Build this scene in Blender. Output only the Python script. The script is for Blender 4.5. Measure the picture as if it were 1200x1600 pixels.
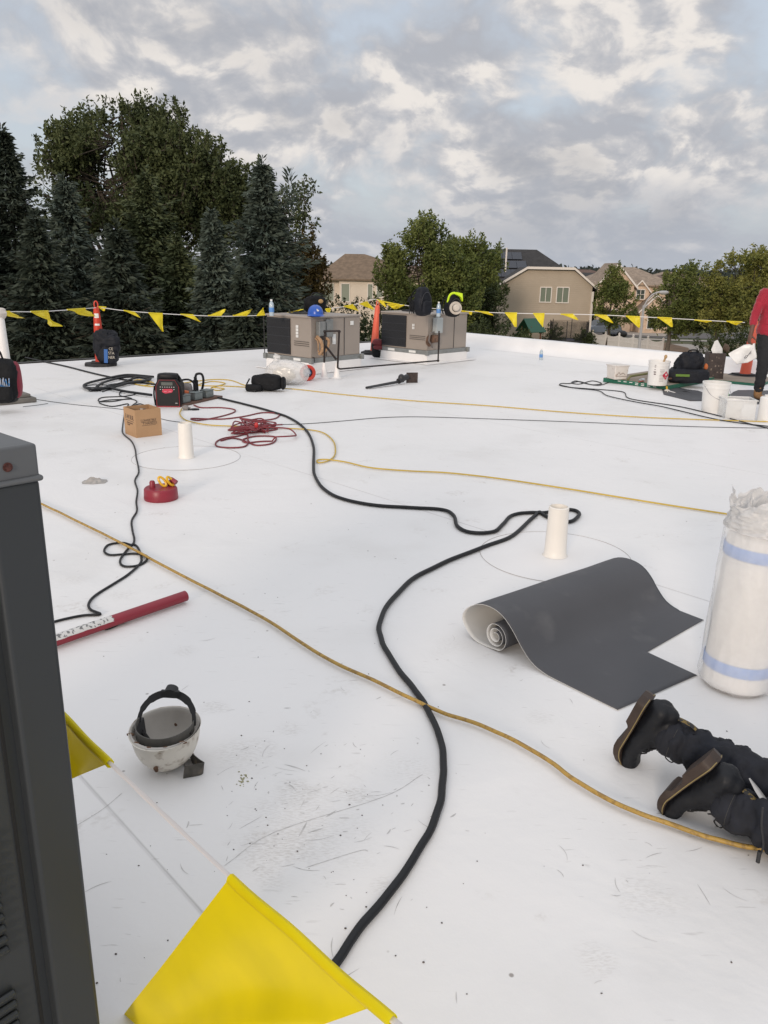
import bpy, math, random
import numpy as np
from mathutils import Vector, Matrix, noise
R_ = math.radians
sc = bpy.context.scene
for o in list(bpy.data.objects): bpy.data.objects.remove(o)
# ---------------------------------------------------------------- camera
EYE = 1.6; PITCH = R_(17.0); ROLL = R_(1.1); FOC = 1240.0
cp, sp_, cr, sr = math.cos(PITCH), math.sin(PITCH), math.cos(ROLL), math.sin(ROLL)
FW = Vector((0, cp, -sp_)); RR0 = Vector((1, 0, 0)); UU0 = Vector((0, sp_, cp))
RT = RR0*cr + UU0*sr; UP = UU0*cr - RR0*sr
cam = bpy.data.cameras.new('camera'); camo = bpy.data.objects.new('camera', cam); sc.collection.objects.link(camo)
cam.sensor_fit = 'VERTICAL'; cam.sensor_height = 24; cam.lens = FOC/1600*24
cam.clip_start = 0.05; cam.clip_end = 3000
camo.matrix_world = Matrix(((RT.x, UP.x, -FW.x, 0), (RT.y, UP.y, -FW.y, 0), (RT.z, UP.z, -FW.z, EYE), (0, 0, 0, 1)))
sc.camera = camo
sc.render.resolution_x = 768; sc.render.resolution_y = 1024
# ---------------------------------------------------------------- sky
SUN_AZ = R_(251)      # direction TO the sun, measured from +X counter-clockwise (behind the camera, left)
SUN_EL = R_(15)
w = bpy.data.worlds.new('World'); sc.world = w; w.use_nodes = True
nt = w.node_tree; N = nt.nodes; L = nt.links
bg = N['Background']
def nd(t, **k):
    n = N.new(t)
    for a, b in k.items(): setattr(n, a, b)
    return n
def mth(op, a, b=None, c=None, clamp=False):
    n = N.new('ShaderNodeMath'); n.operation = op; n.use_clamp = clamp
    for i, v in enumerate((a, b, c)):
        if v is None: continue
        if isinstance(v, (int, float)): n.inputs[i].default_value = v
        else: L.new(v, n.inputs[i])
    return n.outputs[0]
def mixc(f, a, b):
    n = N.new('ShaderNodeMix'); n.data_type = 'RGBA'
    for s, v in ((n.inputs[0], f), (n.inputs[6], a), (n.inputs[7], b)):
        if isinstance(v, (int, float)): s.default_value = v
        elif isinstance(v, tuple): s.default_value = (*v, 1)
        else: L.new(v, s)
    return n.outputs[2]
def ramp(v, lo, hi, smooth=True):
    n = N.new('ShaderNodeMapRange'); n.interpolation_type = 'SMOOTHSTEP' if smooth else 'LINEAR'
    L.new(v, n.inputs[0]); n.inputs[1].default_value = lo; n.inputs[2].default_value = hi
    return n.outputs[0]
def nz(vec, scale, detail=6, rough=.55, dist=0.0):
    n = N.new('ShaderNodeTexNoise'); L.new(vec, n.inputs['Vector']); n.inputs['Scale'].default_value = scale
    n.inputs['Detail'].default_value = detail; n.inputs['Roughness'].default_value = rough; n.inputs['Distortion'].default_value = dist
    return n.outputs[0]
sky = nd('ShaderNodeTexSky', sky_type='NISHITA', sun_disc=False)
sky.sun_elevation = SUN_EL; sky.sun_rotation = math.pi/2 - SUN_AZ; sky.air_density = 1.0; sky.dust_density = 2.0
tc = nd('ShaderNodeTexCoord'); sx = nd('ShaderNodeSeparateXYZ'); L.new(tc.outputs['Generated'], sx.inputs[0])
zz = mth('MAXIMUM', sx.outputs[2], 0.0); den = mth('ADD', zz, 0.52)
cx = nd('ShaderNodeCombineXYZ'); L.new(mth('DIVIDE', sx.outputs[0], den), cx.inputs[0]); L.new(mth('DIVIDE', sx.outputs[1], den), cx.inputs[1])
cx.inputs[2].default_value = 3.6
pv = cx.outputs[0]
def off(vec, x, y, z):
    n = N.new('ShaderNodeVectorMath'); n.operation = 'ADD'; L.new(vec, n.inputs[0]); n.inputs[1].default_value = (x, y, z); return n.outputs[0]
wn = N.new('ShaderNodeTexNoise'); L.new(pv, wn.inputs['Vector']); wn.inputs['Scale'].default_value = 3.0; wn.inputs['Detail'].default_value = 3
wv = N.new('ShaderNodeVectorMath'); wv.operation = 'MULTIPLY_ADD'; L.new(wn.outputs['Color'], wv.inputs[0]); wv.inputs[1].default_value = (.16, .16, 0); L.new(pv, wv.inputs[2]); pw = wv.outputs[0]
def cloud(vec): return mth('ADD', mth('MULTIPLY', nz(vec, 3.3, 8, .55), .66), mth('MULTIPLY', nz(off(vec, 4, 8, 1), 9.0, 7, .54), .34))
den1 = cloud(pw)
den2 = cloud(off(pw, -.012, .034, .012))     # the same clouds a little towards the light: gives their lit and shaded sides
big = nz(off(pv, 2.3, 2.6, 0), 1.8, 3, .5)
cov = ramp(mth('ADD', den1, mth('MULTIPLY', mth('SUBTRACT', big, .5), .55)), .34, .50)
lit = ramp(mth('SUBTRACT', den1, den2), -.055, .06)
thick = ramp(mth('ADD', mth('MULTIPLY', den1, .55), mth('MULTIPLY', big, 1.0)), .78, .95)
shade = mixc(lit, (.405, .418, .455), (.61, .594, .592))
hi = mth('MULTIPLY', ramp(mth('SUBTRACT', den1, den2), .0, .055), ramp(den1, .46, .56))
shade = mixc(mth('MULTIPLY', hi, .62), shade, (.84, .785, .725))
shade = mixc(mth('MULTIPLY', thick, .5), shade, (.285, .295, .325))
skm = N.new('ShaderNodeVectorMath'); skm.operation = 'SCALE'; L.new(sky.outputs[0], skm.inputs[0]); skm.inputs['Scale'].default_value = .03
blue = N.new('ShaderNodeVectorMath'); blue.operation = 'ADD'; L.new(skm.outputs[0], blue.inputs[0]); blue.inputs[1].default_value = (.41, .435, .48)
col = mixc(cov, blue.outputs[0], shade)
# low down everything melts into a pale band; overhead an overcast sky is brighter than at the horizon
col = mixc(mth('MULTIPLY', ramp(zz, .14, -.03), .8), col, (.395, .425, .485))
gain = mth('ADD', 1.0, mth('MULTIPLY', ramp(zz, .30, 1.0, False), 1.0))
col = mixc(ramp(zz, .30, .6), col, (.485, .495, .52))
fin = N.new('ShaderNodeVectorMath'); fin.operation = 'SCALE'; L.new(col, fin.inputs[0]); L.new(gain, fin.inputs['Scale'])
ten = N.new('ShaderNodeVectorMath'); ten.operation = 'SCALE'; L.new(fin.outputs[0], ten.inputs[0]); ten.inputs['Scale'].default_value = 10.0
L.new(ten.outputs[0], bg.inputs[0]); bg.inputs[1].default_value = 0.1
# ---------------------------------------------------------------- sun
sl = bpy.data.lights.new('sun', 'SUN'); sl.energy = 1.5; sl.angle = R_(11); sl.color = (1, .85, .71)
so = bpy.data.objects.new('sun', sl); sc.collection.objects.link(so)
sdir = Vector((math.cos(SUN_AZ)*math.cos(SUN_EL), math.sin(SUN_AZ)*math.cos(SUN_EL), math.sin(SUN_EL)))
so.rotation_euler = sdir.to_track_quat('Z', 'Y').to_euler()
sc.view_settings.view_transform = 'Standard'; sc.view_settings.look = 'None'; sc.view_settings.exposure = 0.17; sc.view_settings.gamma = 1
sc.view_settings.use_curve_mapping = False

# ---------------------------------------------------------------- pixel -> place helpers
def ray(px, py): return FW*FOC + RT*(px-600) + UP*(800-py)
def g(px, py, z=0.0):
    d = ray(px, py); t = (z-EYE)/d.z; return Vector((d.x*t, d.y*t, z))
def at(px, py, Y):
    d = ray(px, py); t = Y/d.y; return Vector((d.x*t, Y, EYE+d.z*t))
def onp(px, py, A, B):
    d = ray(px, py); nx, ny = B[1]-A[1], -(B[0]-A[0])
    t = (A[0]*nx+A[1]*ny)/(d.x*nx+d.y*ny); return Vector((d.x*t, d.y*t, EYE+d.z*t))

# ---------------------------------------------------------------- materials
MATS = {}
def mat(name, col, rough=.6, metal=0., var=.0, vs=8., bump=0., bs=40., col2=None, cs=3., lo=.45, hi=.6, spec=.5, trans=0., coord='Object', bdist=.01, sheen=0.):
    """principled material: base colour with slow noise variation, an optional second colour in patches, and noise bump"""
    if name in MATS: return MATS[name]
    m = bpy.data.materials.new(name); m.use_nodes = True; t = m.node_tree; n = t.nodes; l = t.links
    b = n['Principled BSDF']; b.inputs['Base Color'].default_value = (*col, 1); b.inputs['Roughness'].default_value = rough
    b.inputs['Metallic'].default_value = metal; b.inputs['Specular IOR Level'].default_value = spec
    if sheen: b.inputs['Sheen Weight'].default_value = sheen
    tcn = n.new('ShaderNodeTexCoord'); src = tcn.outputs[coord]
    def noi(s, d=5):
        x = n.new('ShaderNodeTexNoise'); l.new(src, x.inputs['Vector']); x.inputs['Scale'].default_value = s; x.inputs['Detail'].default_value = d; return x.outputs[0]
    def mx(f, a, c, mode='MIX'):
        x = n.new('ShaderNodeMix'); x.data_type = 'RGBA'; x.blend_type = mode
        for s, v in ((x.inputs[0], f), (x.inputs[6], a), (x.inputs[7], c)):
            if isinstance(v, (int, float)): s.default_value = v
            elif isinstance(v, tuple): s.default_value = (*v, 1)
            else: l.new(v, s)
        return x.outputs[2]
    cur = tuple(col)
    if var:
        mr = n.new('ShaderNodeMapRange'); l.new(noi(vs), mr.inputs[0]); mr.inputs[1].default_value = .3; mr.inputs[2].default_value = .7
        cur = mx(mr.outputs[0], tuple(max(0, c*(1-var)) for c in col), tuple(min(1, c*(1+var)) for c in col))
    if col2:
        mr = n.new('ShaderNodeMapRange'); l.new(noi(cs, 8), mr.inputs[0]); mr.inputs[1].default_value = lo; mr.inputs[2].default_value = hi
        cur = mx(mr.outputs[0], cur, col2)
    if not isinstance(cur, tuple): l.new(cur, b.inputs['Base Color'])
    if bump:
        bp = n.new('ShaderNodeBump'); bp.inputs['Strength'].default_value = bump; bp.inputs['Distance'].default_value = bdist
        l.new(noi(bs, 6), bp.inputs['Height']); l.new(bp.outputs[0], b.inputs['Normal'])
    if trans:
        out = n['Material Output']; tr = n.new('ShaderNodeBsdfTranslucent'); ms = n.new('ShaderNodeMixShader'); ms.inputs[0].default_value = trans
        if isinstance(cur, tuple): tr.inputs[0].default_value = (*cur, 1)
        else: l.new(cur, tr.inputs[0])
        l.new(b.outputs[0], ms.inputs[1]); l.new(tr.outputs[0], ms.inputs[2]); l.new(ms.outputs[0], out.inputs[0])
    MATS[name] = m; return m
def leafmat(name, c1, c2, trans=.25, scale=.5):
    if name in MATS: return MATS[name]
    m = bpy.data.materials.new(name); m.use_nodes = True; t = m.node_tree; n = t.nodes; l = t.links
    b = n['Principled BSDF']; b.inputs['Roughness'].default_value = .65; b.inputs['Specular IOR Level'].default_value = .25
    ge = n.new('ShaderNodeNewGeometry'); tcn = n.new('ShaderNodeTexCoord'); x = n.new('ShaderNodeTexNoise'); l.new(tcn.outputs['Object'], x.inputs['Vector']); x.inputs['Scale'].default_value = scale
    x.inputs['Detail'].default_value = 3
    a = n.new('ShaderNodeMath'); a.operation = 'MULTIPLY_ADD'; l.new(ge.outputs['Random Per Island'], a.inputs[0]); a.inputs[1].default_value = .55
    s2 = n.new('ShaderNodeMapRange'); l.new(x.outputs[0], s2.inputs[0]); s2.inputs[1].default_value = .35; s2.inputs[2].default_value = .65; s2.inputs[4].default_value = .6
    l.new(s2.outputs[0], a.inputs[2])
    mx = n.new('ShaderNodeMix'); mx.data_type = 'RGBA'; l.new(a.outputs[0], mx.inputs[0]); mx.inputs[6].default_value = (*c1, 1); mx.inputs[7].default_value = (*c2, 1)
    l.new(mx.outputs[2], b.inputs['Base Color'])
    tr = n.new('ShaderNodeBsdfTranslucent'); l.new(mx.outputs[2], tr.inputs[0]); ms = n.new('ShaderNodeMixShader'); ms.inputs[0].default_value = trans
    l.new(b.outputs[0], ms.inputs[1]); l.new(tr.outputs[0], ms.inputs[2]); l.new(ms.outputs[0], n['Material Output'].inputs[0])
    MATS[name] = m; return m

# ---------------------------------------------------------------- mesh builder
class MB:
    def __init__(s, T=None): s.v = []; s.f = []; s.m = []; s.T = T; s.mi = 0
    def add(s, vs, fs, T=None):
        b = len(s.v); M = T if T is not None else s.T
        s.v += [tuple(M @ Vector(p)) for p in vs] if M is not None else [tuple(p) for p in vs]
        s.f += [tuple(b+i for i in q) for q in fs]; s.m += [s.mi]*len(fs); return s
    def box(s, c, d, T=None, rz=0, taper=1.0):
        x, y, z = d[0]/2, d[1]/2, d[2]/2; t = taper
        V = [(-x,-y,-z),(x,-y,-z),(x,y,-z),(-x,y,-z),(-x*t,-y*t,z),(x*t,-y*t,z),(x*t,y*t,z),(-x*t,y*t,z)]
        cs, sn = math.cos(rz), math.sin(rz)
        V = [(c[0]+a*cs-b*sn, c[1]+a*sn+b*cs, c[2]+q) for a, b, q in V]
        return s.add(V, [(0,3,2,1),(4,5,6,7),(0,1,5,4),(1,2,6,5),(2,3,7,6),(3,0,4,7)], T)
    def cyl(s, p0, p1, r0, r1=None, n=16, caps=True, T=None):
        p0, p1 = Vector(p0), Vector(p1); r1 = r0 if r1 is None else r1
        d = (p1-p0); q = d.to_track_quat('Z', 'Y') if d.length > 1e-9 else Matrix.Identity(3).to_quaternion()
        V = []
        for p, r in ((p0, r0), (p1, r1)):
            for i in range(n):
                a = 2*math.pi*i/n; V.append(p + q @ Vector((math.cos(a)*r, math.sin(a)*r, 0)))
        F = [(i, (i+1) % n, n+(i+1) % n, n+i) for i in range(n)]
        if caps: F += [tuple(range(n-1, -1, -1)), tuple(range(n, 2*n))]
        return s.add(V, F, T)
    def tube(s, pts, r, n=8, closed=False, T=None, caps=True, flat=1.0):
        pts = [Vector(p) for p in pts]; k = len(pts); V = []; F = []
        rs = r if isinstance(r, (list, tuple)) else [r]*k
        up = Vector((0, 0, 1)); prev = None
        for i, p in enumerate(pts):
            a = pts[(i-1) % k] if (closed or i > 0) else p; b = pts[(i+1) % k] if (closed or i < k-1) else p
            t = (b-a).normalized() if (b-a).length > 1e-9 else Vector((1, 0, 0))
            if prev is None:
                u = up.cross(t); u = u.normalized() if u.length > 1e-3 else Vector((1, 0, 0))
            else:
                u = prev - t*prev.dot(t); u = u.normalized() if u.length > 1e-6 else prev
            prev = u; v2 = t.cross(u)
            for j in range(n):
                an = 2*math.pi*j/n; V.append(p + (u*math.cos(an) + v2*math.sin(an)*flat)*rs[i])
        m = k if closed else k-1
        for i in range(m):
            i2 = (i+1) % k
            for j in range(n): F.append((i*n+j, i*n+(j+1) % n, i2*n+(j+1) % n, i2*n+j))
        if caps and not closed: F += [tuple(range(n-1, -1, -1)), tuple(range((k-1)*n, k*n))]
        return s.add(V, F, T)
    def lathe(s, prof, n=32, T=None, c=(0, 0, 0), amp=0, seed=0, wob=3.0):
        V = []; F = []
        for r, z in prof:
            for i in range(n):
                a = 2*math.pi*i/n; rr = r
                if amp and r > 1e-4: rr = r*(1+amp*noise.noise(Vector((math.cos(a)*wob, math.sin(a)*wob, z*wob*4+seed))))
                V.append((c[0]+math.cos(a)*rr, c[1]+math.sin(a)*rr, c[2]+z))
        for k in range(len(prof)-1):
            for i in range(n): F.append((k*n+i, k*n+(i+1) % n, (k+1)*n+(i+1) % n, (k+1)*n+i))
        return s.add(V, F, T)
    def prism(s, pts, h, T=None, z0=0):
        n = len(pts); V = [(p[0], p[1], z0) for p in pts] + [(p[0], p[1], z0+h) for p in pts]
        F = [tuple(range(n-1, -1, -1)), tuple(range(n, 2*n))] + [(i, (i+1) % n, n+(i+1) % n, n+i) for i in range(n)]
        return s.add(V, F, T)
    def grid(s, fn, nu, nv, T=None, thick=0.0):
        V = []; F = []
        for i in range(nu+1):
            for j in range(nv+1): V.append(Vector(fn(i/nu, j/nv)))
        W = nv+1
        for i in range(nu):
            for j in range(nv): F.append((i*W+j, (i+1)*W+j, (i+1)*W+j+1, i*W+j+1))
        if thick:
            nr = [Vector((0, 0, 0)) for _ in V]
            for q in F:
                nn = (V[q[1]]-V[q[0]]).cross(V[q[3]]-V[q[0]])
                for k in q: nr[k] += nn
            B = len(V); V = V + [V[k]-nr[k].normalized()*thick for k in range(B)]
            F2 = [tuple(B+k for k in reversed(q)) for q in F]
            edge = [(i*W, (i+1)*W) for i in range(nu)] + [((i+1)*W+nv, i*W+nv) for i in range(nu)] + [(j+1, j) for j in range(nv)] + [(nu*W+j, nu*W+j+1) for j in range(nv)]
            F3 = [(b, a, a+B, b+B) for a, b in edge]
            return s.add(V, F + F2 + F3, T)
        return s.add(V, F, T)
    def ball(s, c, rad, n=16, m=10, e=1.0, T=None, amp=0.0, fr=3.0, seed=0.0, zmin=None):
        """superellipsoid blob; e<1 boxier; amp = noise displacement in metres"""
        a, b, h = (rad, rad, rad) if isinstance(rad, (int, float)) else rad
        sg = lambda x, p: math.copysign(abs(x)**p, x)
        V = []; F = []
        for k in range(m+1):
            ph = -math.pi/2 + math.pi*k/m
            for i in range(n):
                th = 2*math.pi*i/n
                p = Vector((a*sg(math.cos(ph), e)*sg(math.cos(th), e), b*sg(math.cos(ph), e)*sg(math.sin(th), e), h*sg(math.sin(ph), e)))
                if amp: p = p*(1 + amp/max(a, b, h)*(noise.noise(p*fr*4+Vector((seed, seed*2, 0)))*1.3 + (.35-abs(noise.noise(p*fr*9+Vector((seed, 0, 5))))*1.8)*.8 + (.3-abs(noise.noise(p*fr*22+Vector((3, seed, 5))))*1.6)*.35))
                p = p + Vector(c)
                if zmin is not None: p.z = max(zmin, p.z)
                V.append(p)
        for k in range(m):
            for i in range(n): F.append((k*n+i, k*n+(i+1) % n, (k+1)*n+(i+1) % n, (k+1)*n+i))
        return s.add(V, F, T)
    def text(s, body, size, T, depth=.001, sx=1.0, align='CENTER'):
        cu = bpy.data.curves.new('t', 'FONT'); cu.body = body; cu.size = size; cu.extrude = depth; cu.align_x = align; cu.align_y = 'CENTER'
        cu.resolution_u = 2
        o = bpy.data.objects.new('t', cu); sc.collection.objects.link(o)
        dg = bpy.context.evaluated_depsgraph_get(); me = bpy.data.meshes.new_from_object(o.evaluated_get(dg))
        s.add([(v.co.x*sx, v.co.y, v.co.z) for v in me.vertices], [tuple(p.vertices) for p in me.polygons], T)
        bpy.data.objects.remove(o); bpy.data.curves.remove(cu); bpy.data.meshes.remove(me); return s
    def build(s, name, mats, parent=None, smooth=35, bevel=0, seg=2, loc=None, rot=None, sub=0, weld=0):
        me = bpy.data.meshes.new(name); me.from_pydata(s.v, [], s.f)
        mats = mats if isinstance(mats, (list, tuple)) else [mats]
        for m in mats: me.materials.append(m)
        if len(mats) > 1: me.polygons.foreach_set('material_index', s.m)
        me.validate(); me.update()
        if smooth:
            me.polygons.foreach_set('use_smooth', [True]*len(me.polygons)); me.set_sharp_from_angle(angle=R_(smooth))
        o = bpy.data.objects.new(name, me); sc.collection.objects.link(o)
        if parent: o.parent = parent
        if loc is not None: o.location = loc
        if rot is not None: o.rotation_euler = rot
        if weld:
            d = o.modifiers.new('weld', 'WELD'); d.merge_threshold = weld
        if bevel:
            d = o.modifiers.new('bevel', 'BEVEL'); d.width = bevel; d.segments = seg; d.limit_method = 'ANGLE'; d.angle_limit = R_(40)
        if sub:
            d = o.modifiers.new('sub', 'SUBSURF'); d.levels = sub; d.render_levels = sub
        return o
def TM(loc=(0, 0, 0), rz=0, rx=0, ry=0, s=1.0):
    return Matrix.Translation(loc) @ Matrix.Rotation(rz, 4, 'Z') @ Matrix.Rotation(ry, 4, 'Y') @ Matrix.Rotation(rx, 4, 'X') @ Matrix.Scale(s, 4)
def thing(name, label, cat, loc=(0, 0, 0), rz=0, group=None, rx=0, ry=0):
    o = bpy.data.objects.new(name, None); sc.collection.objects.link(o); o.empty_display_size = .1
    o.location = loc; o.rotation_euler = (rx, ry, rz); o['label'] = label; o['category'] = cat
    if group: o['group'] = group
    return o
def tag(o, label=None, cat=None, group=None, kind=None):
    if label: o['label'] = label
    if cat: o['category'] = cat
    if group: o['group'] = group
    if kind: o['kind'] = kind
    return o
def dup(root, loc, rz, label, group=None, scale=None):
    kids = [c for c in bpy.data.objects if c.parent == root]
    r = root.copy(); sc.collection.objects.link(r); r.location = loc; r.rotation_euler = (0, 0, rz); r['label'] = label
    if group: r['group'] = group
    if scale: r.scale = scale if isinstance(scale, tuple) else (scale,)*3
    for ch in kids:
        c = ch.copy(); sc.collection.objects.link(c); c.parent = r
        for gch in [q for q in bpy.data.objects if q.parent == ch]:
            d = gch.copy(); sc.collection.objects.link(d); d.parent = c
    return r
def spline(P, per=8, closed=False):
    P = [Vector(p) for p in P]; n = len(P); out = []
    rng = range(n if closed else n-1)
    for i in rng:
        p1, p2 = P[i], P[(i+1) % n]
        p0 = P[(i-1) % n] if (closed or i > 0) else p1 - (p2-p1); p3 = P[(i+2) % n] if (closed or i < n-2) else p2 + (p2-p1)
        for k in range(per):
            t = k/per; t2, t3 = t*t, t*t*t
            out.append(.5*((2*p1) + (p2-p0)*t + (2*p0-5*p1+4*p2-p3)*t2 + (3*p1-p0-3*p2+p3)*t3))
    if not closed: out.append(P[-1])
    return out
def bake(o):
    dg = bpy.context.evaluated_depsgraph_get(); me = bpy.data.meshes.new_from_object(o.evaluated_get(dg)); o.modifiers.clear()
    old = o.data; o.data = me; bpy.data.meshes.remove(old); return o
def blob(name, caps, m, parent=None, voxel=.015, smooth=6, wr=0.0, wsz=.06, balls=(), seed=0):
    """one continuous surface grown round tapered capsules and ellipsoids, with cloth wrinkles of depth wr"""
    b = MB()
    for p0, r0, p1, r1 in caps:
        b.ball(p0, r0, 12, 8); b.ball(p1, r1, 12, 8); b.cyl(p0, p1, r0, r1, 12)
    for c, r in balls: b.ball(c, r, 16, 10)
    o = b.build(name, m, parent, smooth=0)
    d = o.modifiers.new('r', 'REMESH'); d.mode = 'VOXEL'; d.voxel_size = voxel
    d = o.modifiers.new('s', 'SMOOTH'); d.iterations = smooth; d.factor = .5
    bake(o); me = o.data
    if wr:
        for v in me.vertices:
            p = v.co; n1 = noise.noise(Vector((p.x/wsz+seed, p.y/wsz, p.z/wsz*1.8)))
            n2 = noise.noise(Vector((p.x/wsz*2.3, p.y/wsz*2.3+seed, p.z/wsz*3.1)))
            v.co = p + v.normal*wr*((1-abs(n1)*3)*.8 + n2*.7)
    me.polygons.foreach_set('use_smooth', [True]*len(me.polygons)); me.update()
    return o
# ================================================================ SETTING
GZ = -5.3
def axis(a): return Vector((math.cos(R_(a)), math.sin(R_(a)), 0))
UL = axis(43.0)       # along the left roof edge
UR = axis(-47.0)      # along the right roof edge
m_lawn = mat('lawn', (.075, .085, .032), .95, var=.35, vs=.12, col2=(.16, .12, .06), cs=.05, lo=.5, hi=.62)
b = MB(); b.grid(lambda u, v: ((u-.5)*2400, -200+v*2200, GZ-.2 + .0*u), 8, 8); tag(b.build('lawn', m_lawn), kind='structure')
m_road = mat('road_asphalt', (.115, .105, .10), .9, var=.15, vs=1.5); m_conc = mat('path_concrete', (.36, .32, .28), .9, var=.12, vs=1.0)
m_dirt = mat('mulch', (.17, .105, .06), .95, var=.3, vs=.6)
def strip(name, pts, wd, z, m, kb=False):
    P = spline([Vector((x, y, z)) for x, y in pts], 6); V = []; F = []
    for i, p in enumerate(P):
        t = (P[min(i+1, len(P)-1)]-P[max(i-1, 0)]).normalized(); n = Vector((-t.y, t.x, 0))
        V += [p+n*wd/2, p-n*wd/2]
    for i in range(len(P)-1): F.append((2*i, 2*i+1, 2*i+3, 2*i+2))
    b = MB(); b.add(V, F); return tag(b.build(name, m, smooth=0), kind='structure')
pz = lambda x, y: tuple(g(x, y, GZ)[:2])
strip('road', [(-40, 128), (5, 113), pz(960, 519), pz(1060, 521.5), pz(1150, 523), (60, 108), (110, 118)], 9, GZ-.17, m_road)
strip('sidewalk', [pz(900, 524), pz(960, 525.5), pz(1050, 529), pz(1120, 531), (52, 88)], 2.0, GZ-.15, m_conc)
strip('path', [pz(1062, 535), pz(1085, 540), pz(1100, 552), pz(1108, 575), pz(1112, 640)], 2.2, GZ-.16, m_conc)
strip('driveway', [pz(1010, 511), pz(1000, 522)], 6, GZ-.14, m_conc)
b = MB(); b.prism([tuple(pz(x, y)) for x, y in ((985, 560), (1000, 543), (1040, 533), (1075, 541), (1092, 556), (1090, 575))], .05, z0=GZ-.195); tag(b.build('mulch_bed', m_dirt), kind='structure')

# ---------------- the low building whose roof we stand on
m_wall = mat('roof_building_brick', (.33, .22, .16), .9, var=.2, vs=3)
# membrane: white TPO, with scuffs, specks and faint lap seams
CORN = Vector((.62, 19.35, 0))
def membrane_mat():
    m = bpy.data.materials.new('white_membrane'); m.use_nodes = True; t = m.node_tree; n = t.nodes; l = t.links
    P = n['Principled BSDF']; P.inputs['Roughness'].default_value = .48; P.inputs['Specular IOR Level'].default_value = .35
    tcn = n.new('ShaderNodeTexCoord'); src = tcn.outputs['Object']
    def noi(s, d=6, vec=None, ds=0, r=.55):
        x = n.new('ShaderNodeTexNoise'); l.new(vec or src, x.inputs['Vector']); x.inputs['Scale'].default_value = s; x.inputs['Detail'].default_value = d
        x.inputs['Distortion'].default_value = ds; x.inputs['Roughness'].default_value = r; return x.outputs[0]
    def mr(v, a, c, o0=0, o1=1):
        x = n.new('ShaderNodeMapRange'); x.interpolation_type = 'SMOOTHSTEP'; l.new(v, x.inputs[0])
        for i, q in enumerate((a, c, o0, o1)): x.inputs[i+1].default_value = q
        return x.outputs[0]
    def ma(op, a, c):
        x = n.new('ShaderNodeMath'); x.operation = op
        for i, v in enumerate((a, c)):
            if isinstance(v, (int, float)): x.inputs[i].default_value = v
            else: l.new(v, x.inputs[i])
        return x.outputs[0]
    def mx(f, a, c):
        x = n.new('ShaderNodeMix'); x.data_type = 'RGBA'
        for s, v in ((x.inputs[0], f), (x.inputs[6], a), (x.inputs[7], c)):
            if isinstance(v, (int, float)): s.default_value = v
            elif isinstance(v, tuple): s.default_value = (*v, 1)
            else: l.new(v, s)
        return x.outputs[2]
    def mapd(rz, sc_):
        x = n.new('ShaderNodeMapping'); l.new(src, x.inputs[0]); x.inputs['Rotation'].default_value = (0, 0, rz); x.inputs['Scale'].default_value = sc_; return x.outputs[0]
    c = mx(mr(noi(.55, 4), .35, .65), (.80, .785, .775), (.775, .765, .755))
    c = mx(ma('MULTIPLY', mr(noi(1.1, 5), .52, .70), .22), c, (.60, .575, .55))            # broad foot-traffic film
    blot = ma('MULTIPLY', mr(noi(3.2, 7, None, .4), .61, .74), mr(noi(38, 4), .42, .62))
    c = mx(ma('MULTIPLY', blot, .55), c, (.48, .44, .40))                                    # rubbed knee and boot prints
    for rz, k, lo in ((.5, 9, .66), (1.7, 7, .675), (2.6, 11, .68)):                          # streaks in three directions
        st = mr(noi(k, 3, mapd(rz, (1, 7, 1)), .2), lo, lo+.06)
        c = mx(ma('MULTIPLY', ma('MULTIPLY', st, mr(noi(1.3, 3), .42, .6)), .42), c, (.42, .40, .38))
    vo = n.new('ShaderNodeTexVoronoi'); l.new(src, vo.inputs['Vector']); vo.inputs['Scale'].default_value = 9
    sp = ma('MULTIPLY', mr(vo.outputs['Distance'], .075, .04), mr(noi(2.2, 4), .5, .6))
    c = mx(ma('MULTIPLY', sp, .8), c, (.22, .19, .17))
    # knee, hand and boot rubs where the crew has been working
    n9 = ma('SUBTRACT', noi(9, 4), .5); grains = [mr(noi(60, 3, mapd(a_, (1, 3.2, 1)), .4), .40, .66) for a_ in (.5, 1.4, 2.5)]
    for k, (px, py, r_, am) in enumerate(((335, 1105, .060, .5), (455, 1140, .055, .45), (462, 1235, .065, .6), (560, 1245, .055, .6), (600, 1390, .05, .4), (290, 1015, .06, .35), (190, 930, .08, .35), (430, 1330, .13, .5), (930, 1500, .06, .35), (640, 1200, .10, .25), (115, 905, .08, .3), (385, 1180, .12, .35), (480, 1290, .22, .35), (1010, 1400, .10, .25), (840, 1120, .06, .3), (700, 1010, .10, .2))):
        q = g(px, py) - CORN; vm = n.new('ShaderNodeVectorMath'); vm.operation = 'DISTANCE'; l.new(src, vm.inputs[0]); vm.inputs[1].default_value = q
        edge = ma('ADD', vm.outputs['Value'], ma('MULTIPLY', n9, r_*1.8))
        grain = grains[k % 3]
        c = mx(ma('MULTIPLY', ma('MULTIPLY', mr(edge, r_*1.25, r_*.25), grain), am), c, (.50, .47, .44))
    # lap seams every 3 m
    ro = n.new('ShaderNodeMapping'); l.new(src, ro.inputs[0]); ro.inputs['Rotation'].default_value = (0, 0, R_(47))
    se = n.new('ShaderNodeSeparateXYZ'); l.new(ro.outputs[0], se.inputs[0])
    fr = ma('FRACT', ma('MULTIPLY', ma('ADD', se.outputs[1], 101.35), 1/3.0), 0)
    seam = ma('MULTIPLY', mr(ma('ABSOLUTE', ma('SUBTRACT', fr, .5), 0), .0032, .0008), mr(noi(1.7, 3), .3, .6, .3, 1))
    c = mx(ma('MULTIPLY', seam, .55), c, (.45, .43, .42))
    l.new(c, P.inputs['Base Color'])
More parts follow.
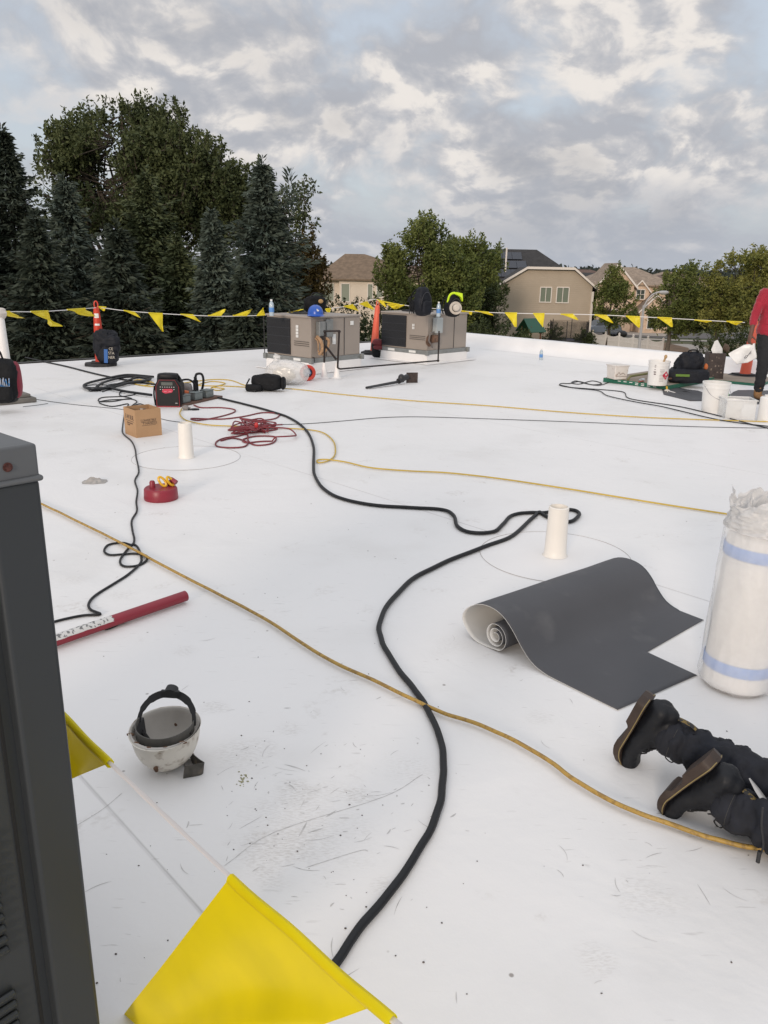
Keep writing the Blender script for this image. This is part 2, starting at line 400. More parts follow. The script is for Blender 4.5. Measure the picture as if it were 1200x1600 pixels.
    bp = n.new('ShaderNodeBump'); bp.inputs['Strength'].default_value = .4; bp.inputs['Distance'].default_value = .02
    l.new(ma('ADD', ma('ADD', ma('MULTIPLY', noi(1.6, 4, None, .6), 1.5), ma('MULTIPLY', noi(24, 4), .12)), ma('MULTIPLY', mr(fr, .5, .502), .4)), bp.inputs['Height']); l.new(bp.outputs[0], P.inputs['Normal'])
    return m
m_mem = membrane_mat()
m_memp = mat('membrane_plain', (.80, .785, .775), .5, var=.03, vs=2, bump=.15, bs=6)
LFT = CORN - UL*34; RGT = CORN + UR*34
bld = thing('low_building', 'low flat-roofed brick building with the white membrane roof everyone works on', 'building', CORN)
Bl = bld.matrix_basis.inverted() if False else Matrix.Translation(-CORN)
b = MB(Bl); FAR = CORN - UL*34 + UR*34
b.add([LFT, CORN, RGT, FAR], [(0, 3, 2, 1)])
roof = b.build('roof_membrane', m_mem, bld, smooth=0)
b = MB(Bl)
for A, B_, in ((LFT, CORN), (CORN, RGT), (RGT, FAR), (FAR, LFT)):
    d = (B_-A).normalized(); nn = Vector((-d.y, d.x, 0)); c = (A+B_)/2 + nn*.04
    b.box((c.x, c.y, (GZ-.3-.06)/2), ((B_-A).length-.02, .2, abs(GZ-.3)-.1), rz=math.atan2(d.y, d.x))
b.build('brick_wall', m_wall, bld, smooth=0)
# left edge: low metal drip edge, right edge: raised cant curb wrapped in membrane
m_edge = mat('edge_metal_dark', (.05, .048, .045), .5, .3, var=.2)
b = MB(Bl); d = UL; nn = Vector((-d.y, d.x, 0)); c = (LFT+CORN)/2 + nn*.10; b.box((c.x, c.y, -.05), (34, .12, .13), rz=math.atan2(d.y, d.x)); b.build('drip_edge', m_edge, bld, smooth=0)
prof = [(0, .002), (.10, .02), (.24, .13), (.30, .245), (.34, .26), (.52, .262), (.56, .23), (.56, -.1)]
b = MB(Bl); nn = Vector((-UR.y, UR.x, 0)); S = CORN - UR*.3 - nn*.3; n_ = 48
def cf(u, v):
    i = v*(len(prof)-1); k = min(int(i), len(prof)-2); f = i-k; a, z = prof[k][0]*(1-f)+prof[k+1][0]*f, prof[k][1]*(1-f)+prof[k+1][1]*f
    p = S + UR*(34.3*u) + nn*a; wv = .006*noise.noise(Vector((u*60, v*3, 0))); return (p.x, p.y, z + wv*(1 if v > .1 else 0))
b.grid(cf, 90, 7); b.build('parapet_curb', m_memp, bld, smooth=50)
# scuffs, slivers and crumbs on the membrane round the work spot
random.seed(4)
m_scuf = mat('scuff_grey', (.52, .505, .49), .6, var=.2, vs=30); m_crumb = mat('crumb_dark', (.10, .08, .07), .8, var=.5, vs=20)
b = MB(Bl)
def sliver(c, a, ln, wd, bend=.0, z=.0006):
    V = []; F = []; k = 7
    for i in range(k+1):
        t = i/k; s = (t-.5)*ln; o = bend*ln*(t-.5)**2; ww = wd*math.sin(math.pi*t)**.7*(.7+.6*random.random())+.0002
        ux, uy = math.cos(a), math.sin(a)
        for sg in (-1, 1): V.append((c.x+ux*s-uy*(o+sg*ww), c.y+uy*s+ux*(o+sg*ww), z))
    for i in range(k): F.append((2*i, 2*i+2, 2*i+3, 2*i+1))
    b.add(V, F)
for i in range(95):
    p = g(random.gauss(500, 90), random.gauss(1255, 75)); sliver(p, random.gauss(.6, .7), random.choice((.012, .02, .03, .045, .08))*random.uniform(.5, 1.2), random.choice((.0006, .001, .0025)), random.uniform(-.35, .35), .0004+.000001*i)
for i in range(60):
    p = g(random.uniform(90, 1190), random.uniform(720, 1580)); sliver(p, random.uniform(0, 3.14), random.uniform(.01, .08), random.uniform(.0004, .0012), random.uniform(-.6, .6), .0006+.000001*i)
for P_ in (((352, 1352), (430, 1300), (600, 1245), (660, 1210)), ((480, 1355), (560, 1330), (575, 1330)), ((120, 1290), (160, 1265), (190, 1240))):
    q = spline([g(*p) for p in P_], 5)
    for i in range(len(q)-1):
        a = math.atan2(q[i+1].y-q[i].y, q[i+1].x-q[i].x); sliver((q[i]+q[i+1])/2, a, (q[i+1]-q[i]).length*1.3, .0009, 0, .0008+.000001*i)
tag(b.build('scuff_marks', m_scuf, bld, smooth=0), kind='stuff')
b = MB(Bl)
def crumb(p, r):
    b.ball((p.x, p.y, r*.35), (r, r*random.uniform(.5, 1), r*.4), 6, 4, amp=r*.3, fr=1/r*.3, seed=random.random()*9)
for i in range(45): crumb(g(random.gauss(420, 100), random.gauss(1240, 70)), random.uniform(.0008, .003))
for i in range(110): crumb(g(random.uniform(70, 1190), 640+940*random.random()**.8), random.uniform(.001, .0035))
tag(b.build('debris_crumbs', m_crumb, bld, smooth=30), kind='stuff')
b = MB(Bl)
for i in range(26): crumb(g(random.gauss(380, 5), random.gauss(1217, 5)), random.uniform(.002, .0045))
b.build('sealant_crumbs', mat('crumb_olive', (.36, .34, .20), .8, var=.4, vs=60), bld, smooth=30)
# ================================================================ TREES
m_bark = mat('bark', (.07, .055, .042), .95, var=.3, vs=6, bump=.6, bs=20); m_barkg = mat('bark_grey', (.13, .11, .09), .95, var=.3, vs=6)
def leaves_mesh(name, C, D, Ln, Wd, m, parent, rng, curl=.25):
    """one leaf-shaped face (folded diamond) per entry; C base points, D directions (unit), Ln lengths, Wd widths"""
    n = len(C); rnd = rng.normal(size=(n, 3)); S = np.cross(D, rnd); S /= np.linalg.norm(S, axis=1, keepdims=True)+1e-9
    Nn = np.cross(D, S)
    mid = C + D*(Ln*.45)[:, None]
    V = np.empty((n, 4, 3)); V[:, 0] = C; V[:, 1] = mid + S*(Wd*.5)[:, None] + Nn*(Wd*curl)[:, None]; V[:, 2] = C + D*Ln[:, None]; V[:, 3] = mid - S*(Wd*.5)[:, None] + Nn*(Wd*curl)[:, None]
    me = bpy.data.meshes.new(name); me.vertices.add(n*4); me.vertices.foreach_set('co', V.reshape(-1).astype(np.float32))
    me.loops.add(n*4); me.loops.foreach_set('vertex_index', np.arange(n*4, dtype=np.int32))
    me.polygons.add(n); me.polygons.foreach_set('loop_start', (np.arange(n)*4).astype(np.int32)); me.materials.append(m)
    me.update(calc_edges=True); me.validate()
    o = bpy.data.objects.new(name, me); sc.collection.objects.link(o); o.parent = parent; return o
def spruce(loc, h, r, m, label, seed, dens=1.0, zlow=.06, tops=1, droop=.35, kind='spruce_tree', group='spruces beyond the left roof edge', lw=1.0):
    rng = np.random.default_rng(seed); random.seed(seed)
    t = thing(kind, label, 'tree', loc, 0, group); b = MB(); b.tube([(0, 0, 0), (.05, 0, h*.5), (0, .03, h*.97)], [h*.017, h*.010, .02], 8)
    C = []; D = []; Ln = []; Wd = []
    z = h*zlow; 
    while z < h*.985:
        f = (z/h-zlow)/(1-zlow); rr = r*max(.03, (1-f)**.82)*(1 if f > .12 else .8+.2*f/.12)
        nb = int((11*(1-f)+5)*dens)
        for k in range(nb):
            az = rng.uniform(0, 6.283); ln = rr*rng.uniform(.62, 1.12)*(1+.16*math.sin(az*3+seed+f*9)); up0 = rng.uniform(.0, .35)*(f) - droop*(1-f)*rng.uniform(.3, 1)
            bd = np.array([math.cos(az), math.sin(az), 0]); z0 = z+rng.uniform(-.18, .18)
            ns = max(4, int(ln/.13)); 
            pt = lambda q: np.array([0, 0, z0]) + bd*ln*q + np.array([0, 0, 1])*(ln*(up0*q + .18*q*q))
            b.tube([pt(0), pt(.5), pt(.95)], [.03*ln/2+.008, .015, .004], 4, caps=False)
            for i in range(ns):
                q = (i+rng.uniform(.2, 1))/ns
                if q < .12: continue
                P = pt(q); wdt = (.55*(1-q)+.14)*min(1, ln/1.6)
                for s in range(7 if q > .3 else 5):
                    side = rng.uniform(-1, 1); lat = np.array([-bd[1], bd[0], 0])*side
                    d = bd*rng.uniform(.35, .9) + lat*rng.uniform(.4, 1.1) + np.array([0, 0, rng.uniform(-.42, .22)]); d /= np.linalg.norm(d)
                    C.append(P+lat*wdt*rng.uniform(0, .7)+rng.normal(size=3)*.03); D.append(d); Ln.append(rng.uniform(.20, .36)*(.6+.4*min(1, ln/1.4))); Wd.append(rng.uniform(.045, .085)*lw)
        z += rng.uniform(.24, .36)*(h/11)
    for tp in range(tops):       # leader shoots
        tx = 0 if tp == 0 else .9; ty = 0
        for i in range(140 if tp else 60):
            zz_ = h - (1.6 if tp else .9)*rng.uniform(0, 1) - (.35 if tp else 0); a = rng.uniform(0, 6.28); rr = (h-zz_)*.30
            C.append(np.array([tx+math.cos(a)*rr*rng.uniform(0, .7), ty+math.sin(a)*rr*rng.uniform(0, .7), zz_])); d = np.array([math.cos(a)*.7, math.sin(a)*.7, .6]); D.append(d/np.linalg.norm(d)); Ln.append(.24); Wd.append(.07)
    # dense inner sprays that close the crown round the trunk
    ni = int(9000*dens*h/11); f = rng.uniform(0, 1, ni)**1.25; zi = h*(zlow+(1-zlow)*f*.97); ri = r*np.maximum(.05, (1-f)**.85)*rng.uniform(.08, .80, ni); ai = rng.uniform(0, 6.283, ni)
    Ci = np.stack([np.cos(ai)*ri, np.sin(ai)*ri, zi], 1); Di = np.stack([np.cos(ai+rng.normal(size=ni)*.7), np.sin(ai+rng.normal(size=ni)*.7), rng.uniform(-.7, .25, ni)], 1); Di /= np.linalg.norm(Di, axis=1, keepdims=True)
    C = np.concatenate([np.array(C), Ci]); D = np.concatenate([np.array(D), Di]); Ln = np.concatenate([np.array(Ln), rng.uniform(.2, .38, ni)]); Wd = np.concatenate([np.array(Wd), rng.uniform(.06, .12, ni)])
    b.build('trunk', m_bark, t, smooth=60)
    leaves_mesh('foliage', C, D, Ln, Wd, m, t, rng, .15); return t
def broad(loc, h, lobes, m, label, seed, n=16000, leaf=.13, trunk=.16, th=.35, gap=.5, kind='broadleaf_tree', group=None, spread=.35, upw=.5, bark=None, twigs=True, cat='tree', shell=.55, ragged=.0):
    """lobes: (x,y,z,rx,ry,rz) ellipsoids in local metres; sprays of leaves on twigs inside them"""
    rng = np.random.default_rng(seed); t = thing(kind, label, cat, loc, 0, group); b = MB()
    vol = np.array([l[3]*l[4]*l[5] for l in lobes])**.75; pr = vol/vol.sum(); ntw = max(10, n//22); base = np.array([0, 0, h*th])
    C = []; D = []; Ln = []; Wd = []
    if trunk:
        b.tube([(0, 0, 0), (.04*h*.3, 0, h*th*.6), (0, 0, h*th), (0, .0, h*.8)], [trunk*1.25, trunk, trunk*.85, trunk*.15], 10)
        for l in lobes:
            e = Vector((l[0], l[1], l[2])); s = Vector((0, 0, h*th*rng.uniform(.8, 1.3))); mid = s.lerp(e, .5)+Vector((0, 0, -.04*h))
            b.tube([s, mid, e], [trunk*.5, trunk*.34, trunk*.1], 6, caps=False)
    ctr = np.array([0, 0, h*.45])
    for k in range(ntw):
        l = lobes[rng.choice(len(lobes), p=pr)]; c0 = np.array(l[:3]); rad = np.array(l[3:])
        u = rng.normal(size=3); u /= np.linalg.norm(u); rr = rng.uniform(0, 1)**(1-shell)
        pn = c0+u*rad*rr
        nv = noise.noise(Vector((pn[0]*gap+seed, pn[1]*gap, pn[2]*gap)))
        if nv < -.16+.10*rng.normal(): continue
        if ragged: pn = pn + u*rad*ragged*max(0, rng.normal()*.5)
        out = pn-ctr; out = out/(np.linalg.norm(out)+1e-6); dr = out*.8+np.array([0, 0, upw])+rng.normal(size=3)*.35; dr /= np.linalg.norm(dr)
        tl = spread*rng.uniform(.7, 1.6)
        st = pn-dr*tl*.6
        if twigs and trunk and k % 3 == 0:
            ci = Vector(c0); b.tube([ci.lerp(Vector(st), .25), Vector(st), Vector(pn+dr*tl*.3)], [.03, .015, .005], 4, caps=False)
        kk = 22; q = rng.uniform(0, 1, kk); cc = st+dr*(q*tl)[:, None]+rng.normal(size=(kk, 3))*tl*.20*(1.15-q)[:, None]
        dd = dr*.5+rng.normal(size=(kk, 3))*.75; dd[:, 2] -= .18; dd /= np.linalg.norm(dd, axis=1, keepdims=True)
        C.append(cc); D.append(dd); Ln.append(leaf*rng.uniform(.7, 1.4, kk)); Wd.append(leaf*rng.uniform(.4, .7, kk))
    if trunk: b.build('trunk', bark or m_bark, t, smooth=60)
    leaves_mesh('crown' if trunk else 'foliage', np.concatenate(C), np.concatenate(D), np.concatenate(Ln), np.concatenate(Wd), m, t, rng); return t
def base_at(px, Y): p = at(px, 420, Y); return (p.x, Y, GZ-.2)
def topz(px, py, Y): return at(px, py, Y).z-(GZ-.2)
L_sp1 = leafmat('needles_dark', (.017, .025, .018), (.07, .088, .064), .05); L_sp2 = leafmat('needles_blue', (.030, .045, .035), (.115, .142, .112), .05)
L_sp3 = leafmat('needles_green', (.030, .046, .022), (.11, .13, .06), .05); L_dk = leafmat('leaves_locust', (.042, .058, .024), (.115, .135, .055), .2)
L_gr = leafmat('leaves_maple', (.05, .08, .022), (.19, .215, .062), .22); L_ye = leafmat('leaves_turning', (.09, .12, .03), (.30, .29, .08), .25)
L_or = leafmat('leaves_autumn', (.05, .06, .018), (.16, .10, .03), .2); L_sh = leafmat('leaves_shrub', (.022, .035, .015), (.075, .095, .035), .15)
L_far = leafmat('leaves_far', (.030, .040, .036), (.055, .068, .058), .1, .05)
def SP(px, py, Y, r, m, label, seed, **k): spruce(base_at(px, Y), topz(px, py, Y), r, m, label, seed, **k)
SP(27, 194, 30, 3.3, L_sp1, 'tall dark spruce at the far left, open branches against the sky', 11, dens=1.25, lw=1.25)
SP(112, 275, 27.5, 3.0, L_sp2, 'blue-grey spruce with a thin broken top, right of the tall far left spruce', 12, dens=1.05)
SP(236, 262, 31, 3.9, L_sp3, 'broad dark green spruce hidden under the big leafy crown', 13, dens=1.15)
SP(334, 330, 25.5, 1.9, L_sp2, 'short blue spruce with a pointed tip in front of the darker trees', 14, dens=1.15)
SP(414, 246, 28.5, 3.7, L_sp2, 'wide blue spruce with two pointed tops, rightmost spruce', 15, dens=1.1, tops=2)
SP(62, 330, 24.5, 2.6, L_sp1, 'low black-green spruce behind the flag line between the two left stands', 16, dens=1.0)
SP(186, 345, 24.5, 3.0, L_sp1, 'low dark spruce directly behind the left orange stand', 17, dens=1.1)
SP(278, 372, 27, 2.8, L_sp3, 'low green spruce left of the short blue spruce', 18, dens=1.1)
SP(378, 425, 23.6, 1.8, L_sp1, 'small dark spruce left of the left rooftop unit', 20, dens=1.1)
SP(-60, 300, 28, 3, L_sp1, 'dark spruce cut by the left picture edge', 21, dens=.8)
Yb = 36; h_ = topz(190, 150, Yb)
def lob(px, py, Y, rx, ry, rz, bx): p = at(px, py, Y); return (p.x-bx[0], p.y-bx[1], p.z-bx[2], rx, ry, rz)
B0 = base_at(215, Yb)
broad(B0, h_, [lob(185, 222, Yb, 2.5, 2, 1.5, B0), lob(125, 245, Yb, 1.9, 1.6, 1.2, B0), lob(235, 235, Yb, 2.2, 2, 1.7, B0), lob(290, 265, Yb, 2.0, 2, 1.5, B0), lob(330, 300, Yb, 1.9, 1.6, 1.6, B0),
      lob(110, 320, Yb, 1.7, 1.6, 1.5, B0), lob(150, 290, Yb, 2.0, 2, 1.8, B0), lob(95, 270, Yb, 1.0, 1, 1.0, B0), lob(310, 245, Yb, 1.0, 1, .9, B0), lob(360, 290, Yb, 1.1, 1, 1.0, B0), lob(240, 190, Yb, 1.6, 1, 1.0, B0), lob(165, 235, Yb+1.2, 1.9, 1.2, 1.5, B0), lob(195, 265, Yb+1.2, 1.9, 1.2, 1.5, B0), lob(140, 325, Yb+1.2, 1.7, 1.2, 1.2, B0), lob(170, 300, Yb-1.5, 1.6, .8, 1.3, B0), lob(200, 325, Yb-1.5, 1.6, .8, 1.2, B0), lob(85, 310, Yb, 1.0, 1, 1.3, B0),  lob(200, 300, Yb, 3.0, 2, 1.8, B0), lob(270, 340, Yb, 2.6, 2, 2, B0), lob(350, 350, Yb, 1.6, 1.5, 1.6, B0), lob(190, 182, Yb, 1.3, 1, .6, B0), lob(100, 205, Yb, .8, .8, .5, B0)],
      L_dk, 'huge spreading leafy tree rising above all the spruces', 31, n=125000, leaf=.165, trunk=.26, th=.45, gap=.45, spread=.5, upw=.7, ragged=.3)
B0 = base_at(445, 36)
broad(B0, topz(445, 290, 36), [lob(470, 300, 36, .9, .8, .5, B0), lob(440, 330, 36, 1.0, 1, .9, B0), lob(478, 335, 36, .6, .6, .5, B0), lob(440, 380, 36, 1.4, 1, 1.2, B0), lob(400, 300, 36, 1.2, 1, 1.2, B0)],
      L_dk, 'thin wispy leafy branches sticking out right of the twin-topped spruce', 32, n=4200, leaf=.16, trunk=.14, th=.6, gap=.8, spread=.6, ragged=.3)
B0 = base_at(488, 33)
broad(B0, topz(488, 350, 33), [lob(488, 375, 33, .55, .6, .6, B0), lob(480, 410, 33, .9, .8, .8, B0), lob(497, 450, 33, .75, .8, .9, B0), lob(470, 470, 33, 1.1, 1, 1.3, B0)],
      L_or, 'small tree with orange tinted leaves at the right end of the left tree row', 33, n=11000, leaf=.12, trunk=.1, th=.5, gap=.9, spread=.3, upw=.9)
# understorey behind the left edge
for i, (px, Y, wv, hh, lb) in enumerate(((20, 33, 4, 4.6, 'dense dark undergrowth behind the far left stand'), (120, 34, 4, 4.8, 'dense dark undergrowth behind the left orange stand'), (230, 34, 4, 5, 'dark undergrowth below the big leafy tree'), (330, 33, 4, 4.8, 'dark undergrowth behind the short blue spruce'), (430, 33, 3.2, 4.6, 'dark undergrowth behind the left rooftop unit'))):
    broad(base_at(px, Y), hh, [(dx, 0, hh*z, 1.7, 1.4, 1.4) for dx in (-2.2, 0, 2.2) for z in (.3, .7)], L_sp3, lb, 40+i, n=7000, leaf=.26, trunk=0, gap=.5, spread=.5, kind='shrub', group='undergrowth below the left trees', cat='shrub', shell=.3)
# middle: maple pair behind the right unit
B0 = base_at(672, 62)
broad(B0, topz(672, 335, 62), [lob(668, 365, 62, 1.6, 2, 1.4, B0), lob(690, 390, 62, 1.9, 2, 1.5, B0), lob(648, 400, 62, 2.2, 2, 1.7, B0), lob(625, 430, 62, 2.1, 2, 1.6, B0), lob(672, 430, 62, 3.2, 2.6, 2.2, B0), lob(708, 430, 62, 1.9, 2, 2.0, B0), lob(655, 470, 62, 3.4, 2.6, 2.0, B0), lob(705, 470, 62, 2.6, 2.4, 2, B0), lob(615, 395, 62, .9, .8, .5, B0)],
      L_gr, 'full round-topped green maple behind the right rooftop unit', 51, n=52000, leaf=.24, trunk=.25, th=.3, gap=.4, spread=.75, upw=.9)
B0 = base_at(735, 70)
broad(B0, topz(735, 362, 70), [lob(728, 385, 70, 1.8, 2, 1.2, B0), lob(748, 405, 70, 2.1, 2, 1.5, B0), lob(768, 415, 70, 1.1, 1.5, 1.3, B0), lob(735, 440, 70, 2.8, 2.4, 2, B0), lob(762, 450, 70, 1.3, 1.6, 1.5, B0), lob(715, 395, 70, 1.5, 1.5, 1.2, B0)],
      L_gr, 'looser olive tree between the green maple and the beige gabled house', 52, n=10500, leaf=.25, trunk=.22, th=.4, gap=.5, spread=.8, ragged=.2)
B0 = base_at(765, 68)
broad(B0, topz(765, 440, 68), [lob(757, 475, 68, 1.8, 1.6, 1.5, B0), lob(780, 460, 68, .9, 1.2, 1.0, B0), lob(770, 500, 68, 2.0, 1.6, 1.2, B0), lob(745, 495, 68, 1.8, 1.5, 1.6, B0)],
      L_sh, 'small open tree against the left end of the beige gabled house', 53, n=7500, leaf=.22, trunk=.1, th=.3, gap=.7, spread=.6)
# right side
B0 = base_at(960, 82)
broad(B0, topz(960, 415, 82), [lob(961, 430, 82, 1.0, 1, 1.2, B0), lob(958, 452, 82, 1.7, 1.6, 1.5, B0), lob(970, 465, 82, 1.8, 1.6, 1.4, B0), lob(948, 472, 82, 1.6, 1.6, 1.4, B0), lob(962, 490, 82, 2.4, 2, 1.5, B0)],
      L_gr, 'upright green tree in front of the tan brick house', 54, n=13000, leaf=.24, trunk=.14, th=.25, gap=.6, spread=.55, upw=1.0)
B0 = base_at(1057, 74)
broad(B0, topz(1085, 403, 74), [lob(1090, 425, 74, 1.3, 1.4, 1.1, B0), lob(1070, 440, 74, 2.0, 1.8, 1.4, B0), lob(1098, 455, 74, 2.0, 1.8, 1.6, B0), lob(1045, 465, 74, 2.0, 1.8, 1.5, B0), lob(1078, 480, 74, 2.8, 2, 1.6, B0), lob(1035, 490, 74, 1.4, 1.6, 1.2, B0), lob(1060, 505, 74, 2.4, 2, 1.1, B0), lob(1100, 500, 74, 2.0, 1.8, 1.2, B0)],
      L_gr, 'wide maple with a bare trunk right of the street lamp', 55, n=24000, leaf=.25, trunk=.17, th=.28, gap=.5, spread=.6, upw=.9, bark=m_barkg)
B0 = base_at(1133, 70)
broad(B0, topz(1140, 398, 70), [lob(1128, 430, 70, 1.6, 1.5, 1.4, B0), lob(1150, 425, 70, 1.7, 1.6, 1.6, B0), lob(1140, 460, 70, 2.6, 2, 1.8, B0), lob(1160, 480, 70, 2.2, 2, 1.8, B0), lob(1130, 495, 70, 2.0, 1.8, 1.4, B0)],
      L_ye, 'yellowing maple between the wide maple and the standing worker', 56, n=19000, leaf=.24, trunk=.17, th=.3, gap=.5, spread=.6, upw=.9)
B0 = base_at(1190, 66)
broad(B0, topz(1190, 385, 66), [lob(1180, 410, 66, 1.4, 1.5, 1.2, B0), lob(1205, 415, 66, 2.0, 1.8, 1.6, B0), lob(1190, 445, 66, 2.4, 2, 1.8, B0), lob(1215, 480, 66, 2.8, 2, 2, B0), lob(1180, 485, 66, 2, 2, 1.6, B0)],
      L_ye, 'tallest yellow-green maple, directly behind the standing worker', 57, n=20000, leaf=.24, trunk=.17, th=.3, gap=.5, spread=.6, upw=.9)
# shrubs
def shrub(px, py, Y, rx, rz, lb, seed, m=None, n=3500, leaf=.16, grp='garden shrubs beyond the roof'):
    p = at(px, py, Y); hh = p.z-(GZ-.2)
    return broad((p.x, Y, GZ-.2), hh, [(0, 0, hh-rz, rx, rx*.8, rz), (rx*.3, .2, hh*.35, rx*.95, rx*.8, hh*.35)], m or L_sh, lb, seed, n=n, leaf=leaf, trunk=0, gap=.9, spread=.35, kind='shrub', group=grp, cat='shrub', shell=.45)
shrub(520, 462, 58, 1.9, 1.4, 'leafy shrub under the left windows of the brown roofed house', 61); shrub(552, 455, 58, 2.0, 1.6, 'tallest shrub below the brown roofed house', 62)
shrub(590, 464, 55, 2.0, 1.5, 'shrub just left of the middle orange stand', 63); shrub(625, 480, 50, 2.0, 1.3, 'dark shrub just right of the middle orange stand', 64)
shrub(745, 498, 46, 1.5, .8, 'low juniper behind the right rooftop unit corner', 65, n=5000, leaf=.14); shrub(785, 503, 46, 1.7, .8, 'low spreading juniper left of the playset', 66, n=5000, leaf=.14); shrub(812, 508, 47, 1.0, .6, 'smallest juniper beside the playset', 67)
shrub(860, 503, 79, 1.3, 1.1, 'round dark bush behind the trampoline net', 68); shrub(915, 512, 78, 1.1, .9, 'round dark bush right of the trampoline', 69)
shrub(1150, 505, 64, 2.2, 1.6, 'dark hedge clump right of the footpath', 70, n=6000); shrub(1118, 528, 72, 2.0, .6, 'low dark hedge along the sidewalk', 71)
shrub(545, 490, 40, 1.6, 1.2, 'dark shrub right above the left rooftop unit', 72, n=5000); shrub(500, 485, 42, 1.4, 1.2, 'dark shrub behind the blue helmet', 73, n=4000)
shrub(1190, 515, 60, 1.8, 1.4, 'dark shrub behind the standing worker', 74, n=4000)
# far wood on the horizon: a mass nobody could count
rng = np.random.default_rng(5); n = 60000; a = rng.uniform(R_(38), R_(125), n); rr = rng.uniform(330, 560, n)
hh = 8.2+2.6*np.array([noise.noise(Vector((x*40, y*.01, 0))) for x, y in zip(a, rr)])+rng.normal(size=n)*.4
zz_ = GZ+hh*rng.uniform(0, 1, n)**.5; C = np.stack([np.cos(a)*rr, np.sin(a)*rr, zz_], 1); D = rng.normal(size=(n, 3)); D /= np.linalg.norm(D, axis=1, keepdims=True)
tag(leaves_mesh('distant_wood', C, D, rng.uniform(1.2, 2.4, n), rng.uniform(.8, 1.6, n), L_far, None, rng), 'dark line of distant trees along the horizon', 'woodland', kind='stuff')
# ================================================================ HOUSES
def siding(name, c, pitch=.2, st=.5):
    m = mat(name, c, .75, var=.05, vs=.8); t = m.node_tree; n = t.nodes; l = t.links
    tcn = n.new('ShaderNodeTexCoord'); s = n.new('ShaderNodeSeparateXYZ'); l.new(tcn.outputs['Object'], s.inputs[0])
    a = n.new('ShaderNodeMath'); a.operation = 'DIVIDE'; l.new(s.outputs[2], a.inputs[0]); a.inputs[1].default_value = pitch
    f = n.new('ShaderNodeMath'); f.operation = 'FRACT'; l.new(a.outputs[0], f.inputs[0])
    bp = n.new('ShaderNodeBump'); bp.inputs['Strength'].default_value = st; bp.inputs['Distance'].default_value = .05; l.new(f.outputs[0], bp.inputs['Height']); l.new(bp.outputs[0], n['Principled BSDF'].inputs['Normal'])
    return m
def shingle(name, c): return mat(name, c, .9, var=.22, vs=2.2, bump=.5, bs=7, bdist=.05)
m_sid1 = siding('siding_beige', (.46, .385, .30)); m_sid2 = siding('siding_cream', (.68, .59, .49)); m_brk = mat('tan_brick', (.60, .45, .33), .9, var=.12, vs=2.5)
m_rf1 = shingle('shingle_brown', (.175, .125, .085)); m_rf2 = shingle('shingle_charcoal', (.035, .034, .035)); m_rf3 = shingle('shingle_tan', (.27, .21, .16)); m_rf4 = shingle('shingle_red_brown', (.12, .075, .06))
m_trim = mat('trim_white', (.74, .68, .62), .6); m_glass = mat('window_glass', (.045, .06, .05), .12, spec=.8); m_blind = mat('window_blind', (.16, .19, .14), .4, spec=.6)
m_solar = mat('solar_panel', (.022, .026, .038), .35, spec=.5)
def window(par, x, y, z, w_, h_, rz, cols=2, rows=1, pane=None):
    """frame on the wall face with its outward normal along local -y turned by rz; the pane is its child"""
    T = TM((x, y, z), rz); f = MB(T); t = .09
    f.box((0, -.03, h_/2), (w_+.02, .10, t)); f.box((0, -.03, -h_/2), (w_+.1, .14, t))
    f.box((-w_/2, -.03, 0), (t, .10, h_-t-.004)); f.box((w_/2, -.03, 0), (t, .10, h_-t-.004))
    for i in range(1, cols): f.box((-w_/2+w_*i/cols, -.02, 0), (.06, .08, h_-t-.004))
    for i in range(1, rows): f.box((0, -.017, -h_/2+h_*i/rows), (w_-t-.004, .07, .05))
    o = f.build('window', m_trim, par, smooth=0); p = MB(T); p.box((0, -.004, 0), (w_-t-.01, .02, h_-t-.01)); p.build('pane', pane or m_glass, o, smooth=0); return o
def hip(b, x0, x1, y0, y1, ze, zr, ov=.45, ridge=None, rh=.18):
    """hip roof over the rectangle; ridge=(xa,ya,xb,yb)"""
    x0 -= ov; x1 += ov; y0 -= ov; y1 += ov; xa, ya, xb, yb = ridge
    V = [(x0, y0, ze), (x1, y0, ze), (x1, y1, ze), (x0, y1, ze), (xa, ya, zr), (xb, yb, zr)]
    V += [(x0, y0, ze-rh), (x1, y0, ze-rh), (x1, y1, ze-rh), (x0, y1, ze-rh)]
    b.add(V, [(0, 1, 5, 4), (1, 2, 5), (2, 3, 4, 5), (3, 0, 4), (6, 7, 1, 0), (7, 8, 2, 1), (8, 9, 3, 2), (9, 6, 0, 3), (9, 8, 7, 6)])
def gable(b, x0, x1, y0, y1, ze, zr, axis_y=True, ov=.35, rh=.16):
    """gable roof, ridge along y (axis_y) or x"""
    if axis_y:
        xm = (x0+x1)/2; s = (zr-ze)/((x1-x0)/2); X0 = x0-ov; X1 = x1+ov; Z0 = ze-s*ov
        P = [(X0, Z0), (xm, zr), (X1, Z0), (X1, Z0-rh), (xm, zr-rh), (X0, Z0-rh)]; mk = lambda a, z, q: (a, q, z); q0, q1 = y0-ov, y1
    else:
        ym = (y0+y1)/2; s = (zr-ze)/((y1-y0)/2); X0 = y0-ov; X1 = y1+ov; Z0 = ze-s*ov
        P = [(X0, Z0), (ym, zr), (X1, Z0), (X1, Z0-rh), (ym, zr-rh), (X0, Z0-rh)]; mk = lambda a, z, q: (q, a, z); q0, q1 = x0-ov, x1+ov
    V = [mk(a, z, q0) for a, z in P]+[mk(a, z, q1) for a, z in P]
    F = [(i, (i+1) % 6, 6+(i+1) % 6, 6+i) for i in range(6)] + [(5, 4, 1, 0), (4, 3, 2, 1), (6, 7, 10, 11), (7, 8, 9, 10)]
    b.add(V, F)
HZ = GZ-.2
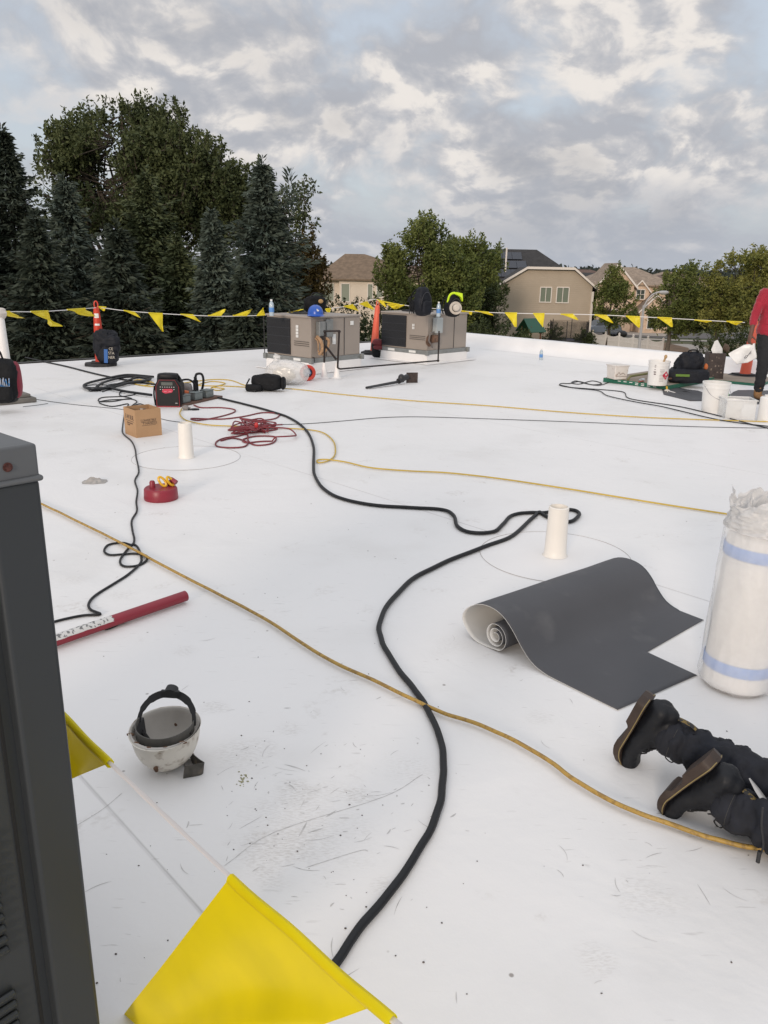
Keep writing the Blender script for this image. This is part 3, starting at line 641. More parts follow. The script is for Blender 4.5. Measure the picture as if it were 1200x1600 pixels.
# --- beige gabled house with charcoal roof
O = Vector((11.07, 83, HZ)); h2 = thing('gabled_house', 'beige siding house with charcoal roof, solar panels and a clipped front gable', 'house', O)
W2 = 9.45; E2 = .39-HZ; C2 = 1.95-HZ; b = MB()
b.add([(0, 0, 0), (W2, 0, 0), (W2, 0, E2), (W2-2.15, 0, C2), (2.9, 0, C2), (0, 0, E2)] + [(0, 6, 0), (W2, 6, 0), (W2, 6, E2), (W2-2.15, 6, C2), (2.9, 6, C2), (0, 6, E2)],
      [(0, 1, 2, 3, 4, 5), (1, 7, 8, 2), (6, 0, 5, 11), (2, 8, 9, 3), (3, 9, 10, 4), (4, 10, 11, 5), (7, 6, 11, 10, 9, 8)])
b.box((2.0, 8.2, E2/2), (14.9, 10.2, E2-.02)); b.build('wall', m_sid1, h2, smooth=0)
b = MB(); hip(b, -5.5, W2-.1, 3.1, 13.3, E2+.03, 3.95-HZ, ridge=(0, 8, 5.0, 8))
V = []
for yy in (-.35, 6.5): V += [(-.45, yy, E2-.26), (2.75, yy, C2+.12), (W2-2.0, yy, C2+.12), (W2+.45, yy, E2-.26)]
V += [(x, y, z-.17) for x, y, z in V]
b.add(V, [(0, 1, 5, 4), (1, 2, 6, 5), (2, 3, 7, 6), (8, 12, 13, 9), (9, 13, 14, 10), (10, 14, 15, 11), (0, 8, 9, 1), (1, 9, 10, 2), (2, 10, 11, 3), (4, 5, 13, 12), (5, 6, 14, 13), (6, 7, 15, 14), (0, 4, 12, 8), (3, 11, 15, 7)])
b.build('roof', m_rf2, h2, smooth=0)
b = MB()
for (xa, za), (xb, zb) in (((-.5, E2-.46), (2.75, C2-.06)), ((2.75, C2-.06), (W2-2.0, C2-.06)), ((W2-2.0, C2-.06), (W2+.5, E2-.46))):
    b.add([(xa, -.42, za), (xb, -.42, zb), (xb, -.42, zb+.24), (xa, -.42, za+.24), (xa, -.34, za), (xb, -.34, zb), (xb, -.34, zb+.24), (xa, -.34, za+.24)], [(0, 1, 2, 3), (7, 6, 5, 4), (0, 4, 5, 1), (3, 2, 6, 7), (1, 5, 6, 2), (0, 3, 7, 4)])
b.box((W2+.06, -.06, E2/2-.3), (.22, .18, E2-.5)); b.build('trim', m_trim, h2, smooth=0)
def h2w(px, py, w_, h_, **k): p = at(px, py, 83); window(h2, p.x-O.x, 0, p.z-O.z, w_, h_, 0, **k)
h2w(852.5, 460.5, 1.55/2*1.45, 1.45, cols=2, pane=m_blind); h2w(879, 461, 1.75*.7, 1.5, cols=2, pane=m_blind)
p = at(768, 455, 86); window(h2, p.x-O.x, 3.1, p.z-O.z, .9, 1.3, 0); p = at(751, 460, 86); window(h2, p.x-O.x, 3.1, p.z-O.z, .9, 1.3, 0)
sl_ = (3.95-HZ-E2)/(8-2.65); an = math.atan(sl_); b = MB()
for i in range(4):
    for j in range(3):
        if i == 0 and j == 2: continue
        b.box((0, 0, 0), (1.03, 1.32, .06), T=TM((.2+i*1.06-j*.35, 4.0+j*1.35, E2+.16+sl_*(4.0+j*1.35-2.65)), rx=an))
b.build('solar_panel', m_solar, h2, smooth=0)
b = MB(); b.cyl((1.2, 4.2, E2+1), (1.2, 4.2, E2+3.6), .09, n=8); b.build('vent_pipe', m_trim, h2)
# --- brown roofed cream house
h1 = thing('hip_roofed_house', 'cream house with brown hip roof left of the green maple', 'house', (at(530, 420, 95).x, 95, HZ), R_(-9)); E1 = at(540, 436, 95).z-HZ
b = MB(); b.box((5.6, 5, E1/2), (11.2, 10, E1)); b.box((-1.25, 3.2, E1/2), (2.5, 5, E1-.03)); b.build('wall', m_sid2, h1, smooth=0)
b = MB(); hip(b, -2.5, 11.2, -.0, 10, E1+.02, at(550, 396.5, 99).z-HZ, ridge=(-.4, 5, 2.0, 5)); b.build('roof', m_rf1, h1, smooth=0)
for x, z, ww, hh in ((.75, E1-1.5, 1.0, 2.0), (3.65, E1-1.35, .6, 1.75), (4.75, E1-1.2, .75, 1.5), (7.0, E1-1.35, .9, 1.5)): window(h1, x, 0, z, ww, hh, 0, cols=1, rows=2 if x > 4 else 1, pane=m_blind)
window(h1, -1.35, .7, E1-1.5, 1.2, 2.0, 0, cols=1, pane=m_blind)
# --- tan brick house
h3 = thing('brick_house', 'tan brick house with several small gables behind the upright green tree', 'house', (26.3, 104, HZ)); E3 = at(930, 444, 104).z-HZ; zt = at(990, 417.5, 110).z-HZ
b = MB(); b.box((5.0, 7, E3/2), (9.8, 12, E3)); b.box((2.2, 3, E3/2-.01), (4.6, 7, E3)); 
def gwall(x0, x1, y, zb, ze, zr): b.add([(x0, y, zb), (x1, y, zb), (x1, y, ze), ((x0+x1)/2, y, zr), (x0, y, ze), (x0, y+3, zb), (x1, y+3, zb), (x1, y+3, ze), ((x0+x1)/2, y+3, zr), (x0, y+3, ze)], [(0, 1, 2, 3, 4), (1, 6, 7, 2), (5, 0, 4, 9), (2, 7, 8, 3), (3, 8, 9, 4)])
gwall(-.1, 4.5, -.52, 0, E3, E3+2.5); gwall(4.6, 6.8, .6, E3-1.9, E3-.6, E3+.5); gwall(5.3, 8.9, -1.6, 0, E3-2.9, E3-1.2); gwall(6.5, 9.5, -.6, 0, E3-1.6, E3-.35)
b.build('wall', m_brk, h3, smooth=0)
b = MB(); hip(b, 0, 10.0, 1.0, 13, E3+.02, zt, ridge=(3.4, 7, 6.6, 7)); gable(b, -.1, 4.5, -.52, 6, E3, E3+2.6); gable(b, 4.6, 6.8, .6, 3.6, E3-.6, E3+.6, ov=.2); gable(b, 5.3, 8.9, -1.6, 1.5, E3-2.9, E3-1.1, ov=.25); gable(b, 6.5, 9.5, -.6, 3, E3-1.6, E3-.25, ov=.25)
b.build('roof', m_rf3, h3, smooth=0)
b = MB()
def rake(x0, x1, y, ze, zr, t=.2):
    xm = (x0+x1)/2
    for (xa, za), (xb, zb) in (((x0, ze), (xm, zr)), ((xm, zr), (x1, ze))):
        b.add([(xa, y, za-t), (xb, y, zb-t), (xb, y, zb+.02), (xa, y, za+.02), (xa, y+.06, za-t), (xb, y+.06, zb-t), (xb, y+.06, zb+.02), (xa, y+.06, za+.02)], [(0, 1, 2, 3), (7, 6, 5, 4), (0, 4, 5, 1), (3, 2, 6, 7), (1, 5, 6, 2), (0, 3, 7, 4)])
rake(-.5, 4.9, -.95, E3-.3, E3+2.6, .28); rake(4.4, 7.0, .33, E3-.8, E3+.62); rake(5.0, 9.2, -1.92, E3-3.2, E3-1.05); rake(6.2, 9.8, -.92, E3-1.9, E3-.2); b.build('trim', m_trim, h3, smooth=0)
for x, y, z, ww, hh, c, r in ((1.9, -.55, E3-1.0, 1.5, 1.6, 2, 2), (5.7, .57, E3-1.15, 1.05, 1.2, 2, 2), (6.9, -1.63, E3-4.2, 1.3, 2.1, 2, 2), (1.9, -.55, E3-3.8, 1.5, 1.6, 2, 2)): window(h3, x, y, z, ww, hh, 0, c, r)
# --- far houses
def far_house(px, py, Y, w_, d_, eave, rz, wm, rm, lb, tp='hip'):
    p = at(px, py, Y); t = thing('distant_house', lb, 'house', (p.x, Y, HZ), R_(rz), 'far houses near the horizon'); rg = p.z-HZ; b = MB(); b.box((0, 0, eave/2), (w_, d_, eave)); 
    if tp == 'gable': b.add([(-w_/2, -d_/2, eave-.01), (w_/2, -d_/2, eave-.01), (0, -d_/2, rg-.1)], [(0, 1, 2)])
    b.build('wall', wm, t, smooth=0); b = MB()
    if tp == 'hip': hip(b, -w_/2, w_/2, -d_/2, d_/2, eave+.01, rg, ridge=(-w_*.2, 0, w_*.2, 0))
    else: gable(b, -w_/2, w_/2, -d_/2, d_/2, eave, rg)
    b.build('roof', rm, t, smooth=0)
    for i in (-1, 1): window(t, i*w_*.25, -d_/2, eave-1.5, 1.2, 1.5, 0)
far_house(605, 416, 170, 13, 10, 5.6, 8, m_sid2, m_rf4, 'red-brown roofed house just right of the brown hip roof, far off'); far_house(640, 415, 185, 12, 10, 5.8, -10, m_sid1, m_rf4, 'far red-brown roof half behind the green maple')
far_house(591, 416.5, 165, 4.5, 6, 6.2, 0, m_sid2, m_rf4, 'narrow far gable with a pale front left of the green maple', 'gable')
far_house(908, 421, 210, 13, 10, 6, 5, m_sid1, m_rf4, 'far house with a dark roof between the beige and the brick house'); far_house(921, 426, 150, 7, 9, 5.2, 0, m_brk, m_rf2, 'far dark-roofed house tucked against the brick house')
far_house(1060, 427, 230, 14, 10, 6, 0, m_sid1, m_rf4, 'far red-brown house right of the brick house'); far_house(1046, 425, 260, 12, 10, 6, 12, m_brk, m_rf3, 'farthest tan roof right of the brick house')
far_house(560, 478, 130, 16, 10, 5.6, 4, m_sid1, m_rf1, 'house hidden behind the shrubs below the brown roofed house') if False else None
# ================================================================ YARD AND STREET THINGS
m_pvc = mat('fence_white', (.72, .69, .66), .5)
def picket(A, B, n, h, lb, loc_label='picket_fence', scallop=True):
    A = Vector(A); B = Vector(B); t = thing(loc_label, lb, 'fence', (A.x, A.y, HZ)); d = B-A; d.z = 0; ln = d.length; u = d.normalized(); az = math.atan2(u.y, u.x)
    for i in range(n+1):
        p = u*ln*i/n; b = MB(); b.box((p.x, p.y, (h+.18)/2), (.13, .13, h+.18), rz=az); b.box((p.x, p.y, h+.20), (.17, .17, .04), rz=az); b.add([(p.x-.07, p.y-.07, h+.22), (p.x+.07, p.y-.07, h+.22), (p.x+.07, p.y+.07, h+.22), (p.x-.07, p.y+.07, h+.22), (p.x, p.y, h+.32)], [(0, 1, 4), (1, 2, 4), (2, 3, 4), (3, 0, 4), (3, 2, 1, 0)]); b.build('fence_post', m_pvc, t, smooth=0)
    for i in range(n):
        b = MB(); c = u*ln*(i+.5)/n; L_ = ln/n-.14
        for z in (.2, h*.55): b.box((c.x, c.y, z), (L_, .05, .09), rz=az)
        k = max(4, int(L_/.13))
        for j in range(k):
            f = (j+.5)/k; q = u*(ln*i/n+.07+L_*f); hh = h - (.18*math.sin(math.pi*f) if scallop else 0); b.box((q.x, q.y, hh/2+.05), (.088, .03, hh-.06), rz=az)
        b.build('picket_panel', m_pvc, t, smooth=0)
a_ = at(927, 513, 84); c_ = at(1037, 529, 75); picket(a_, c_, 5, 1.25, 'white picket fence with scalloped tops in front of the parked cars')
picket(at(552, 520, 72), at(614, 520, 70), 3, 1.05, 'white picket fence glimpsed between the two rooftop units', scallop=False)
# white bench/box left of the fence
p = at(920, 530, 80); t = thing('garden_bench', 'small white garden bench at the left end of the picket fence', 'bench', (p.x, 80, HZ)); b = MB(); b.box((0, 0, .45), (1.2, .45, .06)); b.build('seat', m_pvc, t); b = MB(); b.box((0, .22, .75), (1.2, .05, .35)); b.build('backrest', m_pvc, t)
for sx_ in (-.5, .5): b = MB(); b.box((sx_, 0, .21), (.08, .4, .42)); b.build('leg', m_pvc, t)
# street lamp
m_alu = mat('lamp_aluminium', (.40, .40, .41), .6, .1)
P0 = at(998.5, 545, 68); t = thing('street_lamp', 'grey street lamp with a curved arm beyond the right roof edge', 'street lamp', (P0.x, 68, HZ))
f = lambda px, py: (lambda p: (p.x-P0.x, 0, p.z-HZ))(at(px, py, 68))
b = MB(); b.tube([(0, 0, 0), f(1006, 477)], [.14, .10], 10); b.build('pole', m_alu, t)
b = MB(); b.tube(spline([f(1006, 480), f(1011, 470), f(1020, 460), f(1032, 456)], 6), .06, 8); b.tube([f(1004, 484), f(1012, 476)], .05, 6); b.build('arm', m_alu, t)
q = f(1037, 457); b = MB(); b.ball(q, (.42, .2, .15), 14, 8, e=.8); hd = b.build('lamp_head', m_alu, t); b = MB(); b.ball((q[0], 0, q[2]-.1), (.28, .15, .09), 12, 6); b.build('lens', mat('lamp_lens', (.6, .6, .55), .2), hd)
# trampoline
m_blk = mat('black_steel', (.02, .02, .022), .5); m_net = mat('net_black', (.015, .015, .017), .8); m_tram = mat('trampoline_mat', (.035, .045, .075), .6)
P0 = at(888, 530, 79); t = thing('trampoline', 'trampoline with a black safety net in front of the beige house', 'trampoline', (P0.x, 79, HZ)); r = 1.9; zm = .85
b = MB(); b.lathe([(r-.15, zm-.05), (r+.05, zm-.05), (r+.05, zm+.05), (r-.15, zm+.05), (r-.15, zm-.05)], 32); b.build('frame', m_blk, t)
b = MB(); b.lathe([(.01, zm-.02), (r-.16, zm)], 32); b.build('mat', m_tram, t)
for k in range(6):
    a = k*math.pi/3+.2; x, y = math.cos(a)*(r+.08), math.sin(a)*(r+.08); b = MB(); b.tube([(x, y, 0), (x, y, zm+1.9)], .035, 6); b.build('pole', m_blk, t)
b = MB()
for k in range(150):
    a = k*2*math.pi/150; b.box((math.cos(a)*(r-.05), math.sin(a)*(r-.05), zm+.9), (.010, .010, 1.7), rz=a)
for k in range(15):
    b.tube([(math.cos(a)*(r-.05), math.sin(a)*(r-.05), zm+.1+k*.118) for a in [i*2*math.pi/24 for i in range(24)]], .010, 3, closed=True)
b.build('safety_net', m_net, t, smooth=0)
# playset
m_grn = mat('playset_green', (.01, .075, .045), .5); m_wd = mat('playset_wood', (.15, .06, .03), .7, var=.2)
P0 = at(829, 530, 76); t = thing('playset', 'wooden playset with a dark green peaked canopy', 'playset', (P0.x, 76, HZ), R_(-58))
for sx_ in (-.65, .65):
    for sy_ in (-.6, .6): b = MB(); b.box((sx_, sy_, 1.15), (.09, .09, 2.3)); b.build('post', m_wd, t)
b = MB(); b.box((0, 0, 1.0), (1.5, 1.35, .1)); b.box((0, -.66, 1.35), (1.3, .04, .1)); b.box((0, -.66, 1.2), (1.3, .04, .06)); b.build('deck', m_wd, t)
b = MB(); gable(b, -.95, .95, -.9, .9, 1.95, 3.0, True, .12, .05); b.build('canopy', m_grn, t, smooth=0)
b = MB(); b.box((0, 0, 0), (.95, 1.5, .05), T=TM((-1.25, 0, 1.5), ry=-.6)); b.build('awning', m_grn, t)
b = MB(); b.box((0, 0, 0), (.45, 1.8, .05), T=TM((.9, -1.1, .55), rx=-.55)); b.build('slide', mat('slide_green', (.02, .12, .06), .4), t)
# cars
m_tyre = mat('tyre', (.02, .02, .02), .8); m_rim = mat('rim', (.4, .4, .42), .35, .8); m_cg = mat('car_glass', (.02, .025, .03), .08, spec=.9); m_hl = mat('headlight', (.7, .7, .68), .15)
def car(loc, rz, m, lb, ht=1.5, ln=4.6, wd=1.8, suv=False):
    t = thing('parked_car', lb, 'car', loc, rz, 'cars parked in front of the brick house'); s = ht/1.5; hl = ln/2
    side = [(-hl, .35), (-hl, .75*s), (-hl+.12, .92*s), (-hl+.5 if not suv else -hl+.1, 1.0*s), (hl-1.15, .98*s), (hl-.25, .82*s), (hl, .65*s), (hl, .35)]
    b = MB(); V = [(x, y*wd/2*(1 if z < .9 else .94), z) for y in (-1, 1) for x, z in side]; n = len(side)
    b.add(V, [tuple(range(n)), tuple(range(2*n-1, n-1, -1))]+[(i, n+i, n+(i+1) % n, (i+1) % n) for i in range(n)]); body = b.build('body', m, t, smooth=30, bevel=.06, seg=3)
    x0, x1 = (-hl+.15, hl-1.3) if suv else (-hl+.75, hl-1.35)
    cab = [(x0, .97*s), (x0+.35, ht), (x1-.75, ht), (x1, .96*s)]; V = [(x, y*(wd/2-.08 if z < 1.1*s else wd/2-.24), z) for y in (-1, 1) for x, z in cab]
    b = MB(); b.add(V, [(0, 1, 2, 3), (7, 6, 5, 4), (0, 4, 5, 1), (1, 5, 6, 2), (2, 6, 7, 3), (3, 7, 4, 0)]); b.build('cabin_glass', m_cg, t, smooth=30, bevel=.04)
    b = MB(); b.box(((x0+.35+x1-.75)/2, 0, ht+.012), (x1-x0-1.15, wd-.5, .045)); b.build('car_roof', m, t, bevel=.02)
    for sx_ in (-hl+.85, hl-.85):
        for sy_ in (-1, 1):
            b = MB(); b.cyl((sx_, sy_*(wd/2-.22), .33), (sx_, sy_*(wd/2+.01), .33), .33, n=20); wh = b.build('wheel', m_tyre, t, bevel=.03)
            b = MB(); b.cyl((sx_, sy_*(wd/2), .33), (sx_, sy_*(wd/2+.025), .33), .2, n=14); b.build('rim', m_rim, wh)
    for sy_ in (-1, 1): b = MB(); b.box((hl-.03, sy_*(wd/2-.3), .68*s), (.1, .35, .14)); b.build('headlight', m_hl, t, bevel=.02)
    return t
p = at(936, 505, 97); car((p.x, 97, GZ-.13), R_(200), mat('paint_silver', (.25, .27, .30), .3, .5), 'silver grey car with dark windows parked left of the dark car', 1.75, 4.7, 1.9, True)
p = at(957, 505, 93); car((p.x, 92, GZ-.13), R_(255), mat('paint_dark', (.012, .014, .02), .25, .3), 'near-black car parked behind the picket fence', 1.5, 4.5, 1.8)
# covered grill
p = at(970, 520, 86); t = thing('kettle_grill', 'black covered kettle grill behind the picket fence', 'grill', (p.x, 85.5, HZ)); b = MB(); b.ball((0, 0, 1.05), (.55, .5, .38), 16, 10); b.build('lid', m_blk, t)
for k in range(3): a = k*2.09; b = MB(); b.tube([(math.cos(a)*.2, math.sin(a)*.2, .8), (math.cos(a)*.4, math.sin(a)*.4, 0)], .03, 6); b.build('leg', m_blk, t)
# ================================================================ ROOFTOP THINGS
m_tan = mat('hvac_taupe', (.31, .268, .232), .5, var=.05, vs=2, bump=.05, bs=3, spec=.4); m_gal = mat('galvanised', (.24, .25, .245), .45, .35, var=.12, vs=12); m_grl = mat('grille_black', (.012, .013, .016), .5)
m_fin = mat('coil_fins', (.02, .022, .026), .45, .4); m_lab = mat('label_white', (.72, .72, .70), .5, var=.04); m_ink = mat('label_ink', (.25, .25, .25), .6); m_rust = mat('rusty_steel', (.16, .095, .065), .8, .2, var=.4, vs=18)
m_cop = mat('hose_tan', (.36, .22, .12), .6, var=.3, vs=25); m_pipe = mat('black_iron_pipe', (.025, .018, .016), .45, .4, var=.3, vs=10); m_cap = mat('cap_white', (.78, .76, .74), .5)
m_hole = mat('deep_opening', (.01, .01, .01), .9)
def rtu(loc, rz, lx, ly, h, label, var=0):
    """package unit: near corner at the origin, x runs along the right-hand face, y along the left-hand (grille) face"""
    t = thing('rooftop_unit', label, 'air conditioner', loc, rz, 'package air conditioning units')
    b = MB(); b.box((lx/2, ly/2, .08), (lx+.03, ly+.03, .16)); b.box((lx/2, ly/2, .012), (lx+.28, ly+.28, .012)); b.build('curb', m_memp, t, bevel=.015)
    b = MB(); z0 = .16; r_ = .075
    b.box((lx/2, .015, z0+r_/2), (lx+.02, .05, r_)); b.box((lx/2, ly-.015, z0+r_/2), (lx+.02, .05, r_)); b.box((.015, ly/2, z0+r_/2), (.05, ly-.08, r_-.004)); b.box((lx-.015, ly/2, z0+r_/2), (.05, ly-.08, r_-.004))
    for x, y in ((-.02, -.02), (lx+.02, -.02), (-.02, ly+.02)): b.box((x, y, z0+r_/2), (.06, .06, r_+.012))
    rail = b.build('base_rail', m_gal, t, bevel=.004)
    b = MB(); b.box((-.013, ly*.30, z0+.035), (.008, .16, .04)); b.build('lifting_slot', m_lab, rail, smooth=0); b = MB(); b.box((-.013, ly*.76, z0+.035), (.008, .16, .04)); b.build('lifting_slot', m_lab, rail, smooth=0)
    zb = z0+r_; zt = h+.16; hh = zt-zb; b = MB(); gy = ly*.58
    b.box((lx/2, ly/2-.0, zb+hh/2), (lx-.01, ly-.01, hh)); body = b.build('cabinet', m_tan, t, bevel=.006)
    b = MB(); b.box((lx/2, ly/2, zt+.012), (lx+.035, ly+.035, .03)); b.build('top_panel', m_tan, t, bevel=.01)
    b = MB()      # panel seams and pressed louvre lines
    b.box((lx*.66, -.001, zb+hh/2), (.006, .006, hh-.02)); b.box((lx*.30, -.001, zb+hh/2), (.005, .006, hh-.02)); 
    for k in range(3): b.box((-.001, (ly-gy)*.5, zb+hh*(.40-.05*k)), (.006, (ly-gy)*.78, .006))
    b.build('panel_seams', m_grl, t, smooth=0)
    y0 = ly-gy+.02; b = MB(); b.box((-.004, (y0+ly)/2, zb+hh*.5), (.012, gy-.05, hh-.05)); gl = b.build('coil', m_fin, t, smooth=0)
    b = MB()
    for i in range(23): yy = y0+.02+i*(gy-.08)/22; b.cyl((-.018, yy, zb+.03), (-.018, yy, zt-.03), .0022, n=5)
    for i in range(5): zz2 = zb+.04+i*(hh-.08)/4; b.cyl((-.022, y0, zz2), (-.022, ly-.02, zz2), .0035, n=5)
    b.build('guard_wires', mat('guard_wire', (.06, .062, .07), .5, .5), gl)
    b = MB(); b.cyl((-.03, ly+.03, zb-.03), (-.03, ly+.03, zt-.02), .008, n=6); b.build('corner_rod', m_grl, t)
    b = MB(); cxx, cyy = lx*.5, ly*.66
    for rr in (.06, .14, .22, .29): b.tube([(cxx+math.cos(a)*rr, cyy+math.sin(a)*rr, zt+.045) for a in [i*math.pi/16 for i in range(32)]], .004, 5, closed=True)
    for i in range(8): a = i*math.pi/4; b.cyl((cxx, cyy, zt+.045), (cxx+math.cos(a)*.3, cyy+math.sin(a)*.3, zt+.035), .004, n=5)
    fg = b.build('fan_guard', m_grl, t); b = MB(); b.lathe([(.0, .029), (.29, .029), (.29, .034), (.0, .034)], 24, c=(cxx, cyy, zt)); b.build('fan_opening', m_hole, fg)
    # labels
    b = MB(); m3 = (-.004, (ly-gy)*.70)
    for i in range(2):
        for j in range(4 if var == 0 else 2): b.box((m3[0], m3[1]-.03*i+.02, zt-.14-.05*j-(.04 if var else 0)), (.006, .026 if var == 0 else .02, .042))
    b.build('sticker', m_lab, t, smooth=0)
    return t, zb, zt, hh
A1 = g(486.4, 567.7, .16); t1, zb, zt, hh = rtu((A1.x, A1.y, 0), R_(49.1), 1.13, 1.05, .69, 'left rooftop air conditioner, with the blue helmet on top')
b = MB(); b.box((.30*.5+.02, -.045, zt-.17), (.14, .085, .24)); b.box((.36, -.03, zt-.16), (.15, .055, .27)); b.build('disconnect_box', m_gal, t1, bevel=.006)
b = MB(); b.box((.70*.72, -.006, zt-.34), (.075, .006, .16)); b.box((.92, -.006, zt-.10), (.075, .006, .065)); b.build('data_plate', m_lab, t1, smooth=0)
b = MB(); b.tube(spline([(.10, -.03, zt-.28), (.10, -.11, zt-.34), (.13, -.12, zt-.46), (.12, -.06, zb+.06)], 6), .028, 8); b.tube(spline([(.19, -.05, zt-.29), (.26, -.12, zt-.33), (.25, -.12, zt-.44), (.16, -.08, zb+.05)], 6), .022, 8)
b.tube(spline([(.06, -.03, zt-.30), (.07, -.08, zt-.36), (.08, -.08, zb+.1)], 6), .012, 6); b.build('insulated_line', m_cop, t1)
b = MB(); b.ball((.16, -.07, zt-.30), (.07, .05, .035), 10, 6, e=.7); b.cyl((.02, -.03, zb+.02), (.02, -.03, zb-.06), .02, n=8); b.build('fitting', m_pipe, t1)
A2 = g(667, 554.7, .16); t2, zb2, zt2, hh2 = rtu((A2.x, A2.y, 0), R_(47.0), 1.13, 1.12, .68, 'right rooftop air conditioner, with backpacks on top', 1)
b = MB(); b.box((.20, -.06, zt2-.17), (.17, .10, .26)); b.box((.20, -.05, zt2-.02), (.05, .04, .05)); b.build('disconnect_box', mat('box_pale', (.42, .45, .45), .45, .2), t2, bevel=.006)
b = MB(); b.box((.14, -.05, zt2-.40), (.12, .08, .13)); b.build('valve_box', m_rust, t2, bevel=.01)
b = MB(); b.tube(spline([(.12, -.05, zt2-.28), (-.0, -.07, zt2-.30), (-.04, -.07, zt2-.42), (.03, -.06, zb2+.12), (.10, -.04, zb2+.05)], 6), .013, 6); b.build('insulated_line', mat('line_grey', (.16, .14, .13), .6), t2)
b = MB(); b.ball((.04, -.012, zb2+.17), (.10, .006, .10), 12, 8, amp=.01, fr=8); b.build('rust_stain', m_rust, t2)
# gas pipe
t = thing('gas_pipe', 'black iron gas pipe with white cone flashings running between the two units', 'gas pipe', (0, 0, 0))
c1 = g(506.5, 591); c2 = g(526.5, 591); Yc = c1.y
p1 = at(507.5, 517, Yc); q = lambda px, py, Y=Yc: at(px, py, Y)
b = MB(); b.tube([q(506.5, 575), q(507.5, 519)], .015, 8); b.tube([q(507.5, 517.5), q(530, 517)], .015, 8); b.tube([q(530, 517), q(527.5, 575)], .015, 8); b.tube([q(508.5, 540), q(525.5, 562)], .017, 8)
for a, c in ((507.5, 518), (530, 518), (508, 523)): b.ball(q(a, c), .025, 8, 6)
E1_ = at(532, 576.5, Yc+.02); E2_ = at(684.5, 563.5, 13.98); b.tube([E1_, E2_], .013, 8); b.ball(E2_, .024, 8, 6); b.tube([E2_, at(686, 517, 13.98)], .013, 8); b.tube([at(527.5, 575, Yc), E1_], .013, 8)
b.build('pipe', m_pipe, t)
for c in (c1, c2): b = MB(); b.lathe([(.10, .003), (.085, .006), (.055, .02), (.040, .10), (.024, .22), (.022, .235), (.0, .236)], 20, c=(c.x, c.y, 0)); b.build('cone_flashing', m_cap, t)
# vent pipes
def vent(loc, h, r, lb, R0_):
    t = thing('vent_pipe', lb, 'vent pipe', loc, 0, 'white membrane-wrapped vent pipes')
    b = MB(); b.lathe([(r+.012, .003), (r+.005, .010), (r+.002, .04), (r-.001, h*.5), (r-.004, h), (r-.012, h+.004), (r-.014, h-.02), (r-.016, h-.12)], 28, amp=.012, seed=h*9, wob=1.5); b.build('pipe', mat('pvc_cream', (.80, .76, .70), .45, var=.03, vs=4), t, smooth=50)
    b = MB(); b.lathe([(0, h-.11), (r-.016, h-.11)], 20); b.build('bore', mat('bore_grey', (.2, .19, .17), .9), t)
    b = MB(); n = 64; b.lathe([(0, .0022), (R0_-.01, .0024), (R0_, .0008)], 64); b.build('flashing_skirt', m_memp, t, smooth=0)
    b = MB(); k = random.Random(int(h*100)); 
    pts = [(math.cos(a)*(R0_+.001*math.sin(a*5)), math.sin(a)*(R0_+.001*math.sin(a*5)), .0021) for a in [i*2*math.pi/96 for i in range(96)]]
    b.tube(pts, [.0012+.0016*abs(noise.noise(Vector((i*.15, h, 0)))) for i in range(96)], 5, closed=True); b.build('seam_dirt', mat('seam_grey', (.45, .43, .41), .8), t)
vent(g(291.5, 715), .305, .062, 'shorter vent pipe beside the cardboard box', .46); vent(g(867, 868), .30, .062, 'vent pipe with the black cable looped round its foot', .44)
# ---------------------------------------------------------------- the near cabinet
m_cab = mat('cabinet_grey', (.034, .038, .041), .42, .1, var=.06, vs=3, bump=.04, bs=5, spec=.35); m_cabt = mat('cabinet_top', (.10, .105, .11), .5, .1, var=.08, vs=3)
CO = g(57, 743, 1.275); t = thing('equipment_cabinet', 'tall dark grey louvred equipment cabinet right beside the camera', 'equipment cabinet', (CO.x, CO.y, 0), R_(228.5)); ch = 1.275
# local x: along the front face away from the corner, local y: towards the back... the body lies at y<0
b = MB(); b.box((.63, -.41, ch/2), (1.15, .78, ch-.02)); b.build('body', m_cab, t, bevel=.004)
b = MB(); b.box((.038, -.03, ch/2+.01), (.082, .07, ch-.03)); b.build('corner_post', m_cab, t, bevel=.008, seg=3)
b = MB(); b.box((.64, -.415, ch+.025), (1.288, .838, .055)); b.box((.64, -.415, ch-.003), (1.296, .850, .010)); b.build('lid', m_cabt, t, bevel=.012, seg=4)
b = MB()
for z0_ in (.08, .42):
    for i in range(11): b.box((0, 0, 0), (.36, .012, .020), T=TM((.32, -.014, z0_+i*.024), rx=-.5))
b.build('louvre', m_cab, t, bevel=.003)
b = MB(); b.box((.099, -.0215, ch/2), (.005, .012, ch-.04)); b.build('panel_gap', m_hole, t, smooth=0)
b = MB(); b.cyl((.045, .003, ch+.022), (.045, .0085, ch+.022), .0052, n=6); b.cyl((.045, .002, ch+.022), (.045, .0055, ch+.022), .0075, n=16); b.build('rusty_screw', mat('rust_red', (.085, .03, .024), .7, .3, var=.5, vs=200), t)
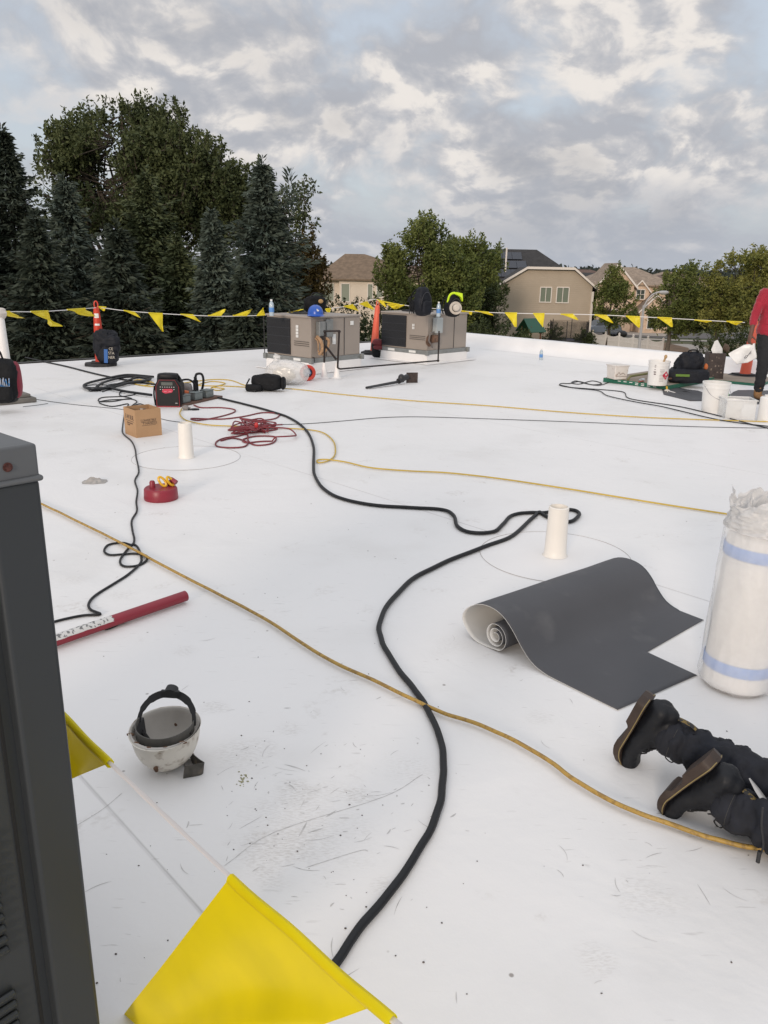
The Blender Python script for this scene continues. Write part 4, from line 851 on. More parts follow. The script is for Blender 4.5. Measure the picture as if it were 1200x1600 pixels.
# ---------------------------------------------------------------- orange stands (channelizers)
m_or = mat('safety_orange', (.56, .045, .020), .45, var=.06, vs=4); m_orp = mat('safety_orange_faded', (.78, .14, .08), .5, var=.06, vs=4); m_rub = mat('rubber_base', (.025, .025, .027), .8, var=.2, vs=12)
def stand(px, py, lb, rz, m, tilt=0, hgt=1.03):
    p = g(px, py); t = thing('channelizer_cone', lb, 'safety cone', p, rz, 'orange stands holding the flag line')
    b = MB(); b.prism([(math.cos(a)*.27, math.sin(a)*.27) for a in [R_(22.5+45*i) for i in range(8)]], .045); b.box((0, 0, .055), (.3, .3, .025)); b.build('base', m_rub, t, bevel=.008)
    T = Matrix.Rotation(tilt, 4, 'Y'); b = MB(T); b.lathe([(.085, .06), (.082, .2), (.084, .21), (.076, .35), (.066, .55), (.068, .56), (.056, .75), (.045, hgt-.13), (.047, hgt-.12), (.034, hgt-.11), (.030, hgt-.10)], 24)
    k = [Vector((math.cos(a)*.028, 0, hgt-.06+math.sin(a)*.055)) for a in [i*math.pi/8 for i in range(16)]]; b.tube(k, .011, 8, closed=True); b.build('post', m, t, smooth=40)
    return t, T
sA, _ = stand(158, 571, 'leftmost whole orange stand, with a black backpack hung against it', .3, m_or)
T0 = Matrix.Rotation(R_(-90), 4, 'Z')
b = MB()
for zc, hh3, w3 in ((.80, .07, .035), (.66, .03, .03)):
    b.grid(lambda u, v: ((.0575 + (.80-(zc+(v-.5)*hh3))*.055)*math.cos(R_(-130+70*u)), (.0575+(.80-(zc+(v-.5)*hh3))*.055)*math.sin(R_(-130+70*u)), zc+(v-.5)*hh3), 8, 3)
b.build('reflective_mark', m_lab, sA)
sB, TB = stand(585, 553, 'middle orange stand leaning slightly, between the two units', .5, m_orp, R_(3.5))
sC, _ = stand(1163, 590, 'orange stand behind the worker in red', .2, m_orp, R_(3))
# left white post on its slab
p = g(16, 626); t = thing('flag_stand', 'white pole on a grey weighted slab at the left picture edge', 'flag stand', p, R_(43))
b = MB(); b.box((-.09, -.07, .03), (.60, .46, .06)); b.box((-.09, -.07, .08), (.50, .38, .045)); b.build('slab', mat('slab_grey', (.16, .15, .135), .85, var=.15, vs=6), t, bevel=.012)
b = MB(); b.lathe([(.062, .1), (.055, .5), (.042, .98), (.0, .985)], 20); b.build('pole', m_cap, t)
b = MB(); b.ball((0, 0, 1.03), (.085, .075, .06), 14, 8, amp=.02, fr=5, e=.7); b.build('cloth_cap', mat('cloth_pale', (.62, .57, .52), .9), t)
# ---------------------------------------------------------------- flag lines
m_yel = mat('pennant_yellow', (.88, .76, .04), .45, trans=.4, var=.04, vs=9, bump=.1, bs=14); m_rope = mat('rope_white', (.74, .72, .70), .7)
def on_seg(px, py, A, B): return onp(px, py, A, B)
def flagline(name, label, segs, flags, r, per=10, fm=m_yel, thick=.0006):
    """segs: list of (A,B,[pixels]) rope pieces in vertical planes; flags: (seg, (x0,y0),(x1,y1),(tipx,tipy))"""
    t = thing(name, label, 'warning line', (0, 0, 0)); b = MB(); allp = []
    for A, B, px in segs: allp += [on_seg(x, y, A, B) for x, y in px]
    b.tube(spline(allp, 6), r, 6); b.build('rope', m_rope, t)
    for si, a, c, tp, *rest in flags:
        A, B, _ = segs[si]; P0 = on_seg(*a, A, B); P1 = on_seg(*c, A, B); TP = on_seg(*tp, A, B); nrm = (B-A).cross(Vector((0, 0, 1))).normalized(); am = (P1-P0).length*.10; sd = a[0]*.37
        def fn(u, v, P0=P0, P1=P1, TP=TP, am=am, nrm=nrm, sd=sd):
            e = P0.lerp(P1, u); tipw = TP + (P1-P0)*(u-.5)*.10; q = e.lerp(tipw, v); return q + nrm*(am*math.sin(u*4+v*5+sd)*v*1.3 + am*.5*noise.noise(Vector((u*3+sd, v*3, 0))))
        f = MB(); f.grid(fn, 8, 10, thick=thick); f.tube([P0.lerp(P1, k/4) for k in range(5)], r*1.9, 6); f.build('pennant', fm, t, smooth=60)
    return t
SL = Vector((-4.55, 9.3, 0)); SA = g(158, 571); SB = g(585, 553)+Vector((.06, 0, 0)); SC = g(1163, 590)
flagline('pennant_line', 'long white rope with small yellow pennants strung between the orange stands', [
    (SL, SA, [(-12, 488), (20, 487), (60, 487), (110, 484), (148, 481)]), (SA, SB, [(160, 481), (200, 486), (270, 491), (340, 494), (400, 493), (440, 490), (500, 484), (550, 477), (584, 468)]),
    (SB, SC, [(594, 470), (640, 478), (700, 484), (760, 488), (830, 490), (900, 491), (960, 493), (1040, 497), (1110, 501), (1164, 504)])],
    [(0, (-12, 488), (15, 487), (31, 497)), (0, (48, 487), (75, 486), (88, 510)), (0, (105, 484), (133, 482), (141, 494)),
     (1, (152, 479), (166, 480), (162, 486)), (1, (193, 485), (211, 488), (220, 497)), (1, (232, 489), (254, 490), (254, 518)), (1, (282, 491), (302, 492), (313, 503)), (1, (325, 493), (346, 493), (352, 483)), (1, (364, 493), (386, 493), (394, 483)), (1, (401, 493), (414, 492), (411, 481)), (1, (440, 490), (462, 488), (473, 483)), (1, (508, 483), (517, 482), (514, 493)), (1, (537, 479), (552, 476), (560, 486)), (1, (561, 475), (574, 471), (584, 484)),
     (2, (588, 468), (600, 471), (603, 480)), (2, (598, 471), (625, 476), (620, 479)), (2, (605, 476), (632, 477), (618, 483)), (2, (716, 485), (738, 488), (736, 492)), (2, (742, 486), (764, 488), (771, 493)), (2, (789, 489), (808, 489), (806, 511)), (2, (833, 490), (851, 490), (848, 511)), (2, (876, 491), (896, 491), (903, 500)), (2, (929, 492), (949, 493), (958, 505)), (2, (978, 494), (1000, 495), (999, 512)), (2, (1027, 496), (1050, 497), (1050, 511)), (2, (1085, 500), (1112, 502), (1103, 504)), (2, (1135, 502), (1160, 503), (1150, 508))], .006)
# near line: passes right in front of the lens
A_ = Vector((-.80, 1.62, 0)); B_ = Vector((.05, .735, 0)); z_ = .70
NR = lambda s, dz=0: Vector((A_.x+(B_.x-A_.x)*s, A_.y+(B_.y-A_.y)*s, z_+dz))
def fs(px, py): P = onp(px, py, A_, B_); return ((P.x-A_.x)/(B_.x-A_.x), P.z-z_)
t = thing('pennant_line', 'near white ribbon with two large yellow pennants at the bottom left', 'warning line', (0, 0, 0))
S_ = [onp(x, y, A_, B_) for x, y in ((60, 1078), (172, 1192), (360, 1370), (614, 1594))]; pts = [S_[0].lerp(S_[1], k/3) for k in range(4)] + [S_[1].lerp(S_[2], k/4)+Vector((0, 0, -.002*math.sin(math.pi*k/4))) for k in range(1, 5)] + [S_[2].lerp(S_[3], k/4) for k in range(1, 6)]
b = MB(); P = spline(pts, 8); n = len(P)
b.tube(P, [.0040+.0025*abs(noise.noise(Vector((i*.13, 0, 3)))) for i in range(n)], 8, flat=.45); b.build('ribbon', mat('ribbon_white', (.72, .68, .66), .5, trans=.2), t)
m_yb = mat('pennant_yellow_big', (.92, .80, .010), .4, trans=.5, var=.05, vs=7, bump=.2, bs=9, bdist=.004)
pd = (B_-A_).cross(Vector((0, 0, 1))).normalized()
def bigflag(outer, nm, bulge, seed, hemto=None):
    """outer: four corner curves given as top-left, top-right, bottom-right, bottom-left pixels"""
    (a, c, d, e) = outer; PA, PC, PD, PE = [onp(*q, A_, B_) for q in outer]
    def fn(u, v):
        q = PA.lerp(PC, u).lerp(PE.lerp(PD, u), v); w_ = bulge*math.sin(math.pi*min(1, v*1.1))*math.sin(math.pi*u); return q - pd*(w_ + .010*v*noise.noise(Vector((u*2.2+seed, v*2.6, 0))) + .004*v*math.sin(u*9+v*4+seed))
    f = MB(); f.grid(fn, 26, 26, thick=.0007); o = f.build(nm, m_yb, t, smooth=70)
    PH = onp(*(hemto or outer[1]), A_, B_)
    h = MB(); h.grid(lambda u, v: tuple(PA.lerp(PH, u) + pd*(.008*math.sin(v*6.283)) + Vector((0, 0, -1))*(.004-.0095*math.cos(v*6.283)+.002*math.sin(u*11))), 20, 8); h.build('hem', m_yb, o, smooth=60)
bigflag(((360, 1370), (590, 1570), (455, 1618), (160, 1630)), 'pennant', .02, 1, (614, 1594))
bigflag(((60, 1078), (172, 1192), (140, 1205), (95, 1224)), 'pennant', .012, 5)
# ---------------------------------------------------------------- hard hats
def hardhat(t, m, flip=False):
    pass
m_hat = mat('hat_white_dirty', (.66, .62, .55), .5, var=.06, vs=10, col2=(.30, .24, .18), cs=26, lo=.55, hi=.70); m_hati = mat('hat_inner', (.52, .49, .45), .6, var=.08, vs=12); m_susp = mat('suspension_grey', (.10, .095, .085), .7, var=.2, vs=30); m_suspb = mat('suspension_black', (.02, .02, .021), .6)
hp = g(254, 1209); t = thing('hard_hat', 'scuffed white hard hat lying upside down with its headband up', 'hard hat', (hp.x+.006, hp.y+.05, .004), R_(-4), rx=R_(1))
b = MB()
ax, ay, hz_ = .110, .120, .142
def shell(inset):
    pr = []
    for k in range(13):
        a = math.pi/2*k/12; pr.append((math.sin(a)**.82, 1-math.cos(a)**.9))
    return pr
def hatfn(ins):
    def f(u, v):
        a = 2*math.pi*u; k = min(1, v/.86); s = math.sin(k*math.pi/2)**.85; z = hz_*(1-math.cos(k*math.pi/2)**.95)
        rx_, ry_ = (ax-ins)*s, (ay-ins)*s
        if v > .86:
            e = (v-.86)/.14; br = .004+.016*max(0, -math.sin(a))**2.5; rx_ += br*e; ry_ += br*e; z += .003*e
        if abs(math.sin(a)) > .0: z += ins*.6*(1-s)
        rid = .0035*max(0, math.cos(2*(a-math.pi/2)))**6*(1-s)
        return (rx_*math.cos(a), ry_*math.sin(a), z+ins*.2-rid)
    return f
b.grid(hatfn(0), 48, 20); b.build('shell', m_hat, t, smooth=60); b = MB(); b.grid(lambda u, v: hatfn(.004)(1-u, v*.97), 48, 18); b.build('liner_side', m_hati, t, smooth=60)
b = MB()
def band(f0, f1, rx_, ry_, z, w_, th, m, tiltb=0.0, zb_=0.0, n=40):
    V = []; F = []
    for i in range(n+1):
        a = f0+(f1-f0)*i/n; zc = z + tiltb*math.sin(a) + zb_*math.sin(a)**2
        for rr, zz3 in ((0, -w_/2), (0, w_/2), (th, w_/2), (th, -w_/2)): V.append(((rx_-rr)*math.cos(a), (ry_-rr)*math.sin(a), zc+zz3))
    for i in range(n):
        for j in range(4): F.append((i*4+j, (i+1)*4+j, (i+1)*4+(j+1) % 4, i*4+(j+1) % 4))
    b_ = MB(); b_.add(V, F+[(0, 1, 2, 3), (n*4+3, n*4+2, n*4+1, n*4)]); return b_
band(math.pi*.96, 2.04*math.pi, .094, .104, .146, .036, .003, None).build('headband', m_susp, t)
# rear strap folded up above the shell as a hoop
V = []; 
def hoop(k): a = math.pi*k; return Vector((.093*math.cos(a), .010+.060*math.sin(a), .146+.080*math.sin(a)**.8))
HN = Vector((0, -.90, .43)); b = MB(); F = []; n = 30
for i in range(n+1):
    c = hoop(i/n); tg = (hoop(min(1, (i+1)/n))-hoop(max(0, (i-1)/n))).normalized(); rad = tg.cross(HN).normalized(); wd = .0095+.003*(7 < i < 23)-.003*(i < 4 or i > n-4)
    nn = rad.cross(tg).normalized()
    for sw, st_ in ((-wd, 0), (wd, 0), (wd, .003), (-wd, .003)): b.v.append(tuple(c+rad*sw+nn*st_))
for i in range(n):
    for j in range(4): F.append((i*4+j, (i+1)*4+j, (i+1)*4+(j+1) % 4, i*4+(j+1) % 4))
b.f = F; b.m = [0]*len(F); b.build('rear_strap', m_suspb, t)
b = MB(); b.cyl((0, .068, .224), (0, .092, .236), .024, .020, n=24); b.box((0, .066, .226), (.062, .012, .026)); b.build('ratchet_knob', m_suspb, t, bevel=.002)
for sx_ in (-1, 1): b = MB(); b.add([(sx_*.088, -.03, .145), (sx_*.085, .035, .150), (sx_*.068, .01, .065), (sx_*.094, -.03, .145), (sx_*.092, .035, .150), (sx_*.076, .01, .065)], [(0, 1, 2), (5, 4, 3), (0, 3, 4, 1), (1, 4, 5, 2), (2, 5, 3, 0)]); b.tube([(sx_*.08, 0, .12), (sx_*.03, .005, .03)], .007, 6); b.build('strap_anchor', m_suspb, t)
b = MB()
for i in range(5): a = -2.7+.5*i; b.ball((ax*.99*math.cos(a), ay*.99*math.sin(a), .140), (.014, .007, .005), 8, 5, amp=.003, fr=40, seed=i)
b.ball((.0, -.106, .055), (.009, .004, .011), 8, 5, amp=.003, fr=40); b.ball((.0, .094, .09), (.006, .003, .006), 8, 5, amp=.002, fr=40); b.build('glue_spots', mat('dried_brown', (.13, .07, .04), .8, var=.4, vs=60), t)
# sweat band lying beside the hat
p = g(305, 1205); t = thing('sweatband', 'worn dark brow pad folded on the roof beside the upturned hard hat', 'sweatband', p)
b = MB(); pth = spline([(-.035, .075, .0), (-.022, .045, 0), (.0, .02, 0), (.022, -.002, 0), (.026, -.012, 0), (.018, -.022, 0), (-.015, -.034, 0), (-.030, -.040, 0)], 6)
n = len(pth); b.grid(lambda u, v: (lambda q: (q.x+.004*v, q.y+.006*v, .001+(.036-.006*math.sin(u*6))*v))(pth[int(round(u*(n-1)))]), n-1, 4, thick=.003); b.build('pad', mat('pad_worn', (.085, .078, .068), .85, var=.4, vs=40, col2=(.22, .17, .12), cs=30, lo=.6, hi=.7), t, smooth=50)
b = MB(); b.add([(-.055, .05, .002), (-.03, .065, .002), (.004, -.016, .002), (-.022, -.012, .002), (-.055, .05, .004), (-.03, .065, .004), (.004, -.016, .004), (-.022, -.012, .004)], [(0, 3, 2, 1), (4, 5, 6, 7), (0, 1, 5, 4), (1, 2, 6, 5), (2, 3, 7, 6), (3, 0, 4, 7)]); b.build('strap_end', mat('pad_grey', (.30, .28, .26), .8, var=.2, vs=30), t)
# ================================================================ ROLLS, BUCKETS, BAGS, TOOLS
# --- cut membrane roll: dark side up, white underside
m_gry = mat('membrane_dark', (.070, .071, .078), .55, var=.07, vs=2.2, bump=.3, bs=3.5, spec=.35, col2=(.10, .10, .105), cs=5, lo=.58, hi=.75); m_wht = mat('membrane_back', (.64, .635, .62), .5, var=.04, vs=6)
E0 = g(965, 1111); t = thing('membrane_roll', 'half unrolled dark grey membrane sheet with a notch cut out of its end', 'membrane roll', E0)
uw = axis(40.5); ud = axis(130.5); Wd = 1.045
pr = [(0, .004), (.12, .004), (.26, .005), (.36, .012), (.43, .035), (.49, .085), (.54, .138), (.60, .182), (.67, .198), (.745, .186), (.812, .142), (.836, .088), (.80, .035), (.75, .006), (.68, .003), (.62, .010)]
c0 = (.632, .072); rr = .066; a = -1.9
while a > -1.9-2*math.pi*2.6: pr.append((c0[0]+math.cos(a)*rr, c0[1]+math.sin(a)*rr)); a -= .35; rr -= .0011
PP = spline([(x, 0, z) for x, z in pr], 3); n = len(PP)
arc = [0.]
for i in range(1, n): arc.append(arc[-1]+(PP[i]-PP[i-1]).length)
flat_end = .30
def sheet(off_):
    b = MB(); W_ = 24; V = []; F = []; 
    for i, q in enumerate(PP):
        tq = (PP[min(n-1, i+1)]-PP[max(0, i-1)]).normalized(); nn = Vector((-tq.z, 0, tq.x))
        for j in range(W_+1):
            v = j/W_; s = q.x; dz = 0
            # the far side loop is a touch slimmer, and the near edge of the flat part leaves the ground slightly
            wv = .006*noise.noise(Vector((q.x*3, v*2.5, 1)))*min(1, arc[i]*3)
            if arc[i] < .3 and v > .46: 
                pass
            p = uw*(v*Wd) + ud*(q.x*(1-.03*v)+.035*v*(1-min(1, arc[i]/.4))) + Vector((0, 0, q.z*(1-.06*v)+abs(wv)+.004*(1-math.cos(v*6))*(.0 if arc[i] < .2 else 1)))
            p += (ud*nn.x+Vector((0, 0, nn.z)))*off_; V.append(p)
    # notch: x .0-.27 from v .44 upward keeps to a cut corner
    cut = lambda i, v: False
    return V, W_
# outline for the flat part made separately so that the notch is exact
def notch_len(v):  # how far back from the cut end the sheet starts, in metres
    if v < .50: return -.10*v
    return .200 + .04*(v-.50)
Vt = []; Ft = []; W_ = 48
cols = [j/W_ for j in range(W_+1)]; k = cols.index(.5); cols = cols[:k+1]+[.5005]+cols[k+1:]
st = [notch_len(v) for v in cols]; NF = 14
for j, v in enumerate(cols):
    s0 = st[j]
    for i in range(NF):
        x = s0+(.36-s0)*i/NF; Vt.append(uw*(v*Wd)+ud*x+Vector((0, 0, .0045+.004*x/.36*i/NF )))
    for q in [p for p, ar in zip(PP, arc) if p.x >= .36 or ar > .5]:
        wv = .005*noise.noise(Vector((q.x*4, v*2.5, 1)))
        Vt.append(uw*(v*Wd)+ud*(q.x-.02*v*min(1, q.z*6))+Vector((0, 0, q.z*(1-.05*v)+abs(wv)*min(1, q.z*8))))
NR_ = len(Vt)//len(cols)
for j in range(len(cols)-1):
    for i in range(NR_-1): Ft.append((j*NR_+i, (j+1)*NR_+i, (j+1)*NR_+i+1, j*NR_+i+1))
b = MB(); b.add(Vt, Ft); o = b.build('sheet', [m_gry, m_wht], t, smooth=60)
d = o.modifiers.new('solid', 'SOLIDIFY'); d.thickness = .0022; d.offset = -1; d.material_offset = 1; d.material_offset_rim = 1
# --- wrapped roll standing on end
wp = g(1144, 1068); m_wrap = mat('wrapped_roll', (.74, .72, .70), .5, var=.05, vs=3); m_blue = mat('blue_tape', (.12, .30, .70), .5)
t = thing('wrapped_roll', 'upright roll of white sheet in a clear plastic sleeve with two blue tape bands', 'wrapped roll', (wp.x+.005, wp.y+.0, 0), rx=R_(-1.5), ry=R_(2.5)); t.scale = (1.03, 1.03, .945); RW = .127
b = MB(); b.lathe([(0, .01), (RW-.004, .012), (RW-.002, .3), (RW-.004, .665), (RW-.012, .672), (.03, .672), (.03, .5)], 48, amp=.006, seed=2, wob=1); b.build('sheet_roll', m_wrap, t, smooth=50)
for z0_, z1_ in ((.085, .135), (.585, .635)): b = MB(); b.lathe([(RW-.001, z0_), (RW+.0015, z0_+.004), (RW+.0015, z1_-.004), (RW-.001, z1_)], 64); b.build('tape_band', m_blue, t, smooth=50)
mp = bpy.data.materials.new('clear_sleeve'); mp.use_nodes = True; n_ = mp.node_tree.nodes; l_ = mp.node_tree.links; P_ = n_['Principled BSDF']; P_.inputs['Base Color'].default_value = (.90, .90, .90, 1); P_.inputs['Roughness'].default_value = .13
tr = n_.new('ShaderNodeBsdfTransparent'); ms = n_.new('ShaderNodeMixShader'); fr = n_.new('ShaderNodeTexNoise'); fr.inputs['Scale'].default_value = 16; mrn = n_.new('ShaderNodeMapRange'); tcn = n_.new('ShaderNodeTexCoord'); l_.new(tcn.outputs['Object'], fr.inputs['Vector']); fr.inputs['Detail'].default_value = 5
l_.new(fr.outputs[0], mrn.inputs[0]); mrn.inputs[1].default_value = .3; mrn.inputs[2].default_value = .75; mrn.inputs[3].default_value = .62; mrn.inputs[4].default_value = .56; l_.new(mrn.outputs[0], ms.inputs[0]); l_.new(P_.outputs[0], ms.inputs[1]); l_.new(tr.outputs[0], ms.inputs[2]); l_.new(ms.outputs[0], n_['Material Output'].inputs[0])
def crinkle(v, amp, f, seed=0):
    r1 = 1-abs(noise.noise(v*f+Vector((seed, 0, 0))))*2.2; r2 = 1-abs(noise.noise(v*f*2.3+Vector((0, seed, 0))))*2.2
    return amp*(r1*.7+r2*.35)
def sleeve(u, v):
    a_ = 2*math.pi*u; z = .0+.70*v; lean = .03*(1-v); R0 = RW+.007+.018*max(0, .12-v)*4
    q = Vector((math.cos(a_)*2.2, math.sin(a_)*2.2, z*7.5)); d = crinkle(Vector((q.x, q.y, q.z*.45)), .0075, .75, 3) + .0045*max(0, math.sin(a_*6+z*3+2*noise.noise(q*.6)))
    if v < .04: R0 -= .03*(1-v/.04)
    return ((R0+d)*math.cos(a_), (R0+d)*math.sin(a_), z+.004)
b = MB(); b.grid(sleeve, 150, 90); b.build('plastic_sleeve', mp, t, smooth=80)
def ruff(u, v):
    a_ = 2*math.pi*u; R0 = RW+.010-.016*math.sin(v*3.1)+.022*v; z = .70+.125*v + v*v*(.075*noise.noise(Vector((math.cos(a_)*1.5+2, math.sin(a_)*1.5, 4)))+.03*noise.noise(Vector((math.cos(a_)*4, math.sin(a_)*4, 9)))+.05*max(0, math.cos(a_-.5))**4)
    R1 = R0*(1-.22*v*v) + v*(.024*noise.noise(Vector((math.cos(a_)*3.5, math.sin(a_)*3.5, v*3)))) + crinkle(Vector((math.cos(a_)*3, math.sin(a_)*3, v*5)), .011, .9, 7)
    return (R1*math.cos(a_), R1*math.sin(a_), z)
b = MB(); b.grid(ruff, 130, 40); b.build('sleeve_top', mat('bunched_plastic', (.76, .75, .74), .3, trans=.4), t, smooth=50)
b = MB(); b.grid(lambda u, v: (lambda p: (p[0]*.7*(1-.3*v), p[1]*.7*(1-.3*v), p[2]-.05+.035*v))(ruff((u*1.0+.37) % 1, v)), 100, 24); b.build('sleeve_inner_folds', MATS['bunched_plastic'], t, smooth=50)
# --- red pole with printed label
m_red = mat('tube_red', (.25, .018, .034), .4, var=.08, vs=10, bump=.05, bs=30)
pa = g(290, 931, .035); pb = g(80, 1003, .035); dd = (pb-pa).normalized(); t = thing('red_tube', 'dark red plastic tube with a torn printed label', 'tube', (pa.x, pa.y, 0)); pb = pb+dd*.35
T = Matrix.Translation((-pa.x, -pa.y, 0)); b = MB(T); b.tube([pa, pa+dd*.02, pb], [.0265, .0265, .0265], 20); b.build('tube', m_red, t, smooth=50)
b = MB(T); b.cyl(pa-dd*.0012, pa+dd*.001, .0235, n=20); b.build('tube_bore', mat('bore_dark', (.07, .01, .015), .8), t)
q = dd.to_track_quat('X', 'Z').to_matrix().to_4x4(); L0 = (g(170, 968, .035)-pa).length; L1 = (pb-pa).length-.1
def lab(u, v):
    s = L0+(L1-L0)*u + .010*noise.noise(Vector((v*6, 1, 0)))*(u < .02); a_ = R_(20+105*v+6*noise.noise(Vector((u*14, 0, 2)))*(v in (0, 1))); return tuple(pa + dd*s + (q @ Vector((0, math.cos(a_)*.0272, math.sin(a_)*.0272))))
b = MB(T); b.grid(lab, 60, 12); b.build('label', mat('label_printed', (.62, .61, .59), .6, col2=(.16, .16, .16), cs=75, lo=.53, hi=.58), t, smooth=60)
# --- red round base with yellow links
p = g(252, 779); t = thing('weighted_drum', 'round red weighted base with a yellow chain link hooked on it', 'weighted base', p, .3)
b = MB(); b.lathe([(0, .0), (.118, .0), (.120, .006), (.116, .075), (.108, .085), (.0, .088)], 36); b.build('drum', m_red, t, smooth=40, bevel=.002)
b = MB(); b.lathe([(.020, .085), (.020, .125), (.014, .135), (0, .136)], 16, c=(-.055, .0, 0)); b.build('spigot', m_red, t); b = MB(); b.tube([(.06, .03, .09), (.085, .02, .13), (.11, .0, .11)], .02, 8); b.build('bracket', m_red, t)
m_yp = mat('yellow_plastic', (.72, .42, .02), .35); b = MB()
for cx_, rz_ in ((.015, .3), (.07, .9)):
    T = TM((cx_, 0, .125), rz_, rx=R_(70), ry=R_(-30)); b.tube([(math.cos(a_)*.018, math.sin(a_)*.038, 0) for a_ in [i*math.pi/10 for i in range(20)]], .009, 8, closed=True, T=T)
b.build('chain_link', m_yp, t)
p = g(148, 753); t = thing('crumpled_rag', 'small crumpled grey rag', 'rag', p, .2); b = MB(); b.grid(lambda u, v: ((u-.5)*.19*(1-.3*abs(v-.5)), (v-.5)*.15*(1-.5*abs(u-.5)), .003+.026*max(0, 1-((u-.5)**2+(v-.5)**2)*4.2)*(.45+abs(noise.noise(Vector((u*4.5, v*4.5, 1))))*1.6)), 30, 26, thick=.002); b.build('cloth', mat('rag_grey', (.36, .34, .32), .95, var=.15, vs=30), t, smooth=60)
# --- cardboard box
m_card = mat('cardboard', (.42, .255, .135), .85, var=.05, vs=6, bump=.1, bs=30); m_cin = mat('cardboard_inside', (.26, .16, .09), .9)
q0 = g(213.5, 684.5); t = thing('cardboard_box', 'open brown cardboard box with printed sides', 'cardboard box', (q0.x, q0.y, 0), R_(40)); bx_, by_, bz_ = .262, .275, .268
b = MB(); th = .006
b.box((bx_/2, th/2, bz_/2), (bx_, th, bz_)); b.box((bx_/2, by_-th/2, bz_/2), (bx_, th, bz_)); b.box((th/2, by_/2, bz_/2-.001), (th, by_-2*th, bz_)); b.box((bx_-th/2, by_/2, bz_/2-.001), (th, by_-2*th, bz_)); b.box((bx_/2, by_/2, .006), (bx_-.014, by_-.014, .006)); b.build('carton', m_card, t, bevel=.0015)
m_prt = mat('print_ink', (.06, .045, .04), .8)
b = MB(); T = TM((bx_*.52, -.0006, bz_*.55), rx=math.pi/2); b.text('CONVERTIBLE', .030, TM((bx_*.50, -.0006, bz_*.60), rx=math.pi/2), .0004, .82); b.text('T-HANDLE', .030, TM((bx_*.55, -.0006, bz_*.485), rx=math.pi/2), .0004, 1.0); b.box((bx_*.5, -.0006, bz_*.54), (.15, .0008, .003)); b.box((bx_*.5, -.0006, bz_*.42), (.14, .0008, .003))
TL = lambda z, y=.5: Matrix.Translation((-.0006, by_*y, z)) @ Matrix.Rotation(-math.pi/2, 4, 'Z') @ Matrix.Rotation(math.pi/2, 4, 'X')
b.text('E-W BUIL', .062, TL(bz_*.68), .0006, .78); b.box((-.0006, by_*.5, bz_*.55), (.0008, .19, .005)); b.text('BUILDING PRODUCTS', .018, TL(bz_*.47), .0004, .8); b.text('ROOFING', .018, TL(bz_*.40, .6), .0004, .8); b.build('printing', m_prt, t, smooth=0)
b = MB(); random.seed(8)
for i in range(5): b.cyl((.06+.035*i, .12+.05*random.random(), .02), (.07+.03*i, .14+.04*random.random(), bz_-.02+random.uniform(-.02, .02)), .018, n=12)
b.build('caulk_tubes', mat('tube_mixed', (.55, .45, .36), .6, col2=(.10, .08, .07), cs=14, lo=.45, hi=.5), t)
# --- jobsite radio / charger
m_rad = mat('radio_black', (.007, .0075, .009), .5, var=.2, vs=20, spec=.3); m_rred = mat('radio_red', (.30, .02, .03), .45); q0 = g(243.5, 636); t = thing('jobsite_radio', 'black jobsite radio with a red trimmed front and a carrying bar', 'radio', (q0.x, q0.y, 0), R_(3))
rw, rd, rh = .295, .26, .345
def rprof(x0, x1, hh): c = .03; return [(x0+.0, 0), (x1, 0), (x1, hh*.72), (x1-.045, hh-.01), (x0+.045, hh-.01), (x0, hh*.72)]
b = MB(Matrix.Rotation(math.pi/2, 4, 'X')); b.prism(rprof(0, rw, rh), rd, z0=-rd); b.build('body', m_rad, t, bevel=.012, seg=3)
b = MB(Matrix.Rotation(math.pi/2, 4, 'X')); b.prism(rprof(.012, rw-.012, rh-.016), .004, z0=.0); fr_ = b.build('front_trim', m_rred, t, bevel=.004)
b = MB(Matrix.Rotation(math.pi/2, 4, 'X')); b.prism([(.020, .016), (rw-.020, .016), (rw-.020, rh*.70), (rw-.060, rh-.030), (.060, rh-.030), (.020, rh*.70)], .008, z0=.0045); b.build('front_panel', m_rad, t, bevel=.003)
b = MB(); b.box((rw/2, -.015, rh*.80), (.13, .004, .036)); b.build('display', mat('lcd', (.09, .10, .09), .25), t)
b = MB(); 
for i in range(2):
    for j in range(7): b.box((.07+j*.026, -.015, rh*.69-.028*i), (.011, .003, .006))
b.box((.245, -.0145, .05), (.025, .002, .005)); b.build('buttons', m_lab, t, smooth=0)
b = MB(Matrix.Rotation(math.pi/2, 4, 'X')); b.prism([(.085, .185), (.10, .215), (.205, .218), (.215, .195), (.20, .175), (.125, .162), (.10, .172)], .003, z0=.0138); bd_ = b.build('badge', mat('badge_red', (.50, .03, .07), .4), t, bevel=.001); b = MB(); b.text('~ ~', .05, TM((.152, -.0172, .188), rx=math.pi/2), .0005, 1.2); b.build('badge_script', mat('badge_pink', (.7, .35, .38), .4), bd_, smooth=0)
b = MB(); b.tube(spline([(.02, .10, rh-.06), (.035, .09, rh+.005), (.08, .08, rh+.018), (rw-.09, .08, rh+.018), (rw-.03, .09, rh+.010), (rw-.02, .1, rh-.06)], 6), .014, 8); b.ball((rw/2-.0, .06, rh+.015), (.12, .07, .034), 24, 12, e=.6, amp=.008, fr=5); b.build('carrying_bar', m_rad, t)
for x in (.0, rw): b = MB(); b.tube(spline([(x, -.0, .02), (x+(.012 if x else -.012), .0, .15), (x, .0, rh*.72)], 4), .010, 6); b.build('side_bumper', m_rad, t)
